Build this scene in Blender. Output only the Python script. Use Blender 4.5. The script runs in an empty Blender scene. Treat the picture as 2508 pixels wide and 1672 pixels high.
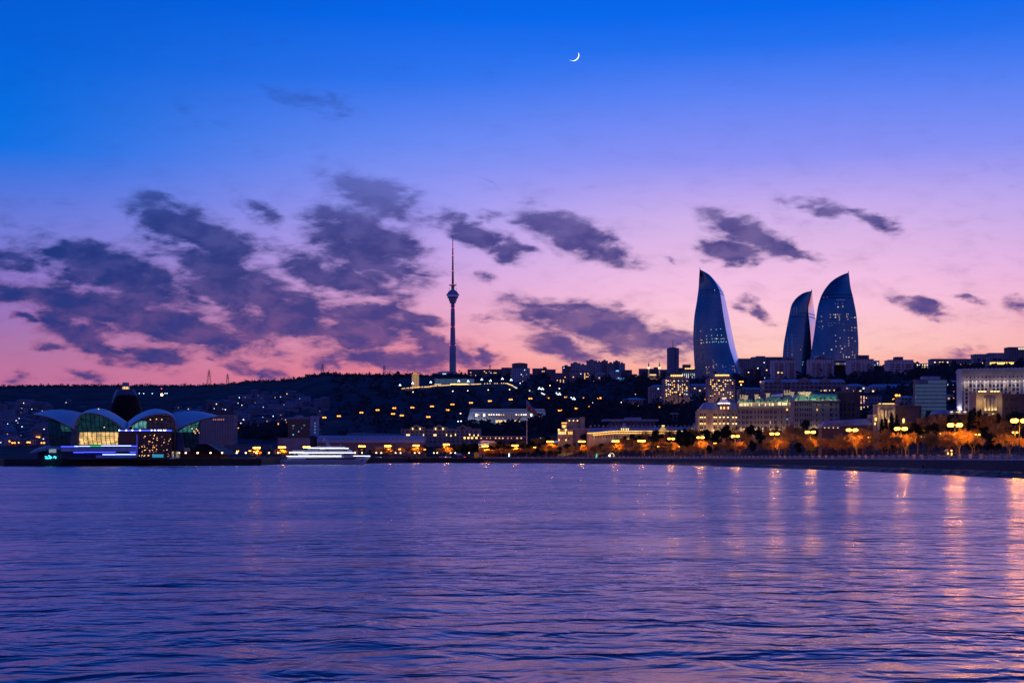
import bpy, bmesh, math, random
from mathutils import Vector, Matrix, noise as mnoise
random.seed(11)
R = random.Random(7)
scene = bpy.context.scene
C = scene.collection
pi = math.pi
# ---------------------------------------------------------------- view geometry (native photo px -> metres at a depth)
FOC, CX, YH, EYE = 3200.0, 1254.0, 1120.0, 6.0
def at(X, Y, d):
    return Vector(((X-CX)/FOC*d, d, EYE+(YH-Y)/FOC*d))
def lerp(a, b, t): return a+(b-a)*t
def sm(t):
    t = max(0., min(1., t)); return t*t*(3-2*t)
def lin(c):
    return tuple((x/255/12.92 if x/255 <= .04045 else ((x/255+.055)/1.055)**2.4) for x in c)
def l4(c): return lin(c)+(1.,)

# ---------------------------------------------------------------- node helper
class NT:
    def __init__(s, tree): s.t = tree; s.n = tree.nodes; s.l = tree.links
    def new(s, typ, **kw):
        n = s.n.new(typ)
        for k, v in kw.items(): setattr(n, k, v)
        return n
    def put(s, sock, v):
        if hasattr(v, 'is_output') or isinstance(v, bpy.types.NodeSocket): s.l.new(v, sock)
        elif isinstance(v, (tuple, list)) and len(v) == 3 and sock.type == 'RGBA': sock.default_value = tuple(v)+(1,)
        else: sock.default_value = v
    def m(s, op, a, b=None, c=None, clamp=False):
        n = s.new('ShaderNodeMath', operation=op); n.use_clamp = clamp
        s.put(n.inputs[0], a)
        if b is not None: s.put(n.inputs[1], b)
        if c is not None: s.put(n.inputs[2], c)
        return n.outputs[0]
    def vm(s, op, a, b=None):
        n = s.new('ShaderNodeVectorMath', operation=op)
        s.put(n.inputs[0], a)
        if b is not None: s.put(n.inputs[1], b)
        return n.outputs[0]
    def mr(s, v, a, b, c=0., d=1., interp='SMOOTHSTEP'):
        n = s.new('ShaderNodeMapRange', interpolation_type=interp); n.clamp = True
        s.put(n.inputs[0], v)
        for i, x in enumerate((a, b, c, d)): s.put(n.inputs[i+1], x)
        return n.outputs[0]
    def ramp(s, f, stops, interp='LINEAR'):
        n = s.new('ShaderNodeValToRGB'); cr = n.color_ramp; cr.interpolation = interp
        while len(cr.elements) < len(stops): cr.elements.new(.5)
        for e, (p, c) in zip(cr.elements, stops):
            e.position = p; e.color = l4(c)
        s.put(n.inputs[0], f); return n.outputs[0]
    def mix(s, f, a, b, typ='MIX'):
        n = s.new('ShaderNodeMix', data_type='RGBA', blend_type=typ)
        s.put(n.inputs[0], f); s.put(n.inputs[6], a); s.put(n.inputs[7], b)
        return n.outputs[2]
    def noise(s, vec, scale, detail=4., rough=.5, dist=0., out=0):
        n = s.new('ShaderNodeTexNoise')
        if vec is not None: s.put(n.inputs['Vector'], vec)
        n.inputs['Scale'].default_value = scale; n.inputs['Detail'].default_value = detail
        n.inputs['Roughness'].default_value = rough; n.inputs['Distortion'].default_value = dist
        return n.outputs[out]
    def comb(s, x, y, z=0.):
        n = s.new('ShaderNodeCombineXYZ')
        for i, v in enumerate((x, y, z)): s.put(n.inputs[i], v)
        return n.outputs[0]
    def sep(s, v):
        n = s.new('ShaderNodeSeparateXYZ'); s.put(n.inputs[0], v); return n.outputs
    def mapping(s, v, loc=(0,0,0), rot=(0,0,0), sc=(1,1,1), typ='POINT'):
        n = s.new('ShaderNodeMapping', vector_type=typ); s.put(n.inputs[0], v)
        n.inputs['Location'].default_value = loc; n.inputs['Rotation'].default_value = rot; n.inputs['Scale'].default_value = sc
        return n.outputs[0]

# ---------------------------------------------------------------- the dusk sky
SUN_AZ = math.atan2(1900-CX, FOC)          # where the sun went down, right of the towers
world = bpy.data.worlds.new('World'); scene.world = world; world.use_nodes = True
wt = NT(world.node_tree); wt.n.clear()
tc = wt.new('ShaderNodeTexCoord')
wx, wy, wz = wt.sep(tc.outputs['Generated'])
hyp = wt.m('SQRT', wt.m('ADD', wt.m('ADD', wt.m('MULTIPLY', wx, wx), wt.m('MULTIPLY', wy, wy)), 1e-6))
el = wt.m('DIVIDE', wz, hyp)                                  # tan(elevation)
cosaz = wt.m('DIVIDE', wy, hyp)
az = wt.m('ARCTAN2', wx, wy)
tanaz = wt.m('DIVIDE', wx, wt.m('MAXIMUM', wy, .02))
elp = wt.m('DIVIDE', el, wt.m('MAXIMUM', cosaz, .05))         # height on a plane ahead
f = wt.m('DIVIDE', wt.m('MINIMUM', wt.m('MAXIMUM', wt.m('MULTIPLY', el, 1.04), 0.), .7), .7)
rl = wt.ramp(f, [(0,(196,104,146)),(.09,(192,114,161)),(.12,(174,117,171)),(.15,(155,115,188)),(.195,(140,120,206)),(.24,(115,125,220)),(.281,(85,120,226)),(.308,(55,116,229)),(.33,(12,114,232)),(.366,(0,110,228)),(.433,(0,100,222)),(.5,(0,92,215)),(.7,(0,66,175)),(1,(0,46,136))])
rc = wt.ramp(f, [(0,(225,104,112)),(.0955,(243,134,146)),(.119,(245,152,170)),(.167,(233,168,206)),(.214,(208,168,232)),(.286,(158,156,246)),(.357,(108,141,248)),(.4286,(48,118,243)),(.5,(0,104,238)),(.7,(0,70,184)),(1,(0,46,136))])
rr = wt.ramp(f, [(0,(255,140,110)),(.08,(255,162,138)),(.1,(255,178,158)),(.119,(254,200,192)),(.143,(255,201,207)),(.167,(253,198,222)),(.2,(244,192,231)),(.232,(228,186,232)),(.269,(208,178,238)),(.29,(192,169,241)),(.333,(142,148,247)),(.405,(92,132,248)),(.46,(34,114,243)),(.5,(0,105,240)),(.7,(0,72,186)),(1,(0,46,136))])
rb = wt.ramp(f, [(0,(146,100,150)),(.1,(136,98,164)),(.25,(78,88,182)),(.5,(8,76,186)),(1,(0,46,136))])
aX = wt.m('MULTIPLY_ADD', az, 3200., CX)
sky = wt.mix(wt.mr(aX, 0., 1254.), rl, rc)
sky = wt.mix(wt.mr(aX, 950., 1750.), sky, wt.mix(wt.mr(aX, 1950., 2900., 0., .75), rr, rc))
back = wt.mr(cosaz, .45, -.45)
sky = wt.mix(back, sky, rb)
# cloud field, q in units of 100 photo px about the horizon point straight ahead
qx = wt.m('MULTIPLY', tanaz, 32.); qy = wt.m('MULTIPLY', elp, 32.)
q = wt.comb(qx, qy, 0.)
wn = wt.noise(wt.mapping(q, rot=(0,0,.35), sc=(.55,1.1,1)), 1.0, 3., .55, 0., 1)
wn2 = wt.noise(wt.mapping(q, rot=(0,0,.42), sc=(1.6,3.4,1)), 1.0, 4., .6, 0., 1)
qq = wt.vm('ADD', q, wt.vm('MULTIPLY', wt.vm('SUBTRACT', wn, (.5,.5,.5)), (1.1,.8,0)))
qq = wt.vm('ADD', qq, wt.vm('MULTIPLY', wt.vm('SUBTRACT', wn2, (.5,.5,.5)), (.45,.4,0)))
def Lz(x, y): return (x/1.8756, 380+y/1.8756)
def Rz(x, y): return (1254+x/1.8756, 380+y/1.8756)
K = 1/1.8756
clouds = []
for z, x, y, rx, ry, ro, st in [
    (Lz,900,350,290,78,22,1),(Lz,780,310,130,60,5,1),(Lz,530,545,360,85,20,1.15),(Lz,330,490,150,60,10,1),(Lz,1050,540,330,85,20,1.05),
    (Lz,1150,640,440,70,14,1),(Lz,90,640,190,42,2,1),(Lz,360,700,260,95,15,1),(Lz,800,785,440,80,12,1.05),(Lz,1110,760,160,62,15,1),
    (Lz,1370,770,200,80,10,1),(Lz,1700,770,210,72,10,1),(Lz,1560,800,320,52,5,.9),(Lz,1680,420,250,125,25,1.05),(Lz,1540,330,110,60,0,.8),
    (Lz,1540,550,280,58,22,1),(Lz,1740,190,230,80,22,.9),(Lz,1640,130,100,45,10,.8),(Lz,1180,262,115,36,25,.7),(Lz,2200,380,190,48,22,.95),
    (Lz,2050,290,100,28,20,.6),(Lz,1900,735,130,28,12,.75),(Lz,2010,870,210,52,22,.95),(Lz,1800,935,340,58,3,.9),(Lz,2220,900,110,38,22,.75),
    (Lz,350,840,190,52,22,.95),(Lz,480,905,140,34,10,.85),(Lz,710,915,160,52,8,.95),(Lz,210,880,58,32,10,.8),(Lz,120,765,66,26,15,.8),
    (Lz,60,470,140,42,5,.7),(Lz,20,610,120,40,8,.8),(Lz,640,275,60,22,10,.45),(Lz,330,560,110,40,15,.8),(Lz,410,1005,110,24,8,.6),(Lz,65,1030,64,28,0,.65),(Lz,1180,982,160,30,8,.65),(Lz,960,925,64,14,12,.6),
    (Lz,2225,560,44,22,20,.5),(Lz,2260,730,80,16,5,.6),(Lz,1500,940,120,30,5,.6),(Lz,2300,290,90,20,5,.4),(Lz,2240,130,80,12,35,.22),
    (Rz,290,370,230,66,22,1),(Rz,160,300,90,40,0,.65),(Rz,30,430,90,20,12,.7),(Rz,1080,365,190,52,20,1),(Rz,1000,450,115,48,0,1),(Rz,1270,430,140,28,18,.85),
    (Rz,1390,235,165,34,12,.7),(Rz,1650,290,130,28,22,.75),(Rz,250,730,220,52,14,.9),(Rz,60,720,90,36,0,.8),(Rz,430,800,320,78,13,1),(Rz,620,860,200,44,8,.9),
    (Rz,230,870,160,58,22,.85),(Rz,820,860,110,60,20,.6),(Rz,1130,715,86,28,30,.85),(Rz,1020,690,50,20,30,.5),(Rz,1880,690,140,30,18,.8),(Rz,2070,670,90,15,15,.6),
    (Rz,2330,690,70,34,10,.6),(Rz,2040,905,70,26,0,.6),(Rz,2140,905,50,20,0,.4),(Rz,700,485,26,14,30,.3)]:
    X, Y = z(x, y); clouds.append((X, Y, rx*K, ry*K, ro, st))
for x, y, rx, ry, ro, st in [(715,232,85,22,12,.62),(435,268,60,18,25,.28),(500,285,40,12,20,.25),(2330,440,30,10,0,.25),(1760,60,1,1,0,0)]:
    if st: clouds.append((x*1.0663, y*1.0663, rx*1.0663, ry*1.0663, ro, st))
fld = None
for X, Y, rx, ry, ro, st in clouds:
    v = wt.mapping(qq, loc=((X-CX)/100, (YH-Y)/100, 0), rot=(0,0,-math.radians(ro)), sc=(rx*1.75/100, ry*1.8/100, 1), typ='TEXTURE')
    g = wt.new('ShaderNodeTexGradient', gradient_type='SPHERICAL'); wt.put(g.inputs[0], v)
    d_ = wt.m('MULTIPLY', g.outputs[1], st*1.08)
    fld = d_ if fld is None else wt.m('SMOOTH_MAX', fld, d_, .12)
fb = wt.noise(wt.mapping(q, rot=(0,0,.45), sc=(.9,2.2,1)), 1.1, 6., .56, .35)          # billows drawn out along the wind
fb2 = wt.noise(wt.mapping(q, rot=(0,0,.5), sc=(2.2,8.,1)), 1.3, 4., .6, .3)              # fine streaks
fs = wt.m('MINIMUM', fld, .85)
den = wt.m('ADD', fs, wt.m('MULTIPLY', wt.m('SUBTRACT', fb, .5), 1.6))
den = wt.m('ADD', den, wt.m('MULTIPLY', wt.m('SUBTRACT', fb2, .5), .38))
thick = wt.m('MULTIPLY', wt.mr(den, .18, .7), wt.mr(cosaz, .1, .45))
den = wt.m('MULTIPLY', wt.mr(den, -.02, .62), wt.mr(fld, .0, .26))
den = wt.m('MULTIPLY', den, wt.mr(cosaz, .1, .45))
core = wt.mix(wt.mr(aX, 0., 1500.), lin((4,46,120)), lin((54,55,131)))
core = wt.mix(wt.mr(f, .22, .08), core, wt.mix(wt.mr(aX, 0., 1900.), lin((30,52,128)), lin((74,62,138))))
thin = wt.mix(.45, core, sky)
thin = wt.mix(wt.m('MULTIPLY', wt.mr(f, .22, .1), .35), thin, lin((228,120,150)))
fb3 = wt.noise(wt.mapping(q, rot=(0,0,.3), sc=(.8,1.5,1)), 1.6, 3., .55, .2)
ccol = wt.mix(wt.m('MULTIPLY', thick, wt.mr(fb3, .3, .66, .72, 1.)), thin, core)
ccol = wt.mix(wt.mr(f, .24, .36), ccol, wt.mix(.6, ccol, sky))
sky = wt.mix(wt.m('MULTIPLY', den, .95), sky, ccol)
nish = wt.new('ShaderNodeTexSky', sky_type='NISHITA'); nish.sun_disc = False
nish.sun_elevation = math.radians(1.0); nish.sun_rotation = SUN_AZ
bg1 = wt.new('ShaderNodeBackground'); wt.put(bg1.inputs[0], sky); bg1.inputs[1].default_value = .97
bg2 = wt.new('ShaderNodeBackground'); wt.put(bg2.inputs[0], nish.outputs[0]); bg2.inputs[1].default_value = .0012
add = wt.new('ShaderNodeAddShader'); wt.l.new(bg1.outputs[0], add.inputs[0]); wt.l.new(bg2.outputs[0], add.inputs[1])
wo = wt.new('ShaderNodeOutputWorld'); wt.l.new(add.outputs[0], wo.inputs[0])
world.cycles.sampling_method = 'MANUAL'; world.cycles.sample_map_resolution = 512

# afterglow from where the sun set
sl = bpy.data.lights.new('afterglow_sun', 'SUN'); sl.energy = .25; sl.angle = math.radians(2); sl.color = (1,.5,.42)
so = bpy.data.objects.new('afterglow_sun', sl); C.objects.link(so)
sd = Vector((math.sin(SUN_AZ), math.cos(SUN_AZ), math.tan(math.radians(1.0))))
so.rotation_euler = sd.to_track_quat('Z', 'Y').to_euler()

# ---------------------------------------------------------------- camera
cam = bpy.data.cameras.new('camera'); co = bpy.data.objects.new('camera', cam); C.objects.link(co)
co.location = (0,0,EYE); co.rotation_euler = (pi/2,0,0)
cam.sensor_width = 36; cam.lens = 36*FOC/2508; cam.shift_y = (YH-836)/2508
cam.clip_start = .5; cam.clip_end = 90000
scene.camera = co
scene.view_settings.view_transform = 'Standard'; scene.view_settings.look = 'None'; scene.view_settings.exposure = 0
scene.cycles.use_denoising = True
scene.cycles.max_bounces = 5; scene.cycles.diffuse_bounces = 2; scene.cycles.glossy_bounces = 3; scene.cycles.transparent_max_bounces = 6
scene.cycles.sample_clamp_indirect = 6.; scene.cycles.caustics_reflective = False; scene.cycles.caustics_refractive = False
scene.cycles.use_light_tree = True

# ---------------------------------------------------------------- materials
MATS = {}
def pmat(name, col, rough=.7, metal=0., nscale=.3, namt=.25, emis=None, estr=0., sample=True, bump=0., col2=None, spec=.5):
    if name in MATS: return MATS[name]
    m = bpy.data.materials.new(name); m.use_nodes = True; t = NT(m.node_tree)
    b = t.n['Principled BSDF']
    tcn = t.new('ShaderNodeTexCoord')
    nz = t.noise(tcn.outputs['Object'], nscale, 4., .6)
    c1 = tuple(x*(1-namt) for x in col); c2 = col2 or tuple(min(1, x*(1+namt)) for x in col)
    t.put(b.inputs['Base Color'], t.mix(t.mr(nz, .3, .7), c1, c2))
    b.inputs['Roughness'].default_value = rough; b.inputs['Metallic'].default_value = metal
    b.inputs['Specular IOR Level'].default_value = spec
    if emis:
        b.inputs['Emission Color'].default_value = tuple(emis)+(1,); b.inputs['Emission Strength'].default_value = estr
        m.cycles.emission_sampling = 'AUTO' if sample else 'NONE'
    if bump:
        bn = t.new('ShaderNodeBump'); bn.inputs['Strength'].default_value = bump
        t.put(bn.inputs['Height'], nz); t.put(b.inputs['Normal'], bn.outputs[0])
    MATS[name] = m; return m
def glow(name, col, st, sample=False):
    return pmat(name, (.5,.5,.5), .6, emis=col, estr=st, sample=sample)
def facade(name, wall, win=(.012,.016,.03), bay=3., flo=3.2, ww=.5, wh=.5, rough=.8, band=None):
    """masonry whose plain dark windows repeat by bay and storey (in the object's own metres)"""
    if name in MATS: return MATS[name]
    m = bpy.data.materials.new(name); m.use_nodes = True; t = NT(m.node_tree); b = t.n['Principled BSDF']
    tcn = t.new('ShaderNodeTexCoord'); x, y, z = t.sep(tcn.outputs['Object'])
    u = t.m('DIVIDE', t.m('ADD', x, y), bay); w = t.m('DIVIDE', z, flo)
    fu = t.m('ABSOLUTE', t.m('SUBTRACT', t.m('FRACT', u), .5)); fw = t.m('ABSOLUTE', t.m('SUBTRACT', t.m('FRACT', w), .5))
    msk = t.m('MULTIPLY', t.m('LESS_THAN', fu, ww/2), t.m('LESS_THAN', fw, wh/2))
    wnz = t.new('ShaderNodeTexWhiteNoise', noise_dimensions='2D'); t.put(wnz.inputs[0], t.comb(t.m('FLOOR', u), t.m('FLOOR', w)))
    nz = t.noise(tcn.outputs['Object'], .12, 5., .65)
    wc = t.mix(t.mr(nz, .3, .7), tuple(c*.72 for c in wall), tuple(min(1,c*1.18) for c in wall))
    if band: wc = t.mix(t.m('LESS_THAN', t.m('FRACT', w), .12), wc, band)
    gc = t.mix(wnz.outputs[0], tuple(c*.5 for c in win), tuple(c*2.2 for c in win))
    t.put(b.inputs['Base Color'], t.mix(msk, wc, gc))
    t.put(b.inputs['Roughness'], t.mr(msk, 0., 1., rough, .25))
    MATS[name] = m; return m

# ---------------------------------------------------------------- mesh helpers
class MB:
    def __init__(s): s.v = []; s.f = []; s.mi = []; s.cur = 0
    def add(s, vs, fs):
        o = len(s.v); s.v += [tuple(v) for v in vs]
        for f_ in fs: s.f.append(tuple(i+o for i in f_)); s.mi.append(s.cur)
        return s
    def box(s, x0, x1, y0, y1, z0, z1):
        return s.add([(x0,y0,z0),(x1,y0,z0),(x1,y1,z0),(x0,y1,z0),(x0,y0,z1),(x1,y0,z1),(x1,y1,z1),(x0,y1,z1)],
                     [(0,3,2,1),(4,5,6,7),(0,1,5,4),(1,2,6,5),(2,3,7,6),(3,0,4,7)])
    def prism(s, poly, z0, z1, top=1.):
        n = len(poly); cx = sum(p[0] for p in poly)/n; cy = sum(p[1] for p in poly)/n
        return s.add([(p[0],p[1],z0) for p in poly]+[(cx+(p[0]-cx)*top, cy+(p[1]-cy)*top, z1) for p in poly],
                     [tuple(range(n-1,-1,-1)), tuple(range(n,2*n))]+[(i,(i+1)%n,n+(i+1)%n,n+i) for i in range(n)])
    def extr(s, poly, y0, y1):
        """polygon in x,z pushed along y"""
        n = len(poly)
        return s.add([(p[0],y0,p[1]) for p in poly]+[(p[0],y1,p[1]) for p in poly],
                     [tuple(range(n)), tuple(range(2*n-1,n-1,-1))]+[((i+1)%n,i,n+i,n+(i+1)%n) for i in range(n)])
    def extrx(s, poly, x0, x1):
        """polygon in y,z pushed along x"""
        n = len(poly)
        return s.add([(x0,p[0],p[1]) for p in poly]+[(x1,p[0],p[1]) for p in poly],
                     [tuple(range(n-1,-1,-1)), tuple(range(n,2*n))]+[(i,(i+1)%n,n+(i+1)%n,n+i) for i in range(n)])
    def tube(s, p0, p1, r0, r1=None, n=6, caps=True):
        p0 = Vector(p0); p1 = Vector(p1); r1 = r0 if r1 is None else r1
        d = (p1-p0).normalized(); a = d.orthogonal().normalized(); b = d.cross(a)
        vs = []
        for p, r in ((p0,r0),(p1,r1)):
            for i in range(n):
                t = 2*pi*i/n; vs.append(p+a*(r*math.cos(t))+b*(r*math.sin(t)))
        fs = [(i,(i+1)%n,n+(i+1)%n,n+i) for i in range(n)]
        if caps: fs += [tuple(range(n-1,-1,-1)), tuple(range(n,2*n))]
        return s.add(vs, fs)
    def lathe(s, prof, n=16, cx=0., cy=0.):
        """profile of (radius, z) spun round a vertical axis"""
        vs = []; fs = []
        for r, z in prof:
            for i in range(n):
                t = 2*pi*i/n; vs.append((cx+r*math.cos(t), cy+r*math.sin(t), z))
        for k in range(len(prof)-1):
            for i in range(n):
                fs.append((k*n+i, k*n+(i+1)%n, (k+1)*n+(i+1)%n, (k+1)*n+i))
        fs.append(tuple(range(n-1,-1,-1))); fs.append(tuple(range((len(prof)-1)*n, len(prof)*n)))
        return s.add(vs, fs)
    def ball(s, c, r, n=8, sq=1.):
        prof = [(max(1e-3, r*math.sin(pi*k/6)), -r*sq*math.cos(pi*k/6)) for k in range(7)]
        o = len(s.v); s.lathe(prof, n)
        for i in range(o, len(s.v)):
            v = s.v[i]; s.v[i] = (v[0]+c[0], v[1]+c[1], v[2]+c[2])
        return s
    def loft(s, curves, close=False):
        n = len(curves[0]); vs = [v for c in curves for v in c]; fs = []
        for k in range(len(curves)-1):
            for i in range(n-1): fs.append((k*n+i, k*n+i+1, (k+1)*n+i+1, (k+1)*n+i))
            if close: fs.append((k*n+n-1, k*n, (k+1)*n, (k+1)*n+n-1))
        return s.add(vs, fs)
    def build(s, name, mat, parent=None, smooth=False):
        me = bpy.data.meshes.new(name); me.from_pydata(s.v, [], s.f)
        for m in (mat if isinstance(mat, (list, tuple)) else [mat]): me.materials.append(m)
        if any(s.mi): me.polygons.foreach_set('material_index', s.mi)
        if smooth: me.polygons.foreach_set('use_smooth', [True]*len(me.polygons))
        me.update()
        o = bpy.data.objects.new(name, me); C.objects.link(o)
        if parent: o.parent = parent
        return o
def resample(pts, n):
    """smooth polyline of 2-D points through a Catmull-Rom curve, n points evenly along it"""
    P = [pts[0]]+list(pts)+[pts[-1]]; out = []
    for i in range(1, len(P)-2):
        for k in range(12):
            t = k/12; a, b, c, d = P[i-1], P[i], P[i+1], P[i+2]
            out.append(tuple(.5*((2*b[j])+(-a[j]+c[j])*t+(2*a[j]-5*b[j]+4*c[j]-d[j])*t*t+(-a[j]+3*b[j]-3*c[j]+d[j])*t**3) for j in range(len(b))))
    out.append(tuple(pts[-1]))
    L = [0]
    for a, b in zip(out, out[1:]): L.append(L[-1]+math.dist(a, b))
    res = []; j = 0
    for k in range(n):
        s_ = L[-1]*k/(n-1)
        while j < len(L)-2 and L[j+1] < s_: j += 1
        t = (s_-L[j])/max(1e-9, L[j+1]-L[j]); res.append(tuple(lerp(out[j][m], out[j+1][m], t) for m in range(len(out[0]))))
    return res
def interp(tab, x):
    if x <= tab[0][0]: return tab[0][1]
    for (a, va), (b, vb) in zip(tab, tab[1:]):
        if x <= b: return va+(vb-va)*(x-a)/(b-a)
    return tab[-1][1]

# ---------------------------------------------------------------- tagging
def tag(o, label=None, cat=None, group=None, kind=None):
    if label: o['label'] = label
    if cat: o['category'] = cat
    if group: o['group'] = group
    if kind: o['kind'] = kind
    return o
def empty(name, loc, label, cat, group=None, rz=0.):
    o = bpy.data.objects.new(name, None); C.objects.link(o); o.location = loc; o.rotation_euler.z = rz
    o.empty_display_size = 1.; return tag(o, label, cat, group)
def kids(o): return [c for c in bpy.data.objects if c.parent is o]
def dup(src, parts, loc, rz=0., sc=1., label=None, group=None):
    """a copy of a thing (src) with copies of its parts; parts = [(part, [sub-parts])]"""
    r = src.copy(); C.objects.link(r); r.location = loc; r.rotation_euler = (0,0,rz)
    r.scale = (sc,sc,sc) if not isinstance(sc, tuple) else sc
    if label: r['label'] = label
    if group: r['group'] = group
    for p, subs in parts:
        c = p.copy(); C.objects.link(c); c.parent = r
        for q_ in subs:
            e = q_.copy(); C.objects.link(e); e.parent = c
    return r
ORD = ['first','second','third','fourth','fifth','sixth','seventh','eighth','ninth','tenth','eleventh','twelfth','thirteenth','fourteenth','fifteenth','sixteenth','seventeenth','eighteenth','nineteenth','twentieth',
       'twenty-first','twenty-second','twenty-third','twenty-fourth','twenty-fifth','twenty-sixth','twenty-seventh','twenty-eighth','twenty-ninth','thirtieth']

# ---------------------------------------------------------------- the ground
COLS = [-500,0,300,500,600,720,790,900,1060,1177,1300,1400,1600,1700,1800,1900,2000,2100,2200,2300,2400,2508,2950]
SHW = [(1177,1446),(1200,1444),(1300,1401),(1400,1324),(1500,1222),(1600,1091),(1700,975),(1800,835),(1900,727),(2000,648),(2100,572),(2200,500),(2300,450),(2400,404),(2508,372),(2650,335),(2950,270)]
SHP = resample([((X-CX)/FOC*d, d) for X, d in SHW], 90)          # waterline of the curved seafront, in metres
def offset_line(pts, off):
    out = []
    for i, p in enumerate(pts):
        a_ = pts[max(0,i-1)]; b_ = pts[min(len(pts)-1,i+1)]
        dx, dy = b_[0]-a_[0], b_[1]-a_[1]; l = math.hypot(dx, dy)
        out.append((p[0]-dy/l*off, p[1]+dx/l*off))
    return out
def off_tab(off):
    t_ = sorted((CX+FOC*x/y, y) for x, y in offset_line(SHP, off))
    return t_
SH = [(-500,1520),(0,1490),(300,1470),(560,1300),(620,1215),(720,1235),(900,1340),(1000,1450),(1150,1462)]
SH += [p for p in off_tab(12.6) if p[0] > 1178]
_ot = {}
def inland(X, off):
    """depth at which the sight line X is off metres behind the waterline"""
    if X < 1185: return interp(SH, X)+off-10
    if off not in _ot: _ot[off] = off_tab(off)
    return interp(_ot[off], X)
F2 = [(-500,2000,1090),(0,1900,1093),(300,1900,1093),(600,1850,1091),(900,1800,1086),(1177,1700,1079),(1400,1560,1078),(1600,1450,1075),(1800,1300,1073),(2000,1150,1071),(2200,1000,1069),(2400,850,1067),(2508,800,1066),(2950,700,1062)]
F3 = [(-500,2700,1022),(0,2700,1015),(300,2700,1010),(600,2600,1000),(900,2400,1000),(1177,2250,992),(1400,2050,990),(1600,1900,990),(1800,1650,985),(2000,1500,976),(2200,1300,966),(2400,1150,956),(2508,1080,952),(2950,950,945)]
F4 = [(-500,3700,950),(0,3600,947),(130,3600,945),(300,3600,945),(500,3550,945),(560,3520,941),(620,3490,934),(678,3450,933),(722,3420,929),(755,3350,921),(798,3300,915),(857,3250,918),(959,3150,919),(1061,3000,920),(1177,2950,921),(1300,2850,922),(1400,2750,922),(1600,2500,922),(1800,2250,924),(2000,2150,922),(2100,2080,912),(2200,2000,905),(2400,1800,900),(2508,1700,896),(2950,1500,890)]
def tab(T, X): return interp([(a,b) for a,b,_ in T], X), interp([(a,c) for a,_,c in T], X)
def rows(X):
    s_ = interp(SH, X); out = [(s_, 5.2)]
    d2, y2 = tab(F2, X); d3, y3 = tab(F3, X); d4, y4 = tab(F4, X)
    z2, z3, z4 = [EYE+(YH-y)/FOC*d for d, y in ((d2,y2),(d3,y3),(d4,y4))]
    out.append((lerp(s_, d2, .35), 7.6)); out.append((d2, z2)); out.append((d3, z3))
    out.append((lerp(d3, d4, .5), lerp(z3, z4, .56))); out.append((d4, z4)); out.append((d4+500, z4-6)); out.append((d4+2200, z4*.6)); out.append((16000, 0.))
    return out
def ground_z(X, d): return interp(rows(X), d)
def place(X, Y, dmin=0):
    """the depth at which the sight line through X,Y meets the ground"""
    r = rows(X); d = max(r[0][0], dmin)
    while d < r[5][0]:
        if YH-(interp(r, d)-EYE)*FOC/d <= Y: return d
        d += 4
    return r[5][0]
def gp(X, d): return Vector(((X-CX)/FOC*d, d, ground_z(X, d)))
# ---------------------------------------------------------------- terrain sheet
m_hill = pmat('haze_tinted_scrub', (.05,.058,.075), .95, nscale=.02, namt=.4, spec=.1)  # bluish distance haze is mixed into the scrub colour
Xs = [i*22-500 for i in range(158)]
mb = MB(); grid = []
for X in Xs:
    r = rows(X); pts = []
    for (d0,z0),(d1,z1),n in zip(r, r[1:], (4,5,10,9,9,3,4,3)):
        for k in range(n):
            t = k/n; d = lerp(d0,d1,t); z = lerp(z0,z1,t)
            if d > r[2][0]+100 and d < r[5][0]-60:
                z += 5*(mnoise.fractal(Vector(((X-CX)/FOC*d*.006, d*.006, 0)), .9, 2., 4)-.1)
            pts.append(((X-CX)/FOC*d, d, z))
    pts.append(((X-CX)/FOC*16000, 16000, 0)); grid.append(pts)
mb.loft(grid)
tag(mb.build('hills', m_hill, smooth=True), kind='structure')

# ---------------------------------------------------------------- the bay
m = bpy.data.materials.new('bay_water'); m.use_nodes = True; t = NT(m.node_tree); t.n.clear()
P = t.new('ShaderNodeTexCoord').outputs['Object']
n0 = t.noise(t.mapping(P, rot=(0,0,.2), sc=(.12,.17,1)), 1., 2., .5, .4)
n1 = t.noise(t.mapping(P, rot=(0,0,-.12), sc=(.36,.46,1)), 1., 3., .5, .5)
n3 = t.noise(t.mapping(P, rot=(0,0,.1), sc=(.035,.06,1)), 1., 4., .6, .3)
h = t.m('ADD', t.m('MULTIPLY', n0, .45), t.m('MULTIPLY', n1, .8))
h = t.m('MULTIPLY', h, t.mr(n3, .32, .68, .5, 1.4))
bn = t.new('ShaderNodeBump'); bn.inputs['Strength'].default_value = 1.; bn.inputs['Distance'].default_value = .8
t.put(bn.inputs['Height'], h)
gls = t.new('ShaderNodeBsdfGlossy'); gls.inputs['Color'].default_value = (1,.9,.98,1); t.put(gls.inputs['Normal'], bn.outputs[0])
t.put(gls.inputs['Roughness'], t.mr(n3, .3, .7, .21, .29))
dif = t.new('ShaderNodeBsdfDiffuse'); dif.inputs['Color'].default_value = (.008,.024,.08,1)
fr = t.new('ShaderNodeFresnel'); fr.inputs['IOR'].default_value = 1.4; t.put(fr.inputs['Normal'], bn.outputs[0])
mx = t.new('ShaderNodeMixShader'); t.put(mx.inputs[0], t.mr(fr.outputs[0], .02, .7, .08, .74, 'LINEAR')); t.l.new(dif.outputs[0], mx.inputs[1]); t.l.new(gls.outputs[0], mx.inputs[2])
ou = t.new('ShaderNodeOutputMaterial'); t.l.new(mx.outputs[0], ou.inputs[0])
m_water = m
mb = MB()
ys = [-400,-100,0,20,60,150,400,900,1500,3000,9000,20000]; xs = [-20000,-6000,-2000,-700,-250,-80,0,80,250,700,2000,6000,20000]
mb.loft([[(x,y,0.) for x in xs] for y in ys])
tag(mb.build('water', m_water), kind='structure')
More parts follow.
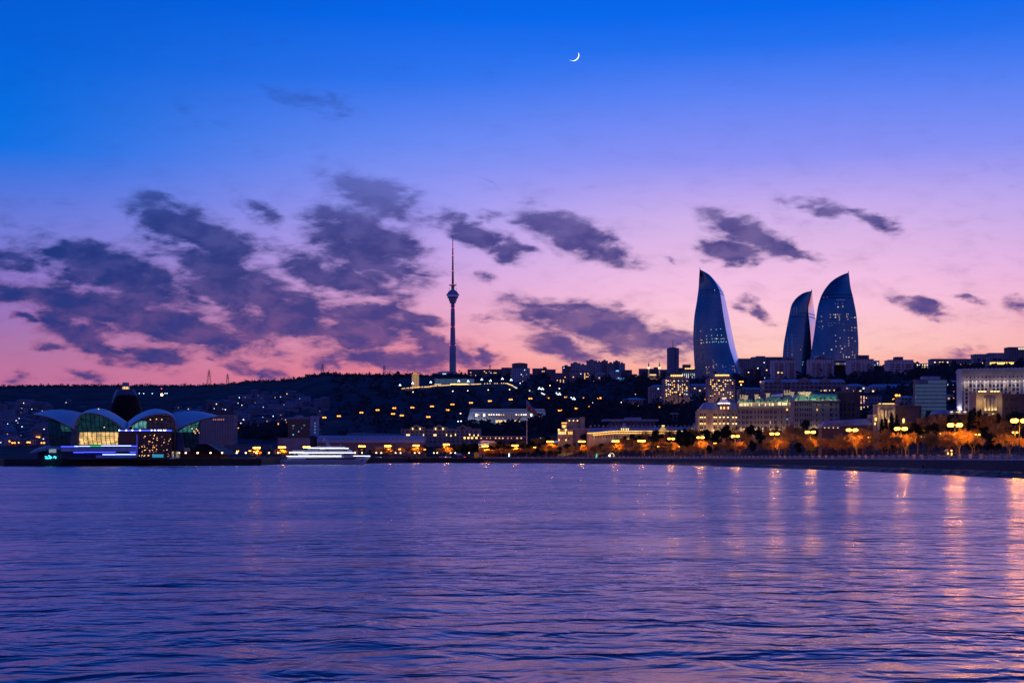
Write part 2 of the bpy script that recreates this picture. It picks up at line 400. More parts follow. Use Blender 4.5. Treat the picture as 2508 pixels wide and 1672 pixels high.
# ---------------------------------------------------------------- seafront edge
m_conc = pmat('weathered_concrete', (.06,.06,.068), .75, nscale=.5)
m_wet = pmat('wet_concrete_ledge', (.14,.14,.15), .14, nscale=.3)
m_dock = pmat('dark_dock_wall', (.03,.03,.035), .85, nscale=.4, namt=.4)
m_rock = pmat('wet_dark_rock', (.02,.02,.022), .5, nscale=.8, namt=.5, bump=.4)
m_pave = pmat('promenade_paving', (.2,.18,.17), .7, nscale=.3)
m_white = pmat('white_painted_stone', (.62,.6,.6), .6)
def sweep(mb_, pts, prof, jit=0.):
    lines = [offset_line(pts, o) for o, _ in prof]; rr_ = random.Random(3)
    mb_.loft([[(l[i][0]+rr_.uniform(-jit,jit), l[i][1]+rr_.uniform(-jit,jit), z+(rr_.uniform(-jit,jit)*.6 if jit else 0)) for l, (_, z) in zip(lines, prof)] for i in range(len(pts))])
FINE = resample(SHP, 260); VFINE = resample(SHP, 900)
mb = MB(); sweep(mb, VFINE, [(-2,-1.2),(-.6,-.3),(.6,.4),(1.6,.9),(2.6,1.3),(3.6,1.65),(4.6,1.6)], .38)
tag(mb.build('shore_rocks', m_rock), kind='stuff')
mb = MB(); sweep(mb, FINE, [(4,.5),(4,1.8),(7,1.86)])
tag(mb.build('waterside_path', m_wet), kind='structure')
prof = [(7,1.8)]
for k in range(5): prof += [(7+k*.95, 1.86+(k+1)*.66), (7.95+k*.95, 1.86+(k+1)*.66)]
prof += [(16.5,5.22),(16.5,4.)]
mb = MB(); sweep(mb, FINE, prof)
tag(mb.build('promenade_steps', m_conc), kind='structure')
# balustrade: one continuous thing with its posts
r_ = empty('balustrade', (0,0,0), 'long white balustrade with square posts along the promenade above the steps', 'balustrade')
BL = resample(offset_line(FINE, 12.2), 108)
def rail(off, w, z0, z1):
    m_ = MB(); sweep(m_, resample(offset_line(FINE, off-w/2), 200), [(0,z0),(0,z1),(w,z1),(w,z0)]); return m_
rail(12.2, .7, 5.1, 5.65).build('plinth', m_white, r_)
rail(12.2, .22, 6.45, 6.66).build('top_rail', m_white, r_)
rail(12.2, .12, 6.12, 6.22).build('bottom_rail', m_white, r_)
rail(12.2, .12, 5.84, 5.94).build('bottom_rail', m_white, r_)
pm = MB().box(-.62,.62,-.5,.5,0,1.35).box(-.75,.75,-.62,.62,1.35,1.5).build('post', pmat('pinkish_post_stone',(.55,.44,.42),.6), r_)
for i, (x, y) in enumerate(BL[3:103]):
    p = pm if i == 0 else pm.copy()
    if i: C.objects.link(p)
    n_ = BL[i+4]; p.location = (x, y, 5.652); p.rotation_euler.z = math.atan2(n_[1]-y, n_[0]-x)
# dark docks on the left and in the middle
def slab(name, px, z1, mat, label=None, z0=-3.):
    m_ = MB().prism([((X-CX)/FOC*d, d) for X, d in px], z0, z1); return tag(m_.build(name, mat), kind='structure')
slab('pier_deck', [(10,893),(120,905),(640,985),(628,1240),(560,1330),(300,1500),(-60,1500)], 5., m_dock)
slab('quay_deck', [(628,1000),(672,1130),(690,1165),(900,1325),(1000,1440),(1178,1448),(1180,1485),(990,1480),(880,1380),(640,1245)], 5.6, m_dock)
o = empty('gatehouse_box', at(1179,1120,1446)*1, 'small white box frame at the corner where the quay meets the steps', 'kiosk')
o.location.z = 5.6
px = 1446/FOC
MB().box(-7*px,-5.5*px,0,1,0,9.5*px).box(-1*px,.3*px,0,1,0,9.5*px).box(6*px,7*px,0,1,0,9.5*px).box(-7*px,7*px,-.3,1.2,9.5*px,10.5*px).build('frame', m_white, o)
MB().box(-.9*px,6.5*px,1.1,3.5,0,9.4*px).build('cabin', pmat('dark_cabin',(.03,.03,.035),.6), o)
# piles under the pier's open end
r_ = empty('pier_piles', at(20,1139,893), 'row of short round piles under the open left end of the pier', 'piles')
r_.location.z = -.6
for i in range(9):
    X = 20+i*7.2; p = MB().tube((0,0,0),(0,0,1.2),.45,n=8).build('pile', m_conc, r_)
    p.location = ((X-20)/FOC*893, -2.5+i*.25, 0)

# ---------------------------------------------------------------- building kit
m_roof = pmat('flat_roof_felt', (.2,.22,.26), .8, nscale=.1)
m_bluer = pmat('pale_metal_roof', (.42,.47,.55), .35, nscale=.06, namt=.12)
m_dark = pmat('dark_metal', (.02,.02,.025), .5)
m_steel = pmat('grey_steel', (.3,.32,.35), .45, .6)
m_glassd = pmat('dark_window_glass', (.012,.018,.035), .08, nscale=.2, namt=.5)
W_WARM = glow('warm_window_light', (1,.6,.2), 2.0); W_AMB = glow('amber_window_light', (1,.42,.07), 2.6)
W_GOLD = glow('golden_light', (1,.56,.1), 3.2); W_COOL = glow('cool_window_light', (.75,.88,1), 1.7)
W_CYAN = glow('cyan_window_light', (.12,.7,.95), 1.1); W_DIM = glow('dim_window_light', (1,.52,.22), .55)
W_PINK = glow('pink_window_light', (1,.35,.2), .8); W_TEAL = glow('teal_window_light', (.1,.42,.45), .5)
LITC = [W_WARM, W_WARM, W_AMB, W_DIM, W_COOL]
class Bd:
    """a building: an Empty at the foot of its front wall; x(), z() turn photo pixels into metres on that front"""
    def __init__(s, name, label, X0, X1, Yt, Yb=None, d=None, depth=16., yaw=0., cat='building', group=None, sink=3.):
        s.X0, s.X1, s.Xc = X0, X1, (X0+X1)/2; s.d = d or place(s.Xc, Yb); s.px = s.d/FOC; s.yaw = math.radians(yaw); s.k = s.px/math.cos(s.yaw)
        s.zb = min(ground_z(X0, s.d), ground_z(X1, s.d), ground_z(s.Xc, s.d))
        s.root = empty(name, ((s.Xc-CX)*s.px, s.d, s.zb), label, cat, group, s.yaw)
        s.w = (X1-X0)*s.k; s.dep = depth; s.sink = sink; s.top = s.z(Yt); s.cache = {}
    def x(s, X): return (X-s.Xc)*s.k
    def z(s, Y): return EYE+(YH-Y)*s.px-s.zb
    def part(s, name, mb_, mat, parent=None, smooth=False): return mb_.build(name, mat, parent or s.root, smooth)
    def wall(s, mat, top=None, X0=None, X1=None, y0=0., y1=None, name='wall'):
        return s.part(name, MB().box(s.x(s.X0 if X0 is None else X0), s.x(s.X1 if X1 is None else X1), y0, s.dep if y1 is None else y1, -s.sink, s.top if top is None else top), mat)
    def flat(s, mat=None, o=.35, t=.7):
        return s.part('roof', MB().box(-s.w/2-o, s.w/2+o, -o, s.dep+o, s.top, s.top+t), mat or m_roof)
    def hip(s, Yr, mat=None, o=.5, inset=None):
        zr = s.z(Yr); i = inset if inset is not None else s.dep/2; a, b_ = -s.w/2-o, s.w/2+o; c, e = -o, s.dep+o; mid = s.dep/2; t = s.top
        m_ = MB().add([(a,c,t),(b_,c,t),(b_,e,t),(a,e,t),(a+i,mid-.5,zr),(b_-i,mid-.5,zr),(b_-i,mid+.5,zr),(a+i,mid+.5,zr)],
                      [(3,2,1,0),(0,1,5,4),(1,2,6,5),(2,3,7,6),(3,0,4,7),(4,5,6,7)])
        return s.part('roof', m_, mat or m_bluer)
    def mansard(s, Yr, mat, o=.3, inset=3., name='roof', X0=None, X1=None, top=None):
        zr = s.z(Yr); a = (-s.w/2 if X0 is None else s.x(X0))-o; b_ = (s.w/2 if X1 is None else s.x(X1))+o; c, e = -o, s.dep+o; t = s.top if top is None else top; i = inset
        zm = lerp(t, zr, .8)
        m_ = MB().add([(a,c,t),(b_,c,t),(b_,e,t),(a,e,t),(a+i*.6,c+i*.6,zm),(b_-i*.6,c+i*.6,zm),(b_-i*.6,e-i*.6,zm),(a+i*.6,e-i*.6,zm),(a+i*1.8,c+i*1.8,zr),(b_-i*1.8,c+i*1.8,zr),(b_-i*1.8,e-i*1.8,zr),(a+i*1.8,e-i*1.8,zr)],
                      [(3,2,1,0),(0,1,5,4),(1,2,6,5),(2,3,7,6),(3,0,4,7),(4,5,9,8),(5,6,10,9),(6,7,11,10),(7,4,8,11),(8,9,10,11)])
        return s.part(name, m_, mat)
    def item(s, name, x, y, z, w, h, mat, t=.16, parent=None, arch=False):
        """a small front-facing piece (window, lamp, panel) centred at x,z, standing t proud of y"""
        key = (name, round(w,2), round(h,2), mat.name, arch, round(t,2)); p = parent or s.root
        if key not in s.cache:
            if arch:
                pts = [(-w/2,-h/2),(w/2,-h/2)]+[(w/2*math.cos(a_), h/2-w/2+w/2*math.sin(a_)) for a_ in (0,pi/6,pi/3,pi/2,2*pi/3,5*pi/6,pi)]
                o_ = MB().extr(pts, -t, .3).build(name, mat, p)
            else: o_ = MB().box(-w/2, w/2, -t, .3, -h/2, h/2).build(name, mat, p)
            s.cache[key] = o_
        else:
            o_ = s.cache[key].copy(); C.objects.link(o_); o_.parent = p
        o_.location = (x, y, z); return o_
    def win(s, X, Y, w, h, mat, y=0., arch=False, name='window', t=.16):
        return s.item(name, s.x(X), y, s.z(Y), w*s.k, h*s.px, mat, t, None, arch)
    def lights(s, n, bay, flo, ww=.5, wh=.5, seed=1, mats=LITC, zmin=0., zmax=1.):
        """n lit windows in cells of the facade's own grid"""
        rr_ = random.Random(seed); nx0 = math.ceil(-s.w/2/bay+.1); nx1 = math.floor(s.w/2/bay-.1); nz = int(s.top/flo)
        cells = [(i, j) for i in range(nx0, nx1) for j in range(max(1, int(nz*zmin)), max(2, int(nz*zmax)))]
        rr_.shuffle(cells)
        for i, j in cells[:n]:
            s.item('window', (i+.5)*bay, 0, (j+.5)*flo, bay*ww, flo*wh, rr_.choice(mats))
def flood(b, x, y, z, w, h, power, col, rot, name='flood_light'):
    l = bpy.data.lights.new(name, 'AREA'); l.shape = 'RECTANGLE'; l.size = w; l.size_y = h; l.energy = power*.24; l.color = (col[0],col[1]*.94,col[2]*1.1)
    o_ = bpy.data.objects.new(name, l); C.objects.link(o_); o_.parent = b.root if hasattr(b, 'root') else b; o_.location = (x,y,z); o_.rotation_euler = rot; return o_
def point(parent, loc, power, col, r=.4):
    l = bpy.data.lights.new('wall_washer', 'POINT'); l.energy = power*.6; l.color = col; l.shadow_soft_size = r
    o_ = bpy.data.objects.new('wall_washer', l); C.objects.link(o_); o_.parent = parent; o_.location = loc; return o_
UP = (math.radians(90+28),0,0)     # faces +y and a little up: washes the wall in front of it

# ---------------------------------------------------------------- the domed shell-roofed mall
D0 = 930
def P3(X, Y, d): return at(X, Y, d)
mall = empty('shell_roofed_mall', at(310,1120,D0), 'waterfront mall under four white petal shells with curved glass walls', 'mall')
mall.location.z = 5.
ml = mall.location.copy()
def L(X, Y, d): return at(X, Y, d)-ml
m_shell = pmat('white_shell_roof', (.74,.75,.76), .42, nscale=.05, namt=.06)
m_under = pmat('shell_underside', (.2,.17,.16), .7)
def shell(c0, c1, c2, d0, d1, d2, thick=.9):
    n = 26; A = [L(x,y,d0) for x, y in resample(c0, n)]; B = [L(x,y,d1) for x, y in resample(c1, n)]; Cc = [L(x,y,d2) for x, y in resample(c2, n)]
    rows_ = []
    for k in range(9):
        t_ = k/8; rows_.append([a*(1-t_)**2*1.+b_*2*t_*(1-t_)+c*t_**2 for a, b_, c in zip(A, [2*bb-.5*(aa+cc_) for aa, bb, cc_ in zip(A,B,Cc)], Cc)])
    o_ = MB().loft(rows_).build('roof_shell', m_shell, mall, True)
    md = o_.modifiers.new('s', 'SOLIDIFY'); md.thickness = thick; md.offset = 0
    rim = MB()
    for a, b_ in zip(A, A[1:]): rim.tube(a, b_, .4, n=5, caps=False)
    rim.build('rim', m_under, o_, True); return o_
shell([(82,1015.6),(108,1019.5),(130,1026),(152,1036.5),(170,1046),(180,1051)], [(82,1015.2),(110,1012),(140,1014),(165,1021),(182,1030),(189,1036)], [(82,1014.8),(105,1008),(126,1005),(148,1004.3),(178,1007),(203,1012)], 922, 936, 952)
shell([(180,1052),(189,1030),(198,1017),(214,1012),(242,1015.3),(272.7,1028.5),(300,1046.5),(311,1052)], [(190,1034),(196,1020),(206,1012),(222,1007),(243,1007.5),(272,1018),(298,1035),(311,1044)], [(203,1012),(210,1007.5),(220,1004),(232,1002),(244,1001.4),(264,1006),(290,1020),(312,1036)], 912, 928, 946)
shell([(434,1059),(428.5,1032),(422,1020),(412,1014.5),(388,1014.5),(357,1021),(328,1036),(311,1050)], [(427,1036),(424,1022),(416,1012),(400,1008.6),(383,1007.5),(354,1015),(326,1030),(312,1043)], [(418,1013.5),(410,1008.5),(399,1005),(388,1003),(378,1002.4),(356,1007.5),(332,1020),(312,1036)], 912, 928, 946)
shell([(434,1054),(445,1047),(458,1041),(474,1035),(500,1026.5),(532,1020)], [(428,1036),(440,1029),(458,1022),(478,1017),(504,1016),(532,1019.2)], [(418,1013),(438,1009),(458,1007.7),(476,1007.8),(504,1011.5),(532,1018.6)], 922, 936, 952)
# curved glass walls under each shell
def mall_glass(base, emc, est, sc=1.6):
    n_ = 'mall_glass_%d' % len(MATS)
    m_ = bpy.data.materials.new(n_); m_.use_nodes = True; t_ = NT(m_.node_tree); b_ = t_.n['Principled BSDF']
    x, y, z = t_.sep(t_.new('ShaderNodeTexCoord').outputs['Object'])
    g1 = t_.m('LESS_THAN', t_.m('FRACT', t_.m('DIVIDE', t_.m('ADD', x, t_.m('MULTIPLY', z, .12)), 3.1)), .2); g2 = t_.m('LESS_THAN', t_.m('FRACT', t_.m('DIVIDE', z, sc)), .14)
    g = t_.m('MAXIMUM', g1, g2); nz = t_.noise(t_.comb(x, 0., t_.m('MULTIPLY', z, 2.2)), .16, 3., .7)
    t_.put(b_.inputs['Base Color'], t_.mix(g, base, (.01,.01,.012))); b_.inputs['Roughness'].default_value = .12
    t_.put(b_.inputs['Emission Color'], emc)
    b_.inputs['Emission Color'].default_value = tuple(emc)+(1,)
    t_.put(b_.inputs['Emission Strength'], t_.m('MULTIPLY', t_.m('SUBTRACT', 1., t_.m('MULTIPLY', g, .8)), t_.mr(nz, .35, .65, est*.35, est*1.2)))
    m_.cycles.emission_sampling = 'NONE'; MATS[n_] = m_; return m_
g_teal = mall_glass((.01,.02,.03), (.03,.15,.2), .2); g_gold = mall_glass((.05,.04,.02), (1,.62,.22), 1.15); g_dim = mall_glass((.01,.02,.04), (.01,.06,.12), .08); g_bright = mall_glass((.02,.05,.05), (.2,.66,.66), .5)
g_dark = mall_glass((.012,.012,.016), (.25,.1,.04), .06)
def glass_sheet(name, topc, Yb, X0, X1, d, mat, lean=0.):
    top = resample(topc, 40); xs_ = [lerp(X0, X1, i/24) for i in range(25)]; A = []; B = []
    for X in xs_:
        Yt = interp(sorted(top), X); A.append(L(X, Yt, d)); B.append(L(X+lean, Yb, d-.5))
    Mid = [(a+b_)*.5+Vector((0,-1.5,0)) for a, b_ in zip(A, B)]
    return MB().loft([A, Mid, B]).build(name, mat, mall)
glass_sheet('glass_wall', [(190,1030),(198,1018),(214,1013),(242,1016.3),(272.7,1029.5),(300,1047),(304,1057)], 1058, 191, 303, 918, g_teal, -1)
glass_sheet('lit_glass_wall', [(190,1058.3),(304,1058.3)], 1088, 196, 291, 917.5, g_gold, -2)
glass_sheet('glass_wall', [(312,1050),(328,1037),(357,1022),(388,1015.5),(412,1015.5),(424,1024),(430,1040),(432,1058)], 1120, 312, 431, 918, g_dark)
glass_sheet('lit_glass_wall', [(324,1042),(345,1031),(362,1033)], 1048.5, 326, 360, 916, g_bright, -2)
glass_sheet('glass_wall', [(84,1020),(108,1023),(130,1028),(152,1038),(172,1048),(180,1052)], 1098, 118, 188, 928, g_dim, 6)
glass_sheet('lit_glass_wall', [(130,1030),(152,1039),(172,1049)], 1056, 148, 172, 926, mall_glass((.01,.03,.04), (.06,.3,.32), .26), 5)
glass_sheet('glass_wall', [(434,1057),(445,1049),(458,1043),(474,1037),(500,1028)], 1096, 436, 492, 928, g_dim, -12)
glass_sheet('lit_glass_wall', [(436,1056),(458,1043),(474,1037),(492,1031)], 1058, 444, 488, 926.5, mall_glass((.01,.05,.05), (.1,.5,.5), .34), -8)
# stone piers between shells
for X0, X1, Y0, Y1 in ((178,196,1050,1098),(430,448,1058,1105)):
    MB().extr([(p.x, p.z) for p in (L(X0,Y0,0.1+925),L(X1,Y0+4,925),L(X1+5,Y1,925),L(X0-3,Y1,925))], L(X0,Y0,922).y, L(X0,Y0,940).y).build('pier', pmat('dark_blue_render',(.1,.12,.2),.6), mall)
# terraces with LED lines in front
m_terr = pmat('dark_terrace_cladding', (.02,.025,.07), .5); LED = glow('blue_led_strip', (.03,.05,1), 5.5, True); LEDW = glow('pale_blue_led', (.3,.4,1), 5.); GREEN = glow('green_led_strip', (.0,.9,.15), 1.6)
def mbox(X0, X1, Y0, Y1, d, dep, mat, name): 
    a = L(X0,Y1,d); b_ = L(X1,Y0,d); return MB().box(a.x, b_.x, a.y, a.y+dep, a.z, b_.z).build(name, mat, mall)
mbox(149,334,1091,1121,905,26,m_terr,'terrace')
mbox(291,421,1054,1121,909,22,pmat('black_glass_block',(.008,.009,.016),.12,nscale=.1),'glass_block')
for X0, X1, Y, mt in [(149,181,1093,LED),(182,192,1092.4,LEDW),(194,220,1092,LEDW),(221,248,1091.6,GREEN),(248.5,321,1091.2,LEDW),(322,334,1092,LED),(180,206,1107.3,LED),(207,283,1106.8,LED),(318,332,1106.8,LED),(251,283,1112.6,LEDW),(284,332,1112.3,LEDW)]:
    mbox(X0,X1,Y-.7,Y+.7,904.6,.5,mt,'led_strip')
mbox(290,420,1052.8,1054.6,908.4,.6,LED,'led_strip'); mbox(334.5,336,1064,1114,904.5,.5,glow('dim_blue_led',(.02,.03,.5),.9),'led_strip')
mbox(150,334,1094.5,1105,904.4,.3,glow('blue_washed_terrace',(.004,.006,.06),1.),'led_wash_panel'); mbox(235,334,1114,1120.5,904.4,.3,glow('blue_washed_lower_terrace',(.003,.006,.08),1.),'led_wash_panel')  # faint emission on these panels paints the blue LED wash
for X in (292,309,324,343,371,379,388,394,401,405): mbox(X-1,X+1,1052,1054,908,.5,glow('white_spot',(.8,.85,1),8.),'spot_lamp')
rr_ = random.Random(5)
for k in range(62):
    X = rr_.choice([342,347,354,361,366,374,378,384,396,402,410,415])+rr_.uniform(-2,2); Y = rr_.uniform(1064,1118)
    mbox(X-.9,X+.9,Y-.7,Y+.7,908.5,.4,rr_.choice([W_AMB,W_DIM,W_PINK,W_WARM]),'window')
mbox(373,400,1112,1119.5,908.3,.5,glow('cyan_shop_window',(.02,.36,.5),.7),'shop_window')
for X, Y in ((241,1001),(255,1046),(396,1027),(383,1026),(368,1027),(470,1049),(475,1056),(481,1050),(484,1054),(478,1060)):
    mbox(X-1,X+1,Y-1,Y+1,911,.5,W_AMB if X > 440 else W_WARM,'lamp')
# low shell pavilion on the pier's left
pav = empty('shell_pavilion', at(112,1120,915), 'low pavilion with a swooping roof and a lit window left of the mall', 'pavilion'); pav.location.z = 5.
pl = pav.location.copy()
n = 16; A = [at(x,y,905)-pl for x, y in resample([(72,1107),(90,1104),(112,1098),(132,1095.5),(152,1098)], n)]; B = [at(x,y,930)-pl for x, y in resample([(74,1106),(92,1097),(112,1091),(132,1090),(152,1091)], n)]
o_ = MB().loft([A, B]).build('roof', pmat('pavilion_roof',(.4,.42,.48),.5), pav, True); o_.modifiers.new('s','SOLIDIFY').thickness = 1.
a = at(92,1120,912)-pl; b_ = at(152,1100,912)-pl; MB().box(a.x,b_.x,a.y,a.y+12,0,b_.z-1).build('wall', m_terr, pav)
a = at(120,1108,911)-pl; b_ = at(137,1099,911)-pl; MB().box(a.x,b_.x,a.y,a.y+.6,a.z,b_.z).build('window', glow('pale_window',(.5,.6,.75),.4), pav)
xm = empty('christmas_lights', at(124,1120,903), 'cluster of cyan fairy lights shining on the pier left of the terraces', 'fairy lights'); xm.location.z = 5.
for k in range(26):
    o_ = MB().ball((0,0,0),.32,6).build('bulb', glow('cyan_bulb',(.05,.8,1),3.), xm); o_.location = (rr_.uniform(-3.8,3.8), 0, rr_.uniform(.2,2.6))
# bullet-shaped dark tower behind
bt = Bd('bullet_tower', 'dark bullet-shaped tower with a lit lantern top behind the shell mall', 270, 346, 937, d=1520, cat='tower')
hw = [(1120,40),(1080,40),(1040,39.5),(1004,38),(982,32.5),(965,26),(955,20.5),(954,20)]
bt.part('shaft', MB().lathe([(w*bt.px, bt.z(y)) for y, w in hw], 24), pmat('dark_brown_glass',(.008,.006,.01),.7,nscale=.05,namt=.5,spec=.15), smooth=True)
up = MB(); prof = [(986,33.8),(982,33),(965,26.4),(955,21),(953.6,20.6)]; vs = []
for y, w in prof: vs.append([(w*bt.px*math.cos(a_), w*bt.px*math.sin(a_), bt.z(y+(16*abs(math.sin(a_*1.-.6)) if y > 980 else 0))) for a_ in [pi+pi*i/20 for i in range(21)]])
bt.part('upper_glass', up.loft(vs), pmat('pale_blue_glass',(.1,.12,.18),.3,.3,nscale=.06), smooth=True)
bt.part('lantern', MB().lathe([(9.5*bt.px, bt.z(954)),(9*bt.px, bt.z(947))],16), W_WARM)
bt.part('cap', MB().lathe([(9*bt.px, bt.z(947)),(8*bt.px, bt.z(937)),(7*bt.px, bt.z(936.6))],16), pmat('cap_metal',(.2,.24,.34),.4))
for i in range(8):
    a_ = pi+pi*(i+.5)/8; o_ = bt.part('mullion', MB().box(-.35,.35,-.35,.35,0,7*bt.px), m_dark); o_.location = (9.5*bt.px*math.cos(a_), 9.5*bt.px*math.sin(a_), bt.z(954))
# tented shed and gangway to the right of the mall
sh = Bd('tent_roofed_shed', 'low brick shed under a dark tent-like roof right of the mall', 432, 556, 1100, d=1010, depth=30); sh.root.location.z = 5; sh.zb = 5.
sh.wall(pmat('brick_red_wall',(.22,.1,.06),.8), top=sh.z(1103), X0=436, X1=540, name='wall')
sh.part('roof', MB().extr([(sh.x(428),sh.z(1099)),(sh.x(452),sh.z(1090)),(sh.x(500),sh.z(1086)),(sh.x(516),sh.z(1087)),(sh.x(558),sh.z(1112)),(sh.x(540),sh.z(1108))], -3, 33), pmat('black_tent_roof',(.012,.013,.02),.6))
sh.part('ramp', MB().extr([(sh.x(510),sh.z(1086)),(sh.x(518),sh.z(1087)),(sh.x(558),sh.z(1111.5)),(sh.x(553),sh.z(1113))], -5, -3.2), pmat('pale_ramp',(.4,.4,.46),.5))
sh.part('signboard', MB().box(sh.x(418),sh.x(428),-4,-3.6,0,sh.z(1103)), glow('blue_sign_panel',(.03,.06,.3),.5))
# ---------------------------------------------------------------- walls and stones of the town
F_GREY = facade('grey_rendered_block', (.42,.39,.42), bay=3.6, flo=3.1, ww=.5, wh=.52)
F_PINK = facade('pinkish_stone_block', (.5,.37,.36), bay=3.4, flo=3.4, ww=.46, wh=.55)
F_BLUE = facade('pale_blue_block', (.46,.5,.58), bay=4., flo=3.2, ww=.7, wh=.45)
F_DARK = facade('dark_slab_block', (.2,.18,.22), bay=3.2, flo=3.1, ww=.5, wh=.5)
F_TILE = facade('cream_panel_block', (.8,.64,.6), bay=3.9, flo=3.05, ww=.36, wh=.4)
S_CREAM = pmat('cream_limestone', (.48,.4,.3), .8, nscale=.12, namt=.18)
S_PINK = pmat('pinkish_limestone', (.36,.28,.26), .8, nscale=.12, namt=.18)
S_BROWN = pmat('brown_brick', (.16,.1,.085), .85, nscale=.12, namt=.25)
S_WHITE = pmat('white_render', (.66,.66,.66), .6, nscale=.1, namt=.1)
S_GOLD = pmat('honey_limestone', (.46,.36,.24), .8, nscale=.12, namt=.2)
WARM = (1,.62,.28); GOLDL = (1,.6,.2); COOLL = (.78,.9,1)

# ---------------------------------------------------------------- television tower
tv = empty('television_tower', gp(1109,3000), 'slender tall television tower with a bulging pod and red beacons on the ridge', 'tower')
tpx = 3000/FOC; tz0 = tv.location.z
def tz(Y): return EYE+(YH-Y)*tpx-tz0
m_tv = pmat('tower_concrete', (.3,.33,.42), .6, nscale=.03, namt=.12); m_tvr = pmat('red_mast_paint', (.2,.04,.06), .5); m_tvw = pmat('white_mast_paint', (.12,.13,.18), .5)
MB().lathe([(8.4*tpx,-6),(8.3*tpx,tz(905)),(7.9*tpx,tz(846)),(6.6*tpx,tz(845)),(5.6*tpx,tz(800)),(4.6*tpx,tz(743))], 16).build('shaft', m_tv, tv, True)
MB().lathe([(5*tpx,tz(743)),(7.6*tpx,tz(742)),(7.6*tpx,tz(738)),(10*tpx,tz(736)),(10*tpx,tz(731)),(13*tpx,tz(730)),(13.4*tpx,tz(725.6))], 24).build('lower_pod', m_tv, tv)
MB().lathe([(13.2*tpx,tz(725.6)),(13.2*tpx,tz(724))], 24).build('light_ring', glow('violet_ring',(.12,.12,.9),.55), tv)
MB().lathe([(15.6*tpx,tz(724)),(15.6*tpx,tz(721)),(14*tpx,tz(719.6)),(11*tpx,tz(714.5)),(7.5*tpx,tz(711.5)),(4.2*tpx,tz(710))], 24).build('dome', m_tv, tv)
MB().lathe([(4*tpx,tz(711)),(4*tpx,tz(699.5)),(3*tpx,tz(698))], 12).build('neck', m_tv, tv)
MB().lathe([(9*tpx,tz(699.2)),(9*tpx,tz(698))], 14).build('platform', m_dark, tv)
for x_, z_, h_ in ((-8,699,3.2),(8,699,6),(-7,712,5),(8.5,711,6),(-9,708,3),(6,699,3)):
    o_ = MB().tube((0,0,0),(0,0,h_*tpx),.5,n=4).build('aerial', m_dark, tv); o_.location = (x_*tpx,-2,tz(z_))
yy = [698,682,672,665,652,640,627.5,617,607.7]
for i, (a_, b_) in enumerate(zip(yy, yy[1:])):
    r0 = lerp(2.7,1.3,i/8)*tpx; MB().lathe([(r0,tz(a_)),(r0*.95,tz(b_))],8).build('mast_section', m_tvr if i%2 == 0 else m_tvw, tv)
MB().lathe([(1.0*tpx,tz(607.7)),(.8*tpx,tz(588)),(.3*tpx,tz(579))],6).build('mast_tip', m_dark, tv)
for Y, r0 in ((665,3.6),(627.5,3.),(607.7,2.6),(589,1.4)): MB().lathe([(r0*tpx,tz(Y+.8)),(r0*tpx,tz(Y-.2))],8).build('ring_platform', m_dark, tv)
RED = glow('red_beacon', (1,.04,.06), 4.)
for x_, Y in ((0,697),(-1.5,664.5),(1.5,664.5),(-1.5,627),(1.5,627),(-1.5,607),(1.5,607),(-3.6,755),(4.6,755),(-4,800.5),(5,800.5),(-6.6,845.5),(6.4,845.5)):
    o_ = MB().ball((0,0,0),.75*tpx,6).build('beacon', RED, tv); o_.location = (x_*tpx,-abs(x_)*.1*tpx-6*tpx*(Y>700)-2.5*tpx*(Y<700),tz(Y))
ba = Bd('tower_base_hall', 'round stepped base hall at the foot of the television tower', 1056, 1132, 908, d=2985, cat='hall')
ba.part('wall', MB().lathe([(38*ba.px,-8),(38*ba.px,ba.z(914))],28), F_GREY).location.y = 38*ba.px
ba.part('roof', MB().lathe([(39*ba.px,ba.z(914)),(39*ba.px,ba.z(912.4)),(24*ba.px,ba.z(911)),(24*ba.px,ba.z(908))],28), m_bluer).location.y = 38*ba.px
for X in (1085,1087.5,1090,1092,1104,1126,1129): ba.win(X, 915.5, 1.5, 1.3, W_COOL, t=6 if 1080 < X < 1095 else -6)

# ---------------------------------------------------------------- eternal-flame memorial and lit terrace
me = Bd('memorial_tower', 'small golden floodlit octagonal memorial tower with a dome on the terrace', 1009, 1026, 912, Yb=943.5, cat='memorial')
r0 = 7.6*me.px; S_MEM = pmat('glowing_memorial_stone', (.5,.42,.3), .8, emis=(1,.55,.18), estr=.28)  # floodlight is put into the stone as golden emission
for i in range(8):
    a_ = 2*pi*(i+.5)/8; o_ = me.part('pier', MB().box(-1.9,1.9,-1.6,1.6,-6,me.z(921)), S_MEM); o_.location = (r0*.86*math.cos(a_), r0*.86*math.sin(a_), 0); o_.rotation_euler.z = a_+pi/2
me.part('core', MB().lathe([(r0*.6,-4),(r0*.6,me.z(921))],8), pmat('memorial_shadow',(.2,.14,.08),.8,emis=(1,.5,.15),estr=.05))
me.part('cornice', MB().lathe([(r0*.95,me.z(921)),(r0*1.16,me.z(918)),(r0*1.16,me.z(917)),(r0*.8,me.z(916.4))],8), S_MEM)
me.part('dome', MB().lathe([(r0*.78,me.z(916.4)),(r0*.6,me.z(913.6)),(r0*.3,me.z(912.2)),(.2,me.z(911.4))],12), pmat('glowing_gilded_dome',(.6,.4,.14),.4,.5,emis=(1,.55,.12),estr=.5), smooth=True)  # the dome emits gold in place of floodlight
mt_lit = glow('terrace_wall_light', (1,.58,.16), 2.2)
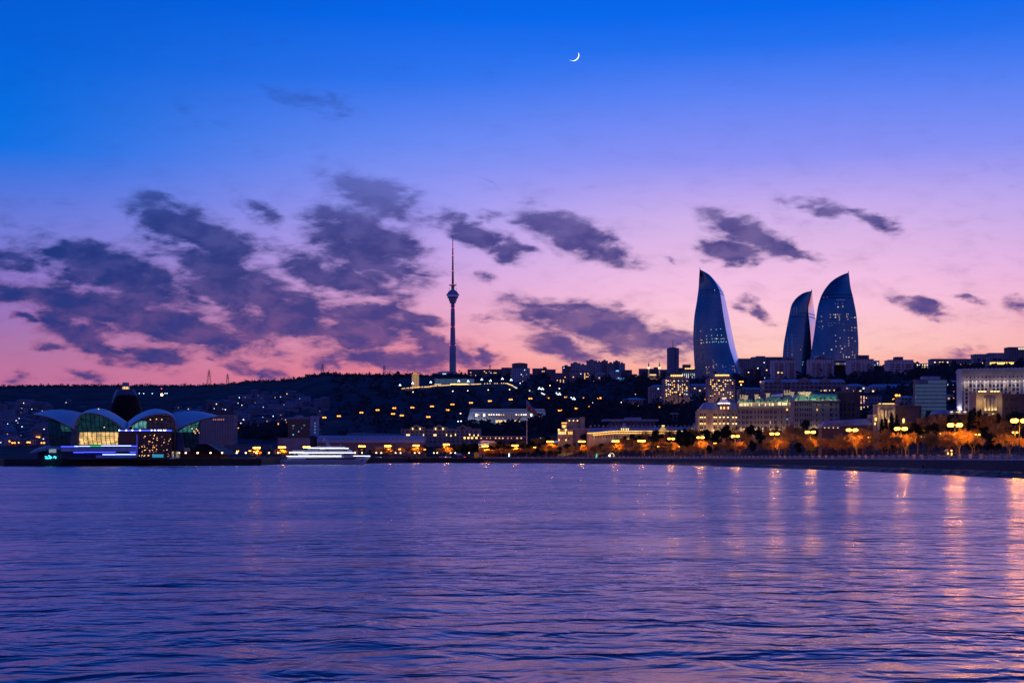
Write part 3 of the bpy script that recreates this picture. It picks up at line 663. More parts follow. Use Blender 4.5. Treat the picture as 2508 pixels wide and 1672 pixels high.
for nm, pts in (('left', [(985,951.5),(1000,949.5),(1013,949),(1028,947.5)]),('middle', [(1024,947.6),(1050,946.6),(1058,945),(1082,943.6),(1103,942.8)]),('right', [(1100,942.8),(1128,941.5),(1152,941),(1177,939.8)]),('far right', [(1187,939.3),(1205,938.6),(1238,938.3),(1246,940.5),(1257,944.5)])):
    D_ = [place(X, Y+2.2)-10 for X, Y in pts]; r_ = empty('terrace_wall', at(pts[0][0], pts[0][1]+4, D_[0]), '%s stretch of low park terrace wall lined with golden lights' % nm, 'terrace wall', 'lit terrace walls on the park hill')
    o3 = r_.location.copy(); P_ = [at(x, y, d_)-o3 for x, y, d_ in resample([(p[0],p[1],q_) for p, q_ in zip(pts, D_)], 16)]; sp = D_[0]/FOC
    MB().loft([[p+Vector((0,0,-7)) for p in P_],[p for p in P_],[p+Vector((0,2,0)) for p in P_]]).build('wall', S_GOLD, r_)
    rr_ = random.Random(9)
    for k, p in enumerate(resample([(q_.x,q_.y,q_.z) for q_ in P_], int((pts[-1][0]-pts[0][0])/2.6))):
        if rr_.random() < .82:
            o_ = MB().box(-1.05*sp,1.05*sp,-.8,0,-.6*sp,.6*sp).build('lamp', mt_lit, r_); o_.location = p
mu = Bd('glass_pavilion', 'long low glass pavilion behind the lit park terrace', 1065, 1161, 928, Yb=943.5, depth=25, cat='pavilion')
mu.wall(pmat('pale_glass_wall',(.2,.32,.38),.2,nscale=.05,emis=(.1,.4,.5),estr=.09)); mu.flat(m_bluer)
for X in (1065.5,1081,1097,1113,1129,1145,1160.5): mu.win(X, 935, 1, 13.5, S_WHITE, name='column')
for X in range(1104,1148,3): mu.win(X, 940.5, 2, 2.6, W_GOLD)
for X in range(1066,1082,4): mu.win(X, 941, 3, 1.4, W_WARM)

# ---------------------------------------------------------------- buildings along the skyline
def blk(label, X0, X1, Yt, Yb, wall, roof='flat', depth=16, lit=3, bay=3.6, flo=3.1, yaw=0, group=None, mats=LITC, name='apartment_block', roofmat=None, d=None, Yr=None, zmin=0., cat='building'):
    b_ = Bd(name, label, X0, X1, Yt, Yb, d, depth, yaw, cat, group); b_.wall(wall)
    if roof == 'flat': b_.flat(roofmat)
    elif roof == 'hip': b_.hip(Yr or Yt-3, roofmat)
    if lit: b_.lights(lit, bay, flo, seed=int(X0), mats=mats, zmin=zmin)
    return b_
G1 = 'blocks along the ridge skyline'
blk('long low dark block right of the television tower on the ridge', 1145, 1181, 905, 924, F_DARK, lit=3, group=G1)
blk('low dark block with a lit stair, beneath a pylon on the ridge', 1181, 1228, 904.5, 924, F_DARK, lit=7, group=G1)
blk('dark block rising left of the arched skyline block', 1228, 1255, 900.5, 924, F_DARK, lit=1, group=G1)
b_ = blk('dark block with a curved top over a white block on the skyline', 1254, 1292, 891, 924, F_DARK, lit=0, group=G1, depth=22, roof=None)
b_.part('roof', MB().extr([(b_.x(X), b_.z(Y)) for X, Y in [(1253,891),(1260,889),(1273,888),(1286,889),(1293,891)]], -.5, 23), m_roof)
blk('pale blue-white block in front of the curved-top block on the skyline', 1251, 1298, 902, 926, F_BLUE, lit=4, group=G1, d=2700, mats=[W_COOL,W_DIM])
b_ = blk('dark block with a small roof box and orange lamp on the skyline', 1304, 1340, 902.5, 924, F_DARK, lit=2, group=G1)
b_.part('roof_box', MB().box(b_.x(1330), b_.x(1338), 2, 9, b_.top, b_.z(898)), F_DARK)
blk('small low dark block at the ridge dip', 1340, 1361, 905, 924, F_DARK, lit=1, group=G1)
G2 = 'cluster of tower blocks on the skyline'
for X0, X1, Yt, lab, w_ in [(1377,1398,897,'lowest left block of the skyline cluster of tower blocks',F_DARK),(1398,1422,890,'second block from the left in the skyline cluster of tower blocks',F_GREY),(1420,1437,894,'lower blue block between taller ones in the skyline cluster',F_BLUE),
    (1437,1463,883.5,'tallest twin-step block in the skyline cluster of tower blocks',F_GREY),(1462,1475,887,'narrow pale block right of the tallest in the skyline cluster',F_BLUE),(1474,1489,884,'narrow dark block with a raised top in the skyline cluster',F_DARK),
    (1488,1505,890,'lower grey block between the two right-hand towers of the cluster',F_GREY),(1503,1519,885.5,'dark tower second from the right in the skyline cluster',F_DARK),(1518,1531,890.5,'rightmost narrow block of the skyline cluster of tower blocks',F_BLUE)]:
    b_ = blk(lab, X0, X1, Yt, 924, w_, group=G2, lit=1 if X0 % 2 else 0, depth=14)
    b_.part('lift_house', MB().box(-b_.w*.22, b_.w*.15, 3, 8, b_.top+.7, b_.top+3.2), m_roof)
b_ = blk('white block with a glowing blue rooftop sign below the skyline cluster', 1495, 1521, 907, 926, F_BLUE, lit=1, d=2480)
b_.win(1512, 907.5, 7, 3, glow('blue_rooftop_sign',(.1,.45,1),2.6), name='sign')
blk('dark blue flat-topped block right of the glowing rooftop sign', 1520, 1548, 906.5, 926, F_DARK, lit=0, d=2500)
b_ = blk('long dark block behind the two minarets', 1566, 1612, 903.5, 926, F_DARK, lit=0, d=2560); b_.part('roof_box', MB().box(b_.x(1602), b_.x(1612), 1, 8, b_.top, b_.z(899)), F_DARK)
blk('low dark block between right minaret and the slab tower', 1611, 1636, 905.5, 926, F_DARK, lit=0, d=2560)
G3 = 'low lit blocks under the skyline cluster'
blk('low block with a row of lit windows, left of three under skyline cluster', 1349, 1392, 914, 929, F_DARK, lit=6, group=G3, d=2500, flo=3, bay=3)
blk('low red-roofed block, middle of three under the skyline cluster', 1394, 1428, 911, 929, F_PINK, lit=2, group=G3, d=2510, roof='hip', roofmat=pmat('red_tile_roof',(.2,.08,.06),.8))
blk('low block with three lit floors, right of three under skyline cluster', 1428, 1448, 912, 929, F_DARK, lit=8, group=G3, d=2490, flo=3, bay=3)
blk('small pale roofed block among dark trees below the skyline cluster', 1458, 1482, 914, 930, F_GREY, lit=2, d=2470, roof='hip')
# canopy lit blue-white
fu = empty('lit_canopy', gp(1522,2420), 'tilted canopy glowing blue-white among dark trees below the ridge', 'canopy')
fp = 2420/FOC; z0 = fu.location.z
def fl_(X, Y, y=0): return (( X-1522)*fp, y, EYE+(YH-Y)*fp-z0)
MB().add([fl_(1508,926,-4),fl_(1538,925,-4),fl_(1527,931,-14),fl_(1515,931,-14)],[(0,1,2,3)]).build('roof', glow('canopy_light',(.12,.45,.85),.42), fu)
for X in (1512,1520,1530): MB().tube(fl_(X,940,-8),fl_(X,928,-8),.5,n=5).build('column', m_white, fu)
MB().add([fl_(1511,942,-15),fl_(1513,942,-15),fl_(1518,932,-14),fl_(1516,932,-14)],[(0,1,2,3)]).build('light_tube', glow('cyan_tube',(.15,.8,1),2.2), fu)
# mosque
mo = Bd('mosque', 'small mosque with twin slim minarets and a lit domed hall', 1584, 1618, 916, 936, depth=22, cat='mosque')
mo.part('hall', MB().box(mo.x(1586), mo.x(1617), 0, 22, -3, mo.z(924)), S_CREAM)
mo.part('dome', MB().lathe([(11*mo.px*math.cos(a_), mo.z(919)+9*mo.px*math.sin(a_)*.6) for a_ in [i*pi/2/7 for i in range(8)]],16), pmat('lead_dome',(.25,.27,.33),.4), smooth=True).location.y = 11
mo.part('drum', MB().lathe([(11.4*mo.px, mo.z(924.2)),(11.4*mo.px, mo.z(919))],16), S_CREAM).location.y = 11
for X in (1588.5,1615):
    mi = mo.part('minaret', MB().lathe([(2.*mo.px,-3),(1.7*mo.px,mo.z(920)),(1.25*mo.px,mo.z(903))],10), pmat('glowing_minaret_stone',(.5,.42,.32),.8,emis=(1,.6,.25),estr=.16)); mi.location = (mo.x(X),-2,0)  # minaret floodlighting is put into the stone as emission
    MB().lathe([(2.6*mo.px,mo.z(902.5)),(2.8*mo.px,mo.z(900)),(2.*mo.px,mo.z(899))],10).build('balcony', glow('minaret_light',(1,.7,.3),3.2), mi)
    MB().lathe([(1.5*mo.px,mo.z(899)),(1.3*mo.px,mo.z(893)),(.1,mo.z(884))],10).build('spire', m_dark, mi)
for k, X in enumerate(range(1592,1607,2)): mo.win(X, 917.5, 1.4, 2.6, W_WARM, arch=True)
for X, Y in ((1594,927),(1599,928.5),(1604,927),(1609,928.5),(1585.5,930),(1609,933)): mo.win(X, Y, 1.8, 2.2, W_DIM if X > 1600 else W_WARM)
# slab tower with an aerial
sl_ = Bd('office_slab', 'tall narrow grey slab tower with a rooftop aerial left of the leftmost glass flame tower', 1636, 1663, 853, 922, depth=18, cat='tower')
sl_.wall(facade('grey_slab_tower',(.3,.31,.38),bay=6.,flo=3.4,ww=.08,wh=1.)); sl_.flat(); 
sl_.part('roof_box', MB().box(sl_.x(1640), sl_.x(1657), 3, 14, sl_.top, sl_.z(850)), m_roof); sl_.part('aerial', MB().tube((sl_.x(1649.5),8,sl_.z(850)),(sl_.x(1649.5),8,sl_.z(831)),.7,.3), m_dark)
for k in range(18): sl_.win(1654.5, 857+k*3.3, 1.6, 1.9, m_glassd)
# columned hall with white pillars that glow as if uplit
ch = Bd('columned_hall', 'wide dark hall with a bright row of glowing white pillars beside the slab tower', 1664, 1706, 903, 928, depth=24, cat='hall')
ch.wall(pmat('dark_hall_wall',(.08,.08,.1),.7), top=ch.z(911)); ch.part('roof', MB().extr([(ch.x(1664),ch.z(911)),(ch.x(1706),ch.z(911)),(ch.x(1706),ch.z(904)),(ch.x(1690),ch.z(904.5)),(ch.x(1674),ch.z(908.5))],-2,25), m_bluer)
for k in range(8): ch.win(1671.5+k*4.75, 920, .9, 11, glow('glowing_pillar',(.8,.8,.95),1.1), name='pillar', t=2)  # uplighting painted as emission on the pillars themselves
up = blk('dark block with a boxy roof hut behind the columned hall', 1663, 1707, 901.5, 926, F_DARK, d=2440, lit=0, roof='flat'); up.part('roof_box', MB().box(up.x(1673), up.x(1692), 2, 12, up.top, up.z(892)), F_DARK)
for X in range(1679,1702,4): up.win(X, 902.3, 2, 2, W_GOLD, name='window', t=1.5)

# ---------------------------------------------------------------- flame-shaped glass towers
m = bpy.data.materials.new('blue_curtain_wall'); m.use_nodes = True; t = NT(m.node_tree); b = t.n['Principled BSDF']
x, y, z = t.sep(t.new('ShaderNodeTexCoord').outputs['Object'])
g = t.m('MAXIMUM', t.m('LESS_THAN', t.m('FRACT', t.m('DIVIDE', z, 3.9)), .22), t.m('LESS_THAN', t.m('FRACT', t.m('DIVIDE', t.m('ADD', x, t.m('MULTIPLY', y, .7)), 1.7)), .12))
nz = t.noise(t.comb(x, y, t.m('MULTIPLY', z, .3)), .05, 3., .6)
wn_ = t.new('ShaderNodeTexWhiteNoise', noise_dimensions='3D'); t.put(wn_.inputs[0], t.comb(t.m('FLOOR', t.m('DIVIDE', x, 3.4)), t.m('FLOOR', t.m('DIVIDE', y, 6.)), t.m('FLOOR', t.m('DIVIDE', z, 3.9))))
base = t.mix(t.mr(nz, .3, .7), (.085,.2,.27), (.18,.32,.39))
base = t.mix(t.m('MULTIPLY', wn_.outputs[0], .45), base, (.09,.2,.3))
t.put(b.inputs['Base Color'], t.mix(t.m('MULTIPLY', g, .75), base, (.03,.05,.09))); b.inputs['Metallic'].default_value = .85
t.put(b.inputs['Roughness'], t.mr(wn_.outputs[0], 0., 1., .13, .24))
m_curt = m
m_fin = pmat('brightened_fin_glass', (.95,.95,1), .3, .9, nscale=.04, namt=.12)  # paler copy of the tower glass, bright sky reflection put into its colour
m_band = pmat('dark_plant_floor_band', (.006,.008,.014), .6)
def flame(label, Yb, d, Lc, Ec, Rc, bands, wins, fin=True, bulge=.2, back=34.):
    ytop = min(p[0] for p in Lc); b_ = Bd('flame_tower', label, Lc[-1][1], (Rc or Ec)[-1][1], ytop, d=d, cat='skyscraper', group='three flame-shaped glass towers', sink=8)
    ys = sorted(set([ytop+(Yb-ytop)*(k/46)**1.25 for k in range(47)])); front = []; fin_ = []; bk = []
    Ls, Es = resample(Lc, 60), resample(Ec, 60); Rs = resample(Rc, 60) if Rc else None
    def pers(x_, y_): return x_+(x_+(b_.Xc-CX)*b_.px)*y_/b_.d
    def sec(Y):
        xl, xe = b_.x(interp(Ls, Y)), b_.x(interp(Es, Y)); w = max(.2, xe-xl)
        return xl, xe, w, b_.z(Y)
    def fpt(Y, t_):
        xl, xe, w, z_ = sec(Y); return Vector((xl+w*t_, -bulge*w*math.sin(pi*min(1,t_**.85))+lerp(9,0,t_)*min(1,w/30), z_))
    for Y in ys:
        front.append([fpt(Y, i/14) for i in range(15)])
        xl, xe, w, z_ = sec(Y); xr = b_.x(interp(Rs, Y)) if Rs else xe; s_ = min(1, w/20)
        e_ = fpt(Y, 1.); rr2 = Vector((pers(max(xr, xe), back*s_), back*s_, z_)); fin_.append([e_.lerp(rr2, i/5)+Vector((0,-1.5*math.sin(pi*i/5)*s_,0)) for i in range(6)])
        l_ = fpt(Y, 0.); bk.append([rr2.lerp(l_, i/8)+Vector((0,14*math.sin(pi*i/8)*s_,0)) for i in range(9)])
    b_.part('glass_front', MB().loft(front), m_curt, smooth=True)
    b_.part('glass_fin', MB().loft(fin_), m_fin if fin else m_curt, smooth=True)
    b_.part('glass_back', MB().loft(bk), m_curt, smooth=True)
    for a0 in bands:
        for Y in (a0, a0+8):
            rows_ = []
            for yy_ in (Y, Y+1.1):
                ring = [fpt(yy_, i/14)+Vector((0,-.5,0)) for i in range(15)]
                xl, xe, w, z_ = sec(yy_); xr = b_.x(interp(Rs, yy_)) if Rs else xe; rr2 = Vector((pers(max(xr,xe)+.3, back*min(1,w/20)), back*min(1,w/20), z_))
                rows_.append(ring+[fpt(yy_,1.).lerp(rr2,i/5)+Vector((.5,-1.5*math.sin(pi*i/5)-.4,0)) for i in range(1,6)])
            b_.part('plant_floor_band', MB().loft(rows_), m_band)
    for X, Y, w, h, mt in wins:
        xl, xe, ww, z_ = sec(Y); t_ = min(.97, max(.03, (b_.x(X)-xl)/ww)); p = fpt(Y, t_)
        b_.item('window', p.x, p.y-.25, p.z, w*b_.px, h*b_.px, mt, .3)
    p = fpt(ytop, .5); b_.part('mast', MB().tube((p.x,0,p.z-1),(p.x,0,p.z+2.6),.6,n=5), m_dark)
    return b_
WF = glow('tower_window_light', (1,.72,.4), .32); WF2 = glow('tower_window_bright', (1,.8,.5), .85); WF3 = glow('tower_cyan_spot', (.25,.9,1), .8); WFd = glow('tower_window_faint', (.5,.5,.65), .1)
def FZ(x, y): return (1650+x/4.704, 640+y/4.704)
w1 = []
for x, y in ((424,790),(484,788),(537,780),(372,862),(430,857),(497,855),(546,853),(374,901),(435,895),(543,895),(407,936),(440,932),(455,930),(482,928),(512,934),(540,926),(552,932),(573,926),(603,930),(470,332)): w1.append((*FZ(x,y),1.6,1.7,WF3))
for x, y in ((312,905),(322,908),(470,893),(486,895),(500,893),(563,890),(580,892),(316,942),(340,938),(376,934),(310,803)): w1.append((*FZ(x,y),2.2,2.2,WF2 if x in (486,376,316) else WF))
rr_ = random.Random(21)
for k in range(34):
    x = rr_.choice([370,380,385,400,440,455,480,490,510,560,575,590,610,640,680,700]); w1.append((*FZ(x+rr_.uniform(-8,8), rr_.uniform(1130,1290) if x < 470 else rr_.uniform(1180,1270)), 1.4, 1.6, rr_.choice([WF,WFd,WF,W_PINK,WF2] if x < 460 else [WFd,WFd,W_PINK,WF])))
flame('leftmost flame-shaped glass tower with a pale fin sweeping out at its right', 934, 2220,
      [(660,1713.8),(684,1713.4),(703.8,1712.6),(735.7,1708.5),(771.8,1702.6),(810,1700),(842,1700),(884,1702),(934,1707)],
      [(660,1714.8),(666,1725),(675,1739),(691,1752),(710,1761.6),(731,1766),(772,1772),(816,1779.7),(857,1789),(908,1807),(934,1818)],
      [(660,1715),(664,1727),(671,1741),(687,1756.5),(706,1769.5),(725,1775.6),(774,1786),(823,1795.6),(863,1805),(908,1819),(934,1829)], [709.5], w1)
w2 = [(1936+ (x-1345)/4.704*.9, Y, 1.5, 1.8, WFd) for Y in (752,757,763,768) for x in (1365,1395,1425)]
w2 += [(1932,Y,2,2,WFd) for Y in range(775,800,7)]+[(1940,Y,2,2,WF if Y in (840,868) else WFd) for Y in range(820,885,6)]+[(1930,Y,1.6,2,WFd) for Y in range(828,880,7)]+[(*FZ(1486,1160),1.2,2,WF3),(*FZ(1480,1190),1.2,2,WF3),(*FZ(1460,1016),2,1.4,WF)]
fb_ = flame('middle flame-shaped glass tower, smallest of the three, partly hidden', 934, 2230,
      [(712.4,1987),(716.5,1969),(729,1952),(746,1941),(767.6,1936),(806,1928.5),(844,1922),(874,1919.6),(934,1915)],
      [(712.4,1988.4),(718,1988),(731,1985),(748,1980.6),(765,1980),(799,1983.8),(842,1987),(870,1987.6),(934,1990)],
      [(712.4,1989.2),(718,1990),(740,1992),(772,1996.5),(789,1998.6),(830,1999),(880,1999),(934,1998)], [766.5], w2, bulge=.14)
w3 = []
for x, y, br in [(1880,532,2),(1938,520,1),(1935,530,1),(1795,618,1),(1830,618,1),(1850,620,2),(1875,618,1),(1890,618,0),(1905,618,0),(1850,650,2),(1795,648,1),(1890,640,1),(1895,660,1),(1893,680,1),(1982,612,1),(2000,612,1),(1980,640,1),(1990,645,1),(1996,672,1),(2040,650,0),(2060,652,0),(2085,648,2),(1705,632,1),(1705,690,1),(1680,690,0),(1715,748,1),(1680,750,0),(1708,775,0),(1890,712,0),(1850,715,0),(1830,712,0),(1800,715,0),(1775,718,0),(1780,745,0),(1810,742,0),(1940,730,0),(1950,798,1),(2000,800,0),(2044,765,1),(2044,798,1),(2080,765,1),(2095,765,1),(2085,800,0),(1848,858,1),(1900,888,1),(2003,885,1),(2048,885,1),(2003,918,1),(2005,945,1),(2003,972,1),(2085,920,1),(1850,925,1),(1852,985,1),(1903,980,1),(1955,985,1),(1920,1010,2),(1803,1020,2),(1905,1050,1),(2050,1045,1),(2050,1078,1),(1718,1060,1),(1630,1098,0),(1645,1100,0),(1660,1096,0),(1938,1080,1),(1938,1105,1),(1975,1105,2),(2008,1105,2),(2080,1080,1),(2080,1108,1),(1870,448,0),(1890,448,0),(1910,446,0),(1930,448,0),(1950,448,0),(1850,492,0),(1880,494,0),(1930,490,0),(1735,412,0),(1770,414,0)]:
    w3.append((*FZ(x,y), 2.6 if br == 2 else 2.3, 2.3, (WFd,WF,WF2)[br]))
flame('rightmost flame-shaped glass tower, broadest front with scattered lit windows', 934, 2190,
      [(667.6,2077.5),(672,2064.5),(682.5,2045.4),(697,2030.5),(714,2018.8),(731,2011.4),(750.5,2006),(778,2001.8),(810,1997.6),(852.6,1991),(874,1988),(934,1981)],
      [(667.6,2078.6),(672,2079.4),(699.5,2082.6),(718.6,2087),(746,2093),(772,2097.5),(810,2100.7),(842,2102.4),(874,2101.7),(934,2099)], None, [721.5], w3, fin=False)

# ---------------------------------------------------------------- apartment blocks under the towers
G4 = 'cream apartment blocks under the glass towers'
def cream(label, X0, X1, Yt, Yb, d, hut):
    b_ = blk(label, X0, X1, Yt, Yb, F_TILE, group=G4, lit=0, d=d, depth=20)
    b_.part('roof_box', MB().box(b_.x(hut[0]), b_.x(hut[1]), 3, 14, b_.top+.7, b_.z(hut[2])), pmat('reddish_hut',(.24,.13,.13),.8))
    fl = 3.05
    for Xc in (lerp(X0,X1,.36), lerp(X0,X1,.8)):
        for j in range(int(b_.top/fl)-1): b_.item('balcony', b_.x(Xc), 0, (j+.45)*fl, 5.6, 1.5, pmat('rust_red_balcony',(.24,.09,.08),.8), 1.1)
    for j in range(int(b_.top/fl)-1):
        b_.item('window', b_.x(lerp(X0,X1,.15)), 0, (j+.5)*fl, 4.2, 1.5, m_glassd); b_.item('window', b_.x(lerp(X0,X1,.58)), 0, (j+.5)*fl, 2.8, 1.5, m_glassd)
    return b_
b_ = cream('cream apartment block with two lit windows, leftmost below the middle glass tower', 1892, 1950, 882, 936, 1930, (1925,1945,876))
b_.win(1906,912,3.5,3,W_WARM); b_.win(1915,912,3.5,3,W_WARM)
cream('cream apartment block with red balconies between two flame tower feet', 1983, 2043, 880, 936, 1880, (2004,2021,873))
b_ = cream('cream apartment block with a stepped top right of the glass-fronted tower', 2080, 2140, 880, 942, 1820, (2102,2130,869))
cream('cream apartment block standing alone against the pink sky', 2177, 2237, 882, 944, 1640, (2195,2214,873))
b_ = blk('dark glass-fronted block with a lit top floor between two cream blocks', 2043, 2080, 884, 938, pmat('black_glass_front',(.01,.012,.02),.1,nscale=.1), d=1900, lit=0)
for k in range(9): b_.win(2046+k*4, 890.5, 3, 4.5, WF if k in (1,2,6,8) else WFd)
G5 = 'grey blocks on the skyline between the glass towers'
blk('grey block, left of three on the skyline between the glass towers', 1809, 1843, 878.5, 936, F_GREY, group=G5, lit=1, d=2260)
b_ = blk('grey block, tallest of three on the skyline between the glass towers', 1842, 1876, 875, 936, F_GREY, group=G5, lit=1, d=2270); b_.part('roof_box', MB().box(b_.x(1853),b_.x(1875),2,10,b_.top,b_.z(871.5)), F_GREY)
blk('grey block, right of three on the skyline between the glass towers', 1875, 1922, 875, 936, F_GREY, group=G5, lit=2, d=2290)
G6 = 'dark low blocks at the foot of the leftmost glass tower'
blk('dark block right of the leftmost glass tower foot, nearest to it', 1822, 1850, 905, 938, F_DARK, group=G6, lit=1, d=2080); blk('dark reddish block between the leftmost tower foot and cream block', 1848, 1870, 898, 938, facade('dark_red_block',(.18,.1,.11)), group=G6, lit=1, d=2060); blk('dark block tucked behind the leftmost cream apartment block', 1868, 1893, 902, 938, F_DARK, group=G6, lit=2, d=2040)
blk('small white block with lit windows right of the stepped cream block', 2139, 2154, 884, 910, F_BLUE, lit=5, d=2000, mats=[W_COOL])
# ridge on the right
G7 = 'long institute buildings along the right ridge'
blk('low building with lit windows, lowest end of the right ridge row', 2238, 2286, 891, 912, F_GREY, group=G7, lit=12, bay=3.6, d=1890)
blk('long building with two rows of lit windows on the right ridge', 2283, 2390, 879.5, 908, F_GREY, group=G7, lit=26, d=1850, depth=18)
b_ = blk('tall plain dark building above the white columned office on the ridge', 2387, 2472, 868, 905, F_GREY, group=G7, lit=3, d=1810); b_.part('roof_box', MB().box(b_.x(2424),b_.x(2468),2,14,b_.top,b_.z(863.5)), F_GREY)
b_ = blk('tallest dark building at the right end of the ridge', 2470, 2545, 851, 902, F_DARK, group=G7, lit=0, d=1720)
for X in range(2496,2530,5): b_.win(X, 853.5, 3.5, 4.5, glow('bright_top_window',(1,.82,.55),1.))
b_ = blk('low pavilion with a glowing yellow top floor behind the white columned office', 2423, 2489, 884, 912, S_GOLD, lit=0, d=1560, depth=14, name='pavilion', cat='pavilion')
for k in range(15): b_.win(2426+k*4.3, 889.5, 2.6, 5, W_GOLD if k%5 else W_WARM)
# ---------------------------------------------------------------- two gold-lit apartment towers
def gold_tower(label, X0, X1, Yt, Yb, crown, cols, rows_, seed, dens):
    b_ = Bd('apartment_tower', label, X0, X1, Yt, Yb, depth=26, group='gold-lit apartment towers')
    b_.wall(S_PINK, top=b_.z(Yt+6), X0=X0+6, X1=X1-6)
    b_.part('bay', MB().box(b_.x(X0), b_.x(X0+15), -2, 20, -3, b_.z(Yt+9)), S_PINK); b_.part('bay', MB().box(b_.x(X1-15), b_.x(X1), -2, 20, -3, b_.z(Yt+10)), S_PINK)
    b_.part('roof', MB().box(b_.x(X0+10), b_.x(X1-10), 1, 22, b_.z(Yt+6), b_.z(Yt+1)), S_PINK)
    b_.part('crown', MB().box(b_.x(crown[0]), b_.x(crown[1]), 4, 16, b_.z(Yt+1), b_.z(Yt-3.5)), S_PINK)
    rr_ = random.Random(seed); n = 0
    for j in range(rows_):
        Y = Yt+13+j*(Yb-Yt-17)/rows_
        for i in range(cols):
            X = X0+4+(i+.5)*(X1-X0-8)/cols; y = -2 if X < X0+15 or X > X1-15 else 0
            if rr_.random() < dens and n < 62:
                n += 1; b_.win(X+rr_.uniform(-.6,.6), Y+rr_.uniform(-.8,.8), rr_.choice([1.6,2,2.6,3.4]), rr_.choice([1.5,1.8,2.2]), rr_.choice([W_GOLD,W_WARM,W_AMB,W_GOLD,W_WARM,W_DIM,W_COOL]), y)
            elif n < 99 and i % 2 == 0 and rr_.random() < .55: n += 1; b_.win(X, Y, 4.2, 3.2, m_glassd, y)
    for X in range(int(crown[0])+2, int(crown[1]), 5): b_.win(X, Yt+.5, 3.6, 2., W_GOLD, -.5 if False else 1, name='cornice_light', t=1.2)
    flood(b_, 0, -14, 4, b_.w*.8, 1.5, 5200, WARM, UP); return b_
gold_tower('apartment tower covered in golden lit windows, left of two gold-lit towers', 1625, 1688, 919, 998, (1643,1672), 11, 13, 3, .52)
gold_tower('gold-lit apartment tower with fewer lights, right of the two', 1733, 1800, 918, 988, (1752,1786), 11, 11, 8, .34)
blk('pinkish low block beside the left gold-lit tower', 1590, 1628, 947, 976, F_PINK, 'hip', lit=2, Yr=941.5, d=1860)
blk('pinkish long block between the two gold-lit towers', 1684, 1738, 944, 978, F_PINK, 'hip', lit=4, Yr=938.5, d=1840)
b_ = blk('low house with a hipped roof and three lit windows in dark trees', 1527, 1583, 978, 998, F_PINK, 'hip', lit=0, Yr=973, name='house', depth=24)
for X in (1532,1536,1550,1556): b_.win(X, 989, 3, 2.6, W_WARM if X < 1540 else W_COOL)
blk('pinkish block with a blue hip roof left of the long institute', 1810, 1874, 953, 982, F_PINK, 'hip', lit=3, Yr=948, d=1560)
b_ = Bd('institute', 'very long pinkish building with a blue mansard roof and gables above the green-roofed hotel', 1872, 2070, 936, 972, d=1500, depth=26)
b_.wall(facade('institute_stone',(.36,.27,.26),bay=5.2,flo=4.6,ww=.62,wh=.55,band=(.4,.32,.3))); b_.mansard(928, m_bluer, inset=3)
for X0, X1 in ((1896,1912),(1955,1985),(2010,2032)): b_.part('gable', MB().extr([(b_.x(X0),b_.z(936)),(b_.x(X1),b_.z(936)),(b_.x(X1),b_.z(929)),(b_.x((X0+X1)/2),b_.z(924)),(b_.x(X0),b_.z(929))],-.5,4), S_PINK)
for X, Y in ((2019,956),(2023,956),(2032,956),(2043,955.5),(2011,956)): b_.win(X, Y, 1.8, 3, W_WARM)
G8 = 'pinkish blocks with blue roofs behind the ornate houses'
blk('pinkish block with lit dots under a blue roof right of the long institute', 2069, 2121, 945, 985, F_PINK, 'hip', lit=6, Yr=939, group=G8, d=1420)
blk('wide pinkish block under a blue roof between the cream block and glass office', 2127, 2242, 948, 985, F_PINK, 'hip', lit=7, Yr=939.5, group=G8, d=1380)
blk('pinkish block under a blue roof between glass office and white columned office', 2314, 2360, 934, 975, F_PINK, 'hip', lit=4, Yr=930, group=G8, d=1250, mats=[W_COOL,W_WARM])
b_ = blk('small block with stacked lit windows right of the brown hotel wing', 2107, 2160, 970, 1003, facade('violet_render',(.34,.28,.34)), lit=0, d=1220)
for X in (2109,2116):
    for Y in (970.5,975,981,986,997,1001): b_.win(X, Y, 2.4, 2.2, W_WARM if (X+Y)%3 else W_PINK)
b_.win(2124,996,3,3,W_GOLD); b_.win(2122,974,2,2,W_WARM)
G9 = 'dim roofs between the glass office and the ornate houses'
blk('low house with a blue hip roof left of the glass office foot', 2205, 2245, 973, 1000, F_PINK, 'hip', lit=1, Yr=968, group=G9, d=1150)
blk('low dim house behind the street lamp right of the glass office', 2312, 2346, 968, 1000, F_PINK, 'hip', lit=5, Yr=964, group=G9, d=1120, mats=[W_DIM,W_PINK])

# ---------------------------------------------------------------- cream hotel with the domed corner
h1 = Bd('domed_hotel', 'cream floodlit hotel with a rounded corner turret and blue dome', 1709, 1808, 1006, 1073, depth=16, cat='hotel')
h1.wall(S_CREAM, X1=1760); ent = h1
cxr = h1.x(1774); rr0 = 16*h1.px
h1.part('corner_bay', MB().lathe([(rr0,-3),(rr0,h1.top)],24), S_CREAM).location = (cxr, rr0*.55, 0)
h1.part('wall', MB().box(h1.x(1774), h1.x(1808), 1, 16, -3, h1.top), S_CREAM)
h1.part('cornice', MB().box(h1.x(1707.5), h1.x(1762), -1.2, 2, h1.top, h1.top+1.6), S_CREAM); h1.part('cornice', MB().lathe([(rr0+.9,h1.top),(rr0+.9,h1.top+1.6)],24), S_CREAM).location = (cxr, rr0*.55, 0); h1.part('cornice', MB().box(h1.x(1786), h1.x(1808.5), -.2, 2, h1.top, h1.top+1.6), S_CREAM)
h1.part('roof', MB().add([(h1.x(X),y,h1.z(Y)) for X,Y,y in [(1712,1005,2),(1807,1005,2),(1807,1005,16),(1712,1005,16),(1727,985,7),(1806,984,7),(1806,984,12),(1727,985,12)]],[(3,2,1,0),(0,1,5,4),(1,2,6,5),(2,3,7,6),(3,0,4,7),(4,5,6,7)]), m_bluer)
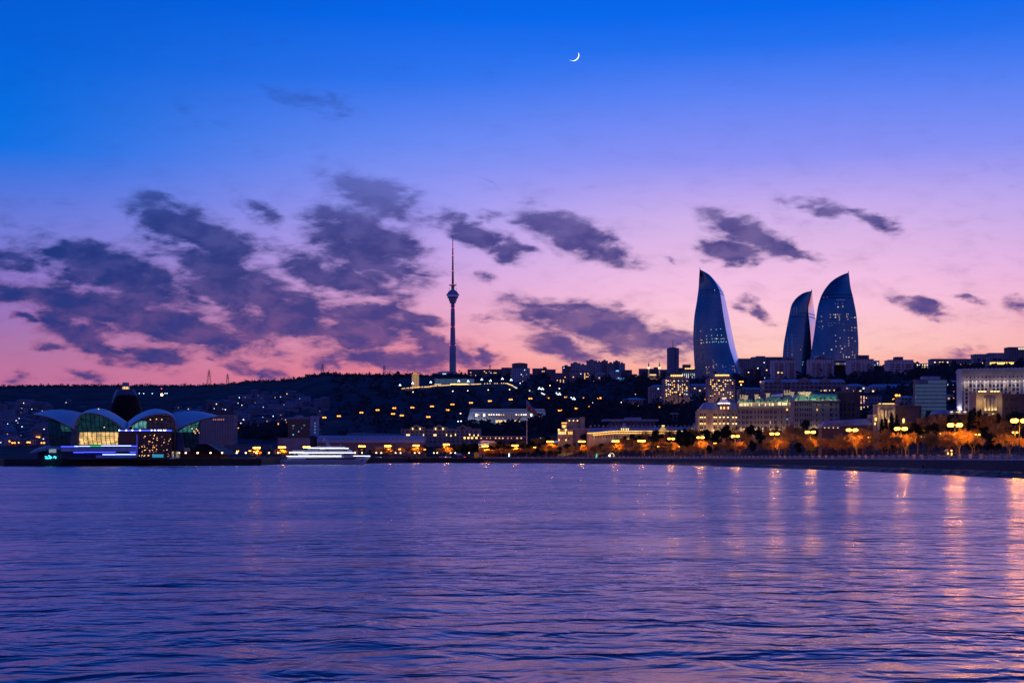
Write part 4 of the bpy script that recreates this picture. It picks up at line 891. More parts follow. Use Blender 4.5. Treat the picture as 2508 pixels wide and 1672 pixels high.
h1.part('roof_light', MB().lathe([(13*h1.px*math.cos(a_), h1.z(985)+9.5*h1.px*math.sin(a_)) for a_ in [i*pi/2/6 for i in range(7)]],18), pmat('blue_glass_vault',(.2,.28,.42),.3), smooth=True).location = (h1.x(1790), 9, 0)
tur = h1.part('turret', MB().lathe([(13.2*h1.px,h1.top),(13.2*h1.px,h1.z(990)),(14.4*h1.px,h1.z(989.6)),(14.4*h1.px,h1.z(988.4))],24), S_CREAM); tur.location = (cxr, rr0*.55, 0)
dm = h1.part('dome', MB().lathe([(13*h1.px,h1.z(988.4)),(11.6*h1.px,h1.z(983)),(8.4*h1.px,h1.z(978.6)),(4.2*h1.px,h1.z(976.6))],24), pmat('glowing_violet_dome',(.4,.38,.5),.4,emis=(.7,.5,.6),estr=.22), smooth=True); dm.location = tur.location  # light on the dome is painted in as emission
ln = h1.part('lantern', MB().lathe([(4.4*h1.px,h1.z(976.8)),(4.4*h1.px,h1.z(974)),(1,h1.z(972.5))],14), glow('pink_lantern',(1,.6,.45),1.3)); ln.location = tur.location
for i in range(9):
    a_ = pi+pi*(i+.5)/9; o_ = h1.item('spot_lamp', cxr+13.6*h1.px*math.cos(a_), rr0*.55+13.6*h1.px*math.sin(a_), h1.z(987.6), 1.1, 1.1, glow('dome_lamp',(1,.8,.75),2.4), .4)
for X in (1765,1773,1783): h1.win(X, 998.5, 3, 6, W_AMB if X > 1770 else W_WARM, rr0*.55-13.4*h1.px, arch=True, name='arched_window')
SILL = glow('gold_sill_lamp', (1,.66,.2), 3.4)
for X in (1715.5,1720,1726.5,1749,1754,1763,1771.5,1782,1796,1803.5):
    yb = 0 if X < 1758 else (rr0*.55-math.sqrt(max(0,rr0**2-(h1.x(X)-cxr)**2)) if X < 1788 else 1)
    for Y in (1016,1031.5,1047,1062): h1.win(X, Y, 2.6, 7 if Y < 1060 else 4, m_glassd, yb, arch=Y < 1040)
    for Y in (1021.5,1036.8,1052.6): h1.win(X, Y, 3.2 if X > 1760 else 2.2, 1.7, SILL, yb, name='sill_lamp', t=.5)
for X in (1733,1737,1741): h1.part('pilaster', MB().box(h1.x(X-.9), h1.x(X+.9), -.7, .3, -2, h1.z(1011)), S_CREAM)
flood(h1, -14, -15, 3, 30, 2, 12000, (1,.5,.18), UP); flood(h1, 14, -17, 4, 26, 2, 9000, (1,.48,.18), UP)
for X in (1731,1744,1757,1768,1779,1790,1800): point(h1.root, (h1.x(X), -2.2 if X < 1758 else -6, h1.z(1055)), 420, (1,.66,.34), .3)

# ---------------------------------------------------------------- hotel under green copper roofs
m_cop = pmat('green_copper_roof', (.12,.36,.28), .45, nscale=.14, namt=.25)
S_HOT = pmat('grey_pink_ashlar', (.36,.28,.25), .8, nscale=.14, namt=.18)
h2 = Bd('green_roofed_hotel', 'grand hotel with steep floodlit green copper roofs and little turrets', 1808, 1943, 985, 1071, d=1190, depth=18, yaw=-9, cat='hotel')
h2.wall(S_HOT)
h2.part('upper_storey', MB().box(-h2.w/2+.6, h2.w/2-.6, -.5, 17.5, h2.z(998), h2.z(985)), S_CREAM)
h2.part('cornice', MB().box(-h2.w/2-.6, h2.w/2+.6, -1.3, 18, h2.z(1000), h2.z(998)), S_HOT)
for X0, X1, Yr in ((1812,1824,975),(1826,1846,976),(1850,1872,973.5),(1874,1914,970)): h2.mansard(Yr, m_cop, X0=X0, X1=X1, top=h2.z(985), inset=2.6)
h2.mansard(966, m_cop, X0=1916, X1=1942, top=h2.z(984), inset=3.4)
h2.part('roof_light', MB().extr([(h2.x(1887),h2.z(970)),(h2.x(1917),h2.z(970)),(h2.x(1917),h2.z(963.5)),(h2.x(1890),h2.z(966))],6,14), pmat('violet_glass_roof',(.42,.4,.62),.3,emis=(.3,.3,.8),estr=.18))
for X, Yt in ((1821,963),(1927,953)):
    t1 = h2.part('turret', MB().box(-2.6,2.6,-2.6,2.6,0,11*h2.px), pmat('glowing_turret_stone',(.5,.42,.32),.8,emis=(1,.7,.38),estr=.3)); t1.location = (h2.x(X), 8, h2.z(Yt+13))  # warm floodlight on turrets and chimneys painted as emission
    MB().lathe([(3.6,11*h2.px),(2,13*h2.px),(.1,17*h2.px)],8).build('spire', pmat('teal_spire',(.03,.16,.2),.5), t1)
    for k in (-1.2,1.2): o_ = MB().box(-.55,.55,-2.75,-2.5,1.5,9.5).build('opening', m_dark, t1); o_.location.x = k
for X, Yt in ((1829,968),(1854,965.5),(1881,963),(1939,960)):
    c_ = h2.part('chimney', MB().box(-1.5,1.5,-1.5,1.5,0,12*h2.px).box(-2.1,2.1,-2.1,2.1,12*h2.px,13.4*h2.px), pmat('glowing_turret_stone',(.5,.42,.32))); c_.location = (h2.x(X), 5, h2.z(Yt+13))
LIT_E = glow('painted_parapet_light', (1,.78,.32), 1.0)  # parapet floodlight painted as emission on its panels
for X in (1814,1817,1821,1825.5,1828,1833,1841.5,1860,1874.5,1884.5,1891,1893): h2.win(X, 990.5, 2.4, 6.5, LIT_E, -.5, name='glowing_parapet_panel', t=.4)
for X in (1906,1910,1916,1920,1924,1934,1938): h2.win(X, 989, 3.2, 7, LIT_E, -.5, name='glowing_parapet_panel', t=.4)
for X in (1812,1929): h2.win(X, 982, 5, 9, S_CREAM, -.8, arch=True, name='dormer', t=.8); h2.win(X, 983, 3, 6, m_glassd, -1.7, arch=True, t=.2)
for X in (1838,1845,1864,1878,1886,1895,1903): h2.win(X, 982, 3, 5.5, m_dark, -.2, arch=True, name='dormer', t=.6)
for X in (1812,1820.5,1824,1830,1833,1839,1842.5,1850,1858,1865,1873.5,1877,1881,1886.5,1890,1897,1900,1913,1926,1938):
    for Y in (1009,1021,1034,1047,1058):
        if (X, Y) in ((1820.5,1058),): continue
        h2.win(X, Y, 2.3, 7.4, W_DIM if (int(X*3+Y)%23 == 0) else m_glassd, name='window')
h2.win(1926,1003,2.4,5,W_AMB,t=.4); h2.win(1926,1026,2,4,glow('blue_window',(.1,.4,1),1.),t=.4); h2.win(1824,1051,2,5,W_AMB,t=.4)
for X in (1818,1836,1847,1855,1869,1884,1893,1906,1919,1932,1941): point(h2.root, (h2.x(X), -1.6, h2.z(1052)), 330, (1,.72,.36), .3)
for X in (1812,1818,1828,1836,1843,1852,1861,1869,1879,1889,1899,1908,1919,1926,1935): point(h2.root, (h2.x(X), -2.6, h2.z(983)), 210, (1,.88,.5), .3)
flood(h2, 0, -16, 5, h2.w*.85, 2, 6500, (1,.7,.4), UP)
h3 = Bd('green_roofed_hotel_wing', 'darker hotel wing with a green copper roof, right of the grand green-roofed hotel', 1945, 2056, 979, 1062, d=1120, depth=16, cat='hotel')
h3.wall(S_HOT); h3.part('cornice', MB().box(-h3.w/2-.6, h3.w/2+.6, -1.2, 16, h3.z(982), h3.z(979)), S_HOT)
for X0, X1, Yr in ((1948,1976,963.5),(1978,2055,962)): h3.mansard(Yr, m_cop, X0=X0, X1=X1, top=h3.z(979), inset=3.2)
for X in (1966,1980):
    c_ = h3.part('chimney', MB().box(-2,2,-2,2,0,9*h3.px).box(-3,3,-3,3,9*h3.px,11*h3.px), pmat('glowing_turret_stone',(.5,.42,.32))); c_.location = (h3.x(X), 4, h3.z(970))
    point(h3.root, (h3.x(X), -1.5, h3.z(966)), 300, (1,.75,.35), .3)
for X in (1956,1984,2001,2010,2019,2034,2050): h3.win(X, 975.5, 3, 5, m_dark, -.2, arch=True, name='dormer', t=.6)
for X in (1948.5,1953.5,1960.5,1966,1972,1977,1982,1986.5,2000.5,2015.5,2034,2037.5,2048):
    for Y in (990,1002.5,1016,1029,1041): h3.win(X, Y, 2.4, 6.6, m_glassd)
h3.win(2001,1003,1.4,5,W_AMB,t=.3)
for X in (1949,1953,1958,1972,1978,1988,1996,2000,2005,2014,2030,2034,2046): point(h3.root, (h3.x(X), -2.4, h3.z(976)), 170, (.75,1,.6), .3)
for X in (1950,1960,1972,1984,1998,2008): point(h3.root, (h3.x(X), -1.8, h3.z(1046)), 190, (1,.74,.4), .3)
h4 = blk('plain brown flat-topped hotel wing right of the green copper roofs', 2054, 2107, 960, 1060, S_BROWN, lit=0, d=1125, depth=14, name='brown_wing')
for X in (2060,2069,2080,2090):
    for Y in (990,1002,1016): h4.win(X, Y, 3.2 if X in (2060,2090) else 2.2, 6, m_glassd)

# ---------------------------------------------------------------- long gold-lit palace
S_PAL = pmat('palace_limestone', (.4,.31,.26), .8, nscale=.15, namt=.18)
p1 = Bd('long_palace', 'long low palace outlined by glowing golden cornices under a blue roof', 1440, 1717, 1058, 1093, depth=22, cat='palace', d=1380)
p1.wall(S_PAL); m_slate = pmat('violet_slate_roof',(.34,.34,.42),.5,nscale=.1)
p1.part('roof', MB().add([(p1.x(X),y,p1.z(Y)) for X,Y,y in [(1441,1057.5,.5),(1716,1056,.5),(1716,1056,21),(1441,1057.5,21),(1446,1046.5,8),(1712,1044.5,8),(1712,1044.5,14),(1446,1046.5,14)]],[(3,2,1,0),(0,1,5,4),(1,2,6,5),(2,3,7,6),(3,0,4,7),(4,5,6,7)]), m_slate)
GOLDC = glow('golden_cornice_light', (1,.5,.06), 1.7); GOLDC2 = glow('pale_golden_light', (1,.72,.22), 1.5)
rr_ = random.Random(4); X = 1438
while X < 1714:
    w = rr_.uniform(3.5,8); Y0 = 1060.5-sm((X-1438)/70)*5
    p1.win(X+w/2, Y0, w-.9, 2., GOLDC if rr_.random() < .8 else GOLDC2, name='cornice_light', t=.9)
    if X > 1450: p1.win(X+w/2, Y0+5., w-1.2, 1.8, GOLDC, name='cornice_light', t=.7)
    X += w
for X in range(1522,1566,6): p1.win(X, 1074.6, 4.6, 1.8, GOLDC, name='cornice_light', t=2.)
for X in range(1602,1612,5): p1.win(X, 1074.6, 4, 1.6, GOLDC, name='cornice_light', t=2.)
for Xc in (1530.5,1703): 
    d_ = p1.part('dome', MB().lathe([(12*p1.px,p1.z(1053.6)),(12*p1.px,p1.z(1051)),(9*p1.px,p1.z(1045)),(4*p1.px,p1.z(1040.5)),(.8,p1.z(1037)),(.4,p1.z(1034))],16), m_slate, smooth=True); d_.location.y = 9; d_.location.x = p1.x(Xc)
    for k in (-8,-3,3,8): p1.win(Xc+k, 1050.8, 2.4, 4.6, GOLDC2, name='pinnacle', t=.8)
p1.part('gable', MB().extr([(p1.x(X),p1.z(Y)) for X,Y in [(1614,1056),(1634,1056),(1632,1052),(1628,1047),(1624,1043),(1620,1047),(1616,1052)]],-1.2,4), pmat('glowing_gable_stone',(.5,.4,.25),.8,emis=(1,.55,.12),estr=.5))  # golden light on the gable put into its stone as emission
p1.win(1624,1042.5,7,3,GOLDC2,-1.2,name='finial'); p1.win(1624,1066,7,9,GOLDC2,0,arch=True,name='portal',t=.6); p1.win(1696,1068,5,8,W_WARM,0,arch=True,name='portal')
for k in range(25): p1.part('chimney', MB().box(-.9,.9,-.9,.9,0,4*p1.px), S_PAL).location = (p1.x(1448+k*10.6), 11+(k%3)*2, p1.z(1045-(k%3)))
for k in range(40): p1.win(1452+k*6.6, 1069, 2, 5.5, m_glassd)
for k in range(12): point(p1.root, (p1.x(1455+k*23), -3, p1.z(1072)), 260, (1,.62,.3), .4)
p2 = Bd('corner_palace', 'golden-lit corner palace with a square belvedere and round drum behind', 1367, 1445, 1050, 1090, depth=30, cat='palace', d=1440)
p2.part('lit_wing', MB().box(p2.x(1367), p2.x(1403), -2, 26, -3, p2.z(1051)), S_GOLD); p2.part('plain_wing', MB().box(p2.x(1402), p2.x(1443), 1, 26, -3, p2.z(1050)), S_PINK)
p2.part('roof', MB().box(p2.x(1401), p2.x(1443.5), .5, 26.5, p2.z(1050), p2.z(1048.5)), m_bluer)
p2.part('drum', MB().lathe([(21*p2.px,p2.z(1050)),(21*p2.px,p2.z(1035)),(21*p2.px,p2.z(1026)),(22*p2.px,p2.z(1025)),(19*p2.px,p2.z(1022.5)),(8*p2.px,p2.z(1021))],24), S_PINK).location = (p2.x(1410),24,0)
p2.part('tower', MB().box(p2.x(1423), p2.x(1434), 12, 24, 0, p2.z(1020)).box(p2.x(1422), p2.x(1435), 11.5, 24.5, p2.z(1026), p2.z(1024.5)), S_PINK)
bv = p2.part('belvedere', MB().box(p2.x(1376.5), p2.x(1387), 2, 12, p2.z(1050), p2.z(1038)).box(p2.x(1374.5), p2.x(1389), 1, 13, p2.z(1038), p2.z(1036.5)), S_GOLD)
p2.win(1382,1035.4,13,2.6,GOLDC,1.2,name='cornice_light'); p2.win(1377.5,1042.5,1.6,6,GOLDC,2,name='wall_lamp'); p2.win(1386,1042.5,1.6,6,GOLDC,2,name='wall_lamp'); p2.win(1381.5,1044,5,6,W_AMB,2)
for X in (1368.5,1385.5):
    for Y in (1051,1054): p2.win(X, Y, 4.6, 2, GOLDC2, -2.4, name='cornice_light', t=.8)
for X in (1369,1373.5,1378.5,1384,1392.5,1396.5,1400.5): p2.win(X, 1060, 2.2 if X > 1390 else 3, 6.6, GOLDC if X > 1390 else GOLDC2, -2)
for X in (1370,1377,1385,1393): p2.win(X, 1074, 2.4, 6, m_glassd, -2)
for X in (1369,1386): p2.win(X, 1077, 2, 5, W_WARM, -2.2, name='wall_lamp')
for X in (1395,1405,1414.8): p2.win(X, 1029.3, 2.2, 2.4, W_GOLD, 5.2 if X > 1400 else 8, name='wall_lamp', t=2)
flood(p2, p2.x(1385), -12, 2, 16, 1, 1800, GOLDL, UP)
gl = Bd('blue_glass_dome', 'little blue-lit glass dome beside the corner palace', 1356, 1369, 1077, 1086, d=1452, cat='dome')
gl.part('shell', MB().lathe([(7*gl.px*math.cos(a_), gl.z(1083.5)+5.5*gl.px*math.sin(a_)) for a_ in [i*pi/2/6 for i in range(7)]],16), glow('blue_dome_glass',(.03,.14,.6),.5), smooth=True); gl.part('base', MB().lathe([(7.4*gl.px,-4),(7.4*gl.px,gl.z(1083.5))],16), m_dark)
b_ = Bd('modern_hall', 'wide flat modern hall with overhanging roof behind the long palace', 1476, 1612, 1031, 1062, d=1530, depth=24, cat='hall')
b_.wall(facade('blue_modern_front',(.24,.25,.34),bay=4.6,flo=14,ww=.6,wh=.8), X0=1495, X1=1606); b_.part('roof', MB().box(b_.x(1476), b_.x(1612), -4, 26, b_.z(1031), b_.z(1026.5)).box(b_.x(1532), b_.x(1570), -2, 22, b_.z(1026.5), b_.z(1022)), m_bluer)
b_ = Bd('flat_pavilion', 'low flat dark pavilion left of the cream domed hotel', 1643, 1709, 1014, 1030, d=1600, depth=18, cat='pavilion')
b_.wall(facade('blue_modern_front',(.24,.25,.34)), X0=1648); b_.part('roof', MB().box(b_.x(1642), b_.x(1710), -3, 20, b_.z(1014), b_.z(1011)), m_bluer)

# ---------------------------------------------------------------- white convention hall on the slope
cv = Bd('convention_hall', 'white floodlit convention hall with an overhanging storey behind the flagpole', 1145, 1339, 1001, 1038, depth=30, cat='hall')
poly = [(1145,1026),(1149,1028.5),(1336,1028.5),(1339.5,1026),(1334,1003.5),(1332,1001),(1155,1001),(1152,1003.5)]
cvw = pmat('glowing_hall_cladding',(.6,.66,.72),.5,nscale=.05,namt=.08,emis=(.5,.7,1),estr=.035)  # faint cool emission paints floodlight onto the cladding
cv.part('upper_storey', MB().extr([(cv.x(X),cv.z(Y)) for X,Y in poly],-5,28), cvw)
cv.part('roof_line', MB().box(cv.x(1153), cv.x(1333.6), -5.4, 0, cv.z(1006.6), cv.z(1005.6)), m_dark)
cv.part('ground_floor', MB().box(cv.x(1157), cv.x(1332), 0, 26, -4, cv.z(1028.5)), pmat('glowing_hall_ground_floor',(.3,.36,.42),.5,emis=(.4,.6,1),estr=.03))  # same painted cool light on the ground floor
cv.part('terrace', MB().box(cv.x(1140), cv.x(1342), -10, 0, -5, cv.z(1036.5)), S_WHITE)
lit = {1161:0,1167:2,1173:1,1179:0,1186:2,1192:0,1198:3,1203.5:3,1209.5:3,1216.5:3,1222:3,1227.5:1,1233.5:1,1240.5:0,1246.5:0,1252.5:0,1258.5:0,1264.5:3,1270.5:1,1277:3,1283:3,1288:3,1295:0,1301:2,1308:0,1314.5:1,1320:2,1325:0}
for X, k in lit.items():
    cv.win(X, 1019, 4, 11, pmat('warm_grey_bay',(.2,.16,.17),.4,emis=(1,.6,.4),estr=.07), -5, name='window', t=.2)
    if k == 2: cv.win(X, 1016.5, 4.2, 6.5, glow('bright_hall_light',(1,.85,.66),2.2), -5.2, name='lit_window')
    elif k == 3: cv.win(X, 1015.4, 3.2, 2.6, glow('bright_hall_light',(1,.85,.66),2.2), -5.2, name='lit_window')
    elif k == 1: cv.win(X, 1015.6, 2, 2, W_WARM, -5.2, name='lit_window')
for X0, X1 in ((1213.6,1231),(1232,1255),(1256.6,1273.5)): cv.win((X0+X1)/2, 1031.8, X1-X0-.6, 6.4, glow('gold_entrance',(1,.62,.2),1.1), 0, name='entrance', t=.5)
for X0, X1 in ((1160,1175),(1177,1194),(1196,1207)): cv.win((X0+X1)/2, 1032, X1-X0, 5.4, glow('dim_blue_glazing',(.1,.3,.45),.16), 0, name='glazing')
for X in (1313,1324): cv.win(X, 1030, 2, 3.4, glow('white_lamp',(.75,.95,1),3.), 0, name='lamp', t=.5)
for X in (1152,1166,1190,1290,1312,1328): point(cv.root, (cv.x(X), -11, cv.z(1033)), 900, COOLL, .4)
flood(cv, 0, -26, 0, 100, 2, 15000, COOLL, UP)

# ---------------------------------------------------------------- mid-left buildings along the shore
ap = Bd('arched_apartments', 'pinkish apartment building with three arched gables and wall lanterns', 981, 1178, 1050, 1093, depth=22)
ap.wall(S_PINK, X0=1048); ap.part('wall', MB().box(ap.x(981), ap.x(1049), 2, 22, -3, ap.z(1050)), S_PINK)
ap.part('roof', MB().box(ap.x(980.5), ap.x(1178.5), -.4, 22.5, ap.z(1050), ap.z(1048.8)), m_roof)
for Xc in (1020,1076,1133.5):
    ap.part('gable', MB().extr([(ap.x(Xc+a_),ap.z(Y)) for a_,Y in [(-15,1049),(20,1049),(20,1045),(9,1044.5),(6,1042.5),(0,1039),(-6,1042.5),(-9,1045),(-15,1045.5)]],-1,14), S_PINK)
    ap.win(Xc, 1047, 10, 5.6, m_dark, -1, arch=True, name='arched_window')
    if Xc < 1100:
        for s_ in (-9,9): ap.win(Xc+s_, 1050, 2.4, 3.4, glow('wall_lantern',(1,.7,.25),2.2), -1.2, name='wall_lantern', t=.6); point(ap.root, (ap.x(Xc+s_), -2.6, ap.z(1049)), 130, (1,.66,.3), .2)
for i in range(17):
    X = 987+i*11.2
    for Y in (1057,1065,1073,1081):
        if X < 1046 and Y > 1066: continue
        lit_ = (X < 1020 and Y == 1065) or (1050 < X < 1070 and Y == 1065)
        ap.win(X, Y, 7 if i%3 else 4.5, 4.2, W_WARM if lit_ and i%2 else m_glassd, 2 if X < 1048 else 0, t=.2)
for X, Y in ((1002.5,1065.5),(1037,1065),(1093.6,1064.5),(1104.6,1066.5),(1115.5,1064.2),(1150.5,1064.2),(1161,1066),(1171,1065.5)): ap.win(X, Y, 1.8, 4, glow('wall_lantern',(1,.7,.25),2.2), 2 if X < 1048 else 0, name='wall_lantern', t=.6)
for X in (1138,1147,1156,1167): ap.win(X, 1072, 4.4, 3.6, W_GOLD, 0, name='window', t=.4)
vh = Bd('vaulted_hall', 'long hall with a blue barrel-vaulted roof and a dark round end', 748, 1043, 1080, 1096, depth=26, cat='hall', d=1560)
vr = [(13*math.cos(a_)+13, vh.z(1083)+ (vh.z(1066)-vh.z(1083))*math.sin(a_)) for a_ in [pi-i*pi/14 for i in range(15)]]
vh.part('vault_roof', MB().extrx(vr[::-1], vh.x(776), vh.x(1040)), pmat('ribbed_blue_vault',(.36,.42,.52),.35,nscale=.2,namt=.1), smooth=False)
for k in range(23): vh.win(786+k*11, 1077, 2.2, 8, pmat('vault_rib',(.22,.25,.34),.5), 1.4, name='rib', t=.3)
vh.part('wall', MB().box(vh.x(776), vh.x(1040), 1, 25, -3, vh.z(1083)), pmat('rose_stone_wall',(.3,.2,.18),.8)); vh.part('eave', MB().box(vh.x(776), vh.x(1041), -.8, 1, vh.z(1083.6), vh.z(1082.4)), m_bluer)
vh.part('round_end', MB().lathe([(16*vh.px,-3),(16*vh.px,vh.z(1084)),(15*vh.px,vh.z(1076)),(11*vh.px,vh.z(1069)),(5*vh.px,vh.z(1066))],24), pmat('dark_brown_drum',(.05,.03,.03),.5), smooth=True).location = (vh.x(762),11,0)
b_ = Bd('curved_roof_hall', 'shallow curved teal roof showing above the long vaulted hall', 845, 985, 1066, 1085, d=1640, depth=30, cat='hall')
b_.wall(m_dark, top=b_.z(1066)); b_.part('roof', MB().extr([(b_.x(X),b_.z(Y)) for X,Y in [(845,1066),(985,1066),(975,1062.5),(940,1060.5),(905,1061),(893,1059),(878,1058.3),(864,1059.5),(852,1062)]],0,30), pmat('teal_metal_roof',(.12,.26,.34),.4))
of = Bd('glass_office', 'dark glass office with a wavy top and pale stair tower left of the vaulted hall', 703, 779, 1022, 1085, d=1740, depth=26, cat='office')
of.wall(pmat('dark_teal_glass',(.015,.03,.05),.12,nscale=.08), X0=705, X1=759); of.part('top', MB().extr([(of.x(X),of.z(Y)) for X,Y in [(703,1026),(703,1021.5),(719,1021.5),(723,1018.5),(727,1016),(733,1016),(737,1018.5),(741,1021),(760,1021),(760,1026)]],-1.2,22), pmat('pale_violet_frame',(.3,.3,.4),.6))
of.part('stair_tower', MB().box(of.x(760), of.x(778), -2, 14, -3, of.z(1018.5)), pmat('pale_stair_tower',(.44,.42,.5),.7)); of.part('bracket', MB().box(of.x(753), of.x(787), -1, 0, of.z(1052.8), of.z(1051.8)), S_WHITE)
for Y in (1028.5,1036,1043.5,1051,1058.5): of.win(772, Y, 3, 3.4, W_TEAL if Y > 1030 else m_glassd, -2)
for X, Y, w in ((718.5,1042,5),(718,1048,1.6),(745,1041,4),(738.5,1048,1.6),(731.5,1056.5,2),(718,1064,3)): of.win(X, Y, w, 2.6, W_TEAL if Y < 1055 else W_CYAN, 0)
lw = Bd('warehouse', 'low windowless pale warehouse wall left of the vaulted hall', 680, 752, 1073, 1096, d=1500, depth=22, cat='warehouse'); lw.wall(pmat('pale_warehouse_panels',(.34,.3,.32),.8,nscale=.05)); lw.flat(o=.1)
b_ = Bd('low_shed', 'long low grey shed roof along the shore left of the warehouse', 548, 660, 1090, 1100, d=1560, depth=20, cat='shed'); b_.wall(pmat('grey_shed_wall',(.16,.16,.2),.8)); b_.flat(o=.1)
hc = Bd('curved_hotel', 'pinkish curved hotel with rows of dark windows behind the mall right tip', 488, 573, 1016, 1060, d=1800, depth=24, cat='hotel'); hc.wall(F_PINK); hc.part('attic', MB().box(hc.x(500), hc.x(572), 1, 23, hc.top, hc.z(1005)), facade('dark_attic',(.12,.12,.16)))
for X in (523,528,534,538.5,543,547.5): hc.win(X, 1027, 1.6, 3, W_PINK)
flood(hc, 14, -14, 2, 26, 1, 300, (1,.5,.25), UP)
lb = Bd('lantern_wall_building', 'long low pinkish building with a row of triangular wall lights by the flagpole', 1171, 1292, 1069, 1094, d=1540, depth=16); lb.wall(S_BROWN); lb.flat(m_bluer, .3)
for i, X in enumerate((1178.5,1192,1201,1214,1223,1231.5,1244,1252.6,1266.5,1276.5)): lb.win(X, 1072.5, 3.4 if i not in (1,2,6,7) else 1.4, 2.8, glow('peach_wall_light',(1,.5,.25),1.3), 0, name='wall_light', t=.5)
ck = Bd('cafe_pavilion', 'low white cafe roof with strings of small lamps left of the flagpole', 1172, 1216, 1079, 1098, d=1492, depth=12, cat='cafe'); ck.wall(S_BROWN, top=ck.z(1082)); ck.part('roof', MB().extr([(ck.x(1172),ck.z(1084)),(ck.x(1216),ck.z(1084)),(ck.x(1210),ck.z(1079)),(ck.x(1178),ck.z(1078))],-2,12), S_WHITE)
for k in range(8): ck.win(1173+k*3.3, 1088.5-k*.35, 1.1, 1.1, glow('string_lamp',(.85,.9,1),2.6), -2, name='lamp', t=.4)
for k in range(5): ck.win(1174+k*3.2, 1095-k*.3, 1.3, 1.3, W_AMB, -2, name='lamp', t=.4)

# ---------------------------------------------------------------- right-hand buildings
def arcade(label, X0, X1, Xw, Yt, Yb, d, arches, yrow, panels, depth=11):
    b_ = Bd('ornate_house', label, X0, X1, Yt, Yb, d=d, depth=depth, cat='house')
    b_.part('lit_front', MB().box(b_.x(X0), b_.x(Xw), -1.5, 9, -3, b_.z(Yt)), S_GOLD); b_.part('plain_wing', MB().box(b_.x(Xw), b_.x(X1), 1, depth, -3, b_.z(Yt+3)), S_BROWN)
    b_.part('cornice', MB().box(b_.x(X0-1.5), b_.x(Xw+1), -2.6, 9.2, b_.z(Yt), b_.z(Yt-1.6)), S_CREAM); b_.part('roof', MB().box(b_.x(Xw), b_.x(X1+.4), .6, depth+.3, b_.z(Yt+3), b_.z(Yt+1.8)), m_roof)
    for X in panels: b_.win(X, yrow, 4.2, 2.6, glow('attic_light',(1,.68,.2),2.), -1.4, name='attic_light', t=.8)
    for X in arches: b_.win(X, (Yt+14+Yt+40)/2, 5, 26, m_glassd, -1.5, arch=True, name='arched_window'); 
    for X in [arches[0]-4.5]+[x+4.5 for x in arches]:
        b_.part('column', MB().tube((b_.x(X),-2.4,b_.z(Yt+44)),(b_.x(X),-2.4,b_.z(Yt+13)),.8,n=8), S_CREAM); point(b_.root, (b_.x(X), -3.8, b_.z(Yt+41)), 150, (1,.68,.3), .25)
    for X in (X0+4, X0+9, Xw-4): point(b_.root, (b_.x(X), -5, b_.z(Yt+24)), 420, (1,.66,.28), .4)
    return b_
b_ = arcade('ornate house with a golden lit front and tall arched windows left of the glass office', 2148, 2258, 2191, 991, 1052, 800, (2163,2170,2177), 989, (2153,2162,2168,2174,2180,2186))
b_.part('low_wing', MB().box(b_.x(2137), b_.x(2150), 0, 12, -3, b_.z(1014)), S_GOLD); b_.win(2145,1026,4,7,W_GOLD,0,arch=True); b_.win(2143,1037,3,6,W_WARM,0,arch=True); b_.win(2214,1030,5,12,W_WARM,1,arch=True,name='arch')
b_.part('wall', MB().box(b_.x(2217), b_.x(2251), -1, 8, -3, b_.z(998)), S_BROWN)
b_ = arcade('ornate house with a golden lit front below the white columned office', 2388, 2560, 2452, 962, 1048, 690, (2413,2421,2429), 958.5, (2396,2403.5,2410,2426,2434,2442))
for X in (2466,2479,2490):
    for Y in (978,1000): b_.win(X, Y, 4, 7, m_glassd, 1)
for X, Y in ((2412,1018),(2420,1016),(2425,1019),(2430,1014),(2441,1023)): b_.win(X, Y, 3, 3.6, glow('arch_lamp',(1,.7,.3),3.), -1.6, arch=True, name='lamp')
go = Bd('glass_block', 'square glass office block with pale lit floors behind bare trees', 2242, 2317, 929, 1026, d=1010, depth=7, cat='office')
m_gb = pmat('pale_office_glass', (.08,.11,.18), .2, nscale=.35, namt=.6, emis=(.24,.38,.8), estr=.1)
go.wall(pmat('grey_office_core',(.1,.11,.14),.6), X0=2243, X1=2316, y0=.6)
for k in range(10):
    Y0 = 931+k*9.4; go.part('glass_band', MB().box(go.x(2242), go.x(2273), 0, .8, go.z(Y0+7.6), go.z(Y0)), pmat('blue_glass_band',(.2,.27,.38),.2,nscale=.08) if k == 0 else m_gb); go.part('glass_band', MB().box(go.x(2273.2), go.x(2317), -.6, .8, go.z(Y0+7.6), go.z(Y0)), m_gb)
    go.part('floor_slab', MB().box(go.x(2241.5), go.x(2317.5), -.9, .8, go.z(Y0+9.3), go.z(Y0+7.8)), pmat('dark_floor_slab',(.05,.06,.09),.6))
go.part('roof', MB().box(go.x(2241.5), go.x(2317.5), -.9, 7, go.z(931), go.z(929.2)), m_roof); go.part('roof_box', MB().box(go.x(2261), go.x(2305), 2, 6.5, go.z(929.2), go.z(921)), pmat('white_roof_box',(.44,.48,.55),.6)); go.win(2268,926,2,2.4,W_COOL,3); go.win(2292,926,2,2.4,W_COOL,3)
wo_ = Bd('columned_office', 'big white office with floodlit vertical fins and rows of square windows', 2357, 2560, 906, 1040, d=900, depth=26, yaw=-16, cat='office')
kx = 1.0
wo_.wall(pmat('white_office_stone',(.34,.32,.34),.7,nscale=.1,namt=.2)); wo_.part('roof', MB().box(-wo_.w/2-.5, wo_.w/2+.5, -1.5, 27, wo_.top, wo_.top+1.2), m_bluer)
wo_.part('end_pier', MB().box(-wo_.w/2-.8, -wo_.w/2+2.4, -2, 5, -3, wo_.top+.8), S_WHITE)
SH_ = (wo_.top-2)/11.
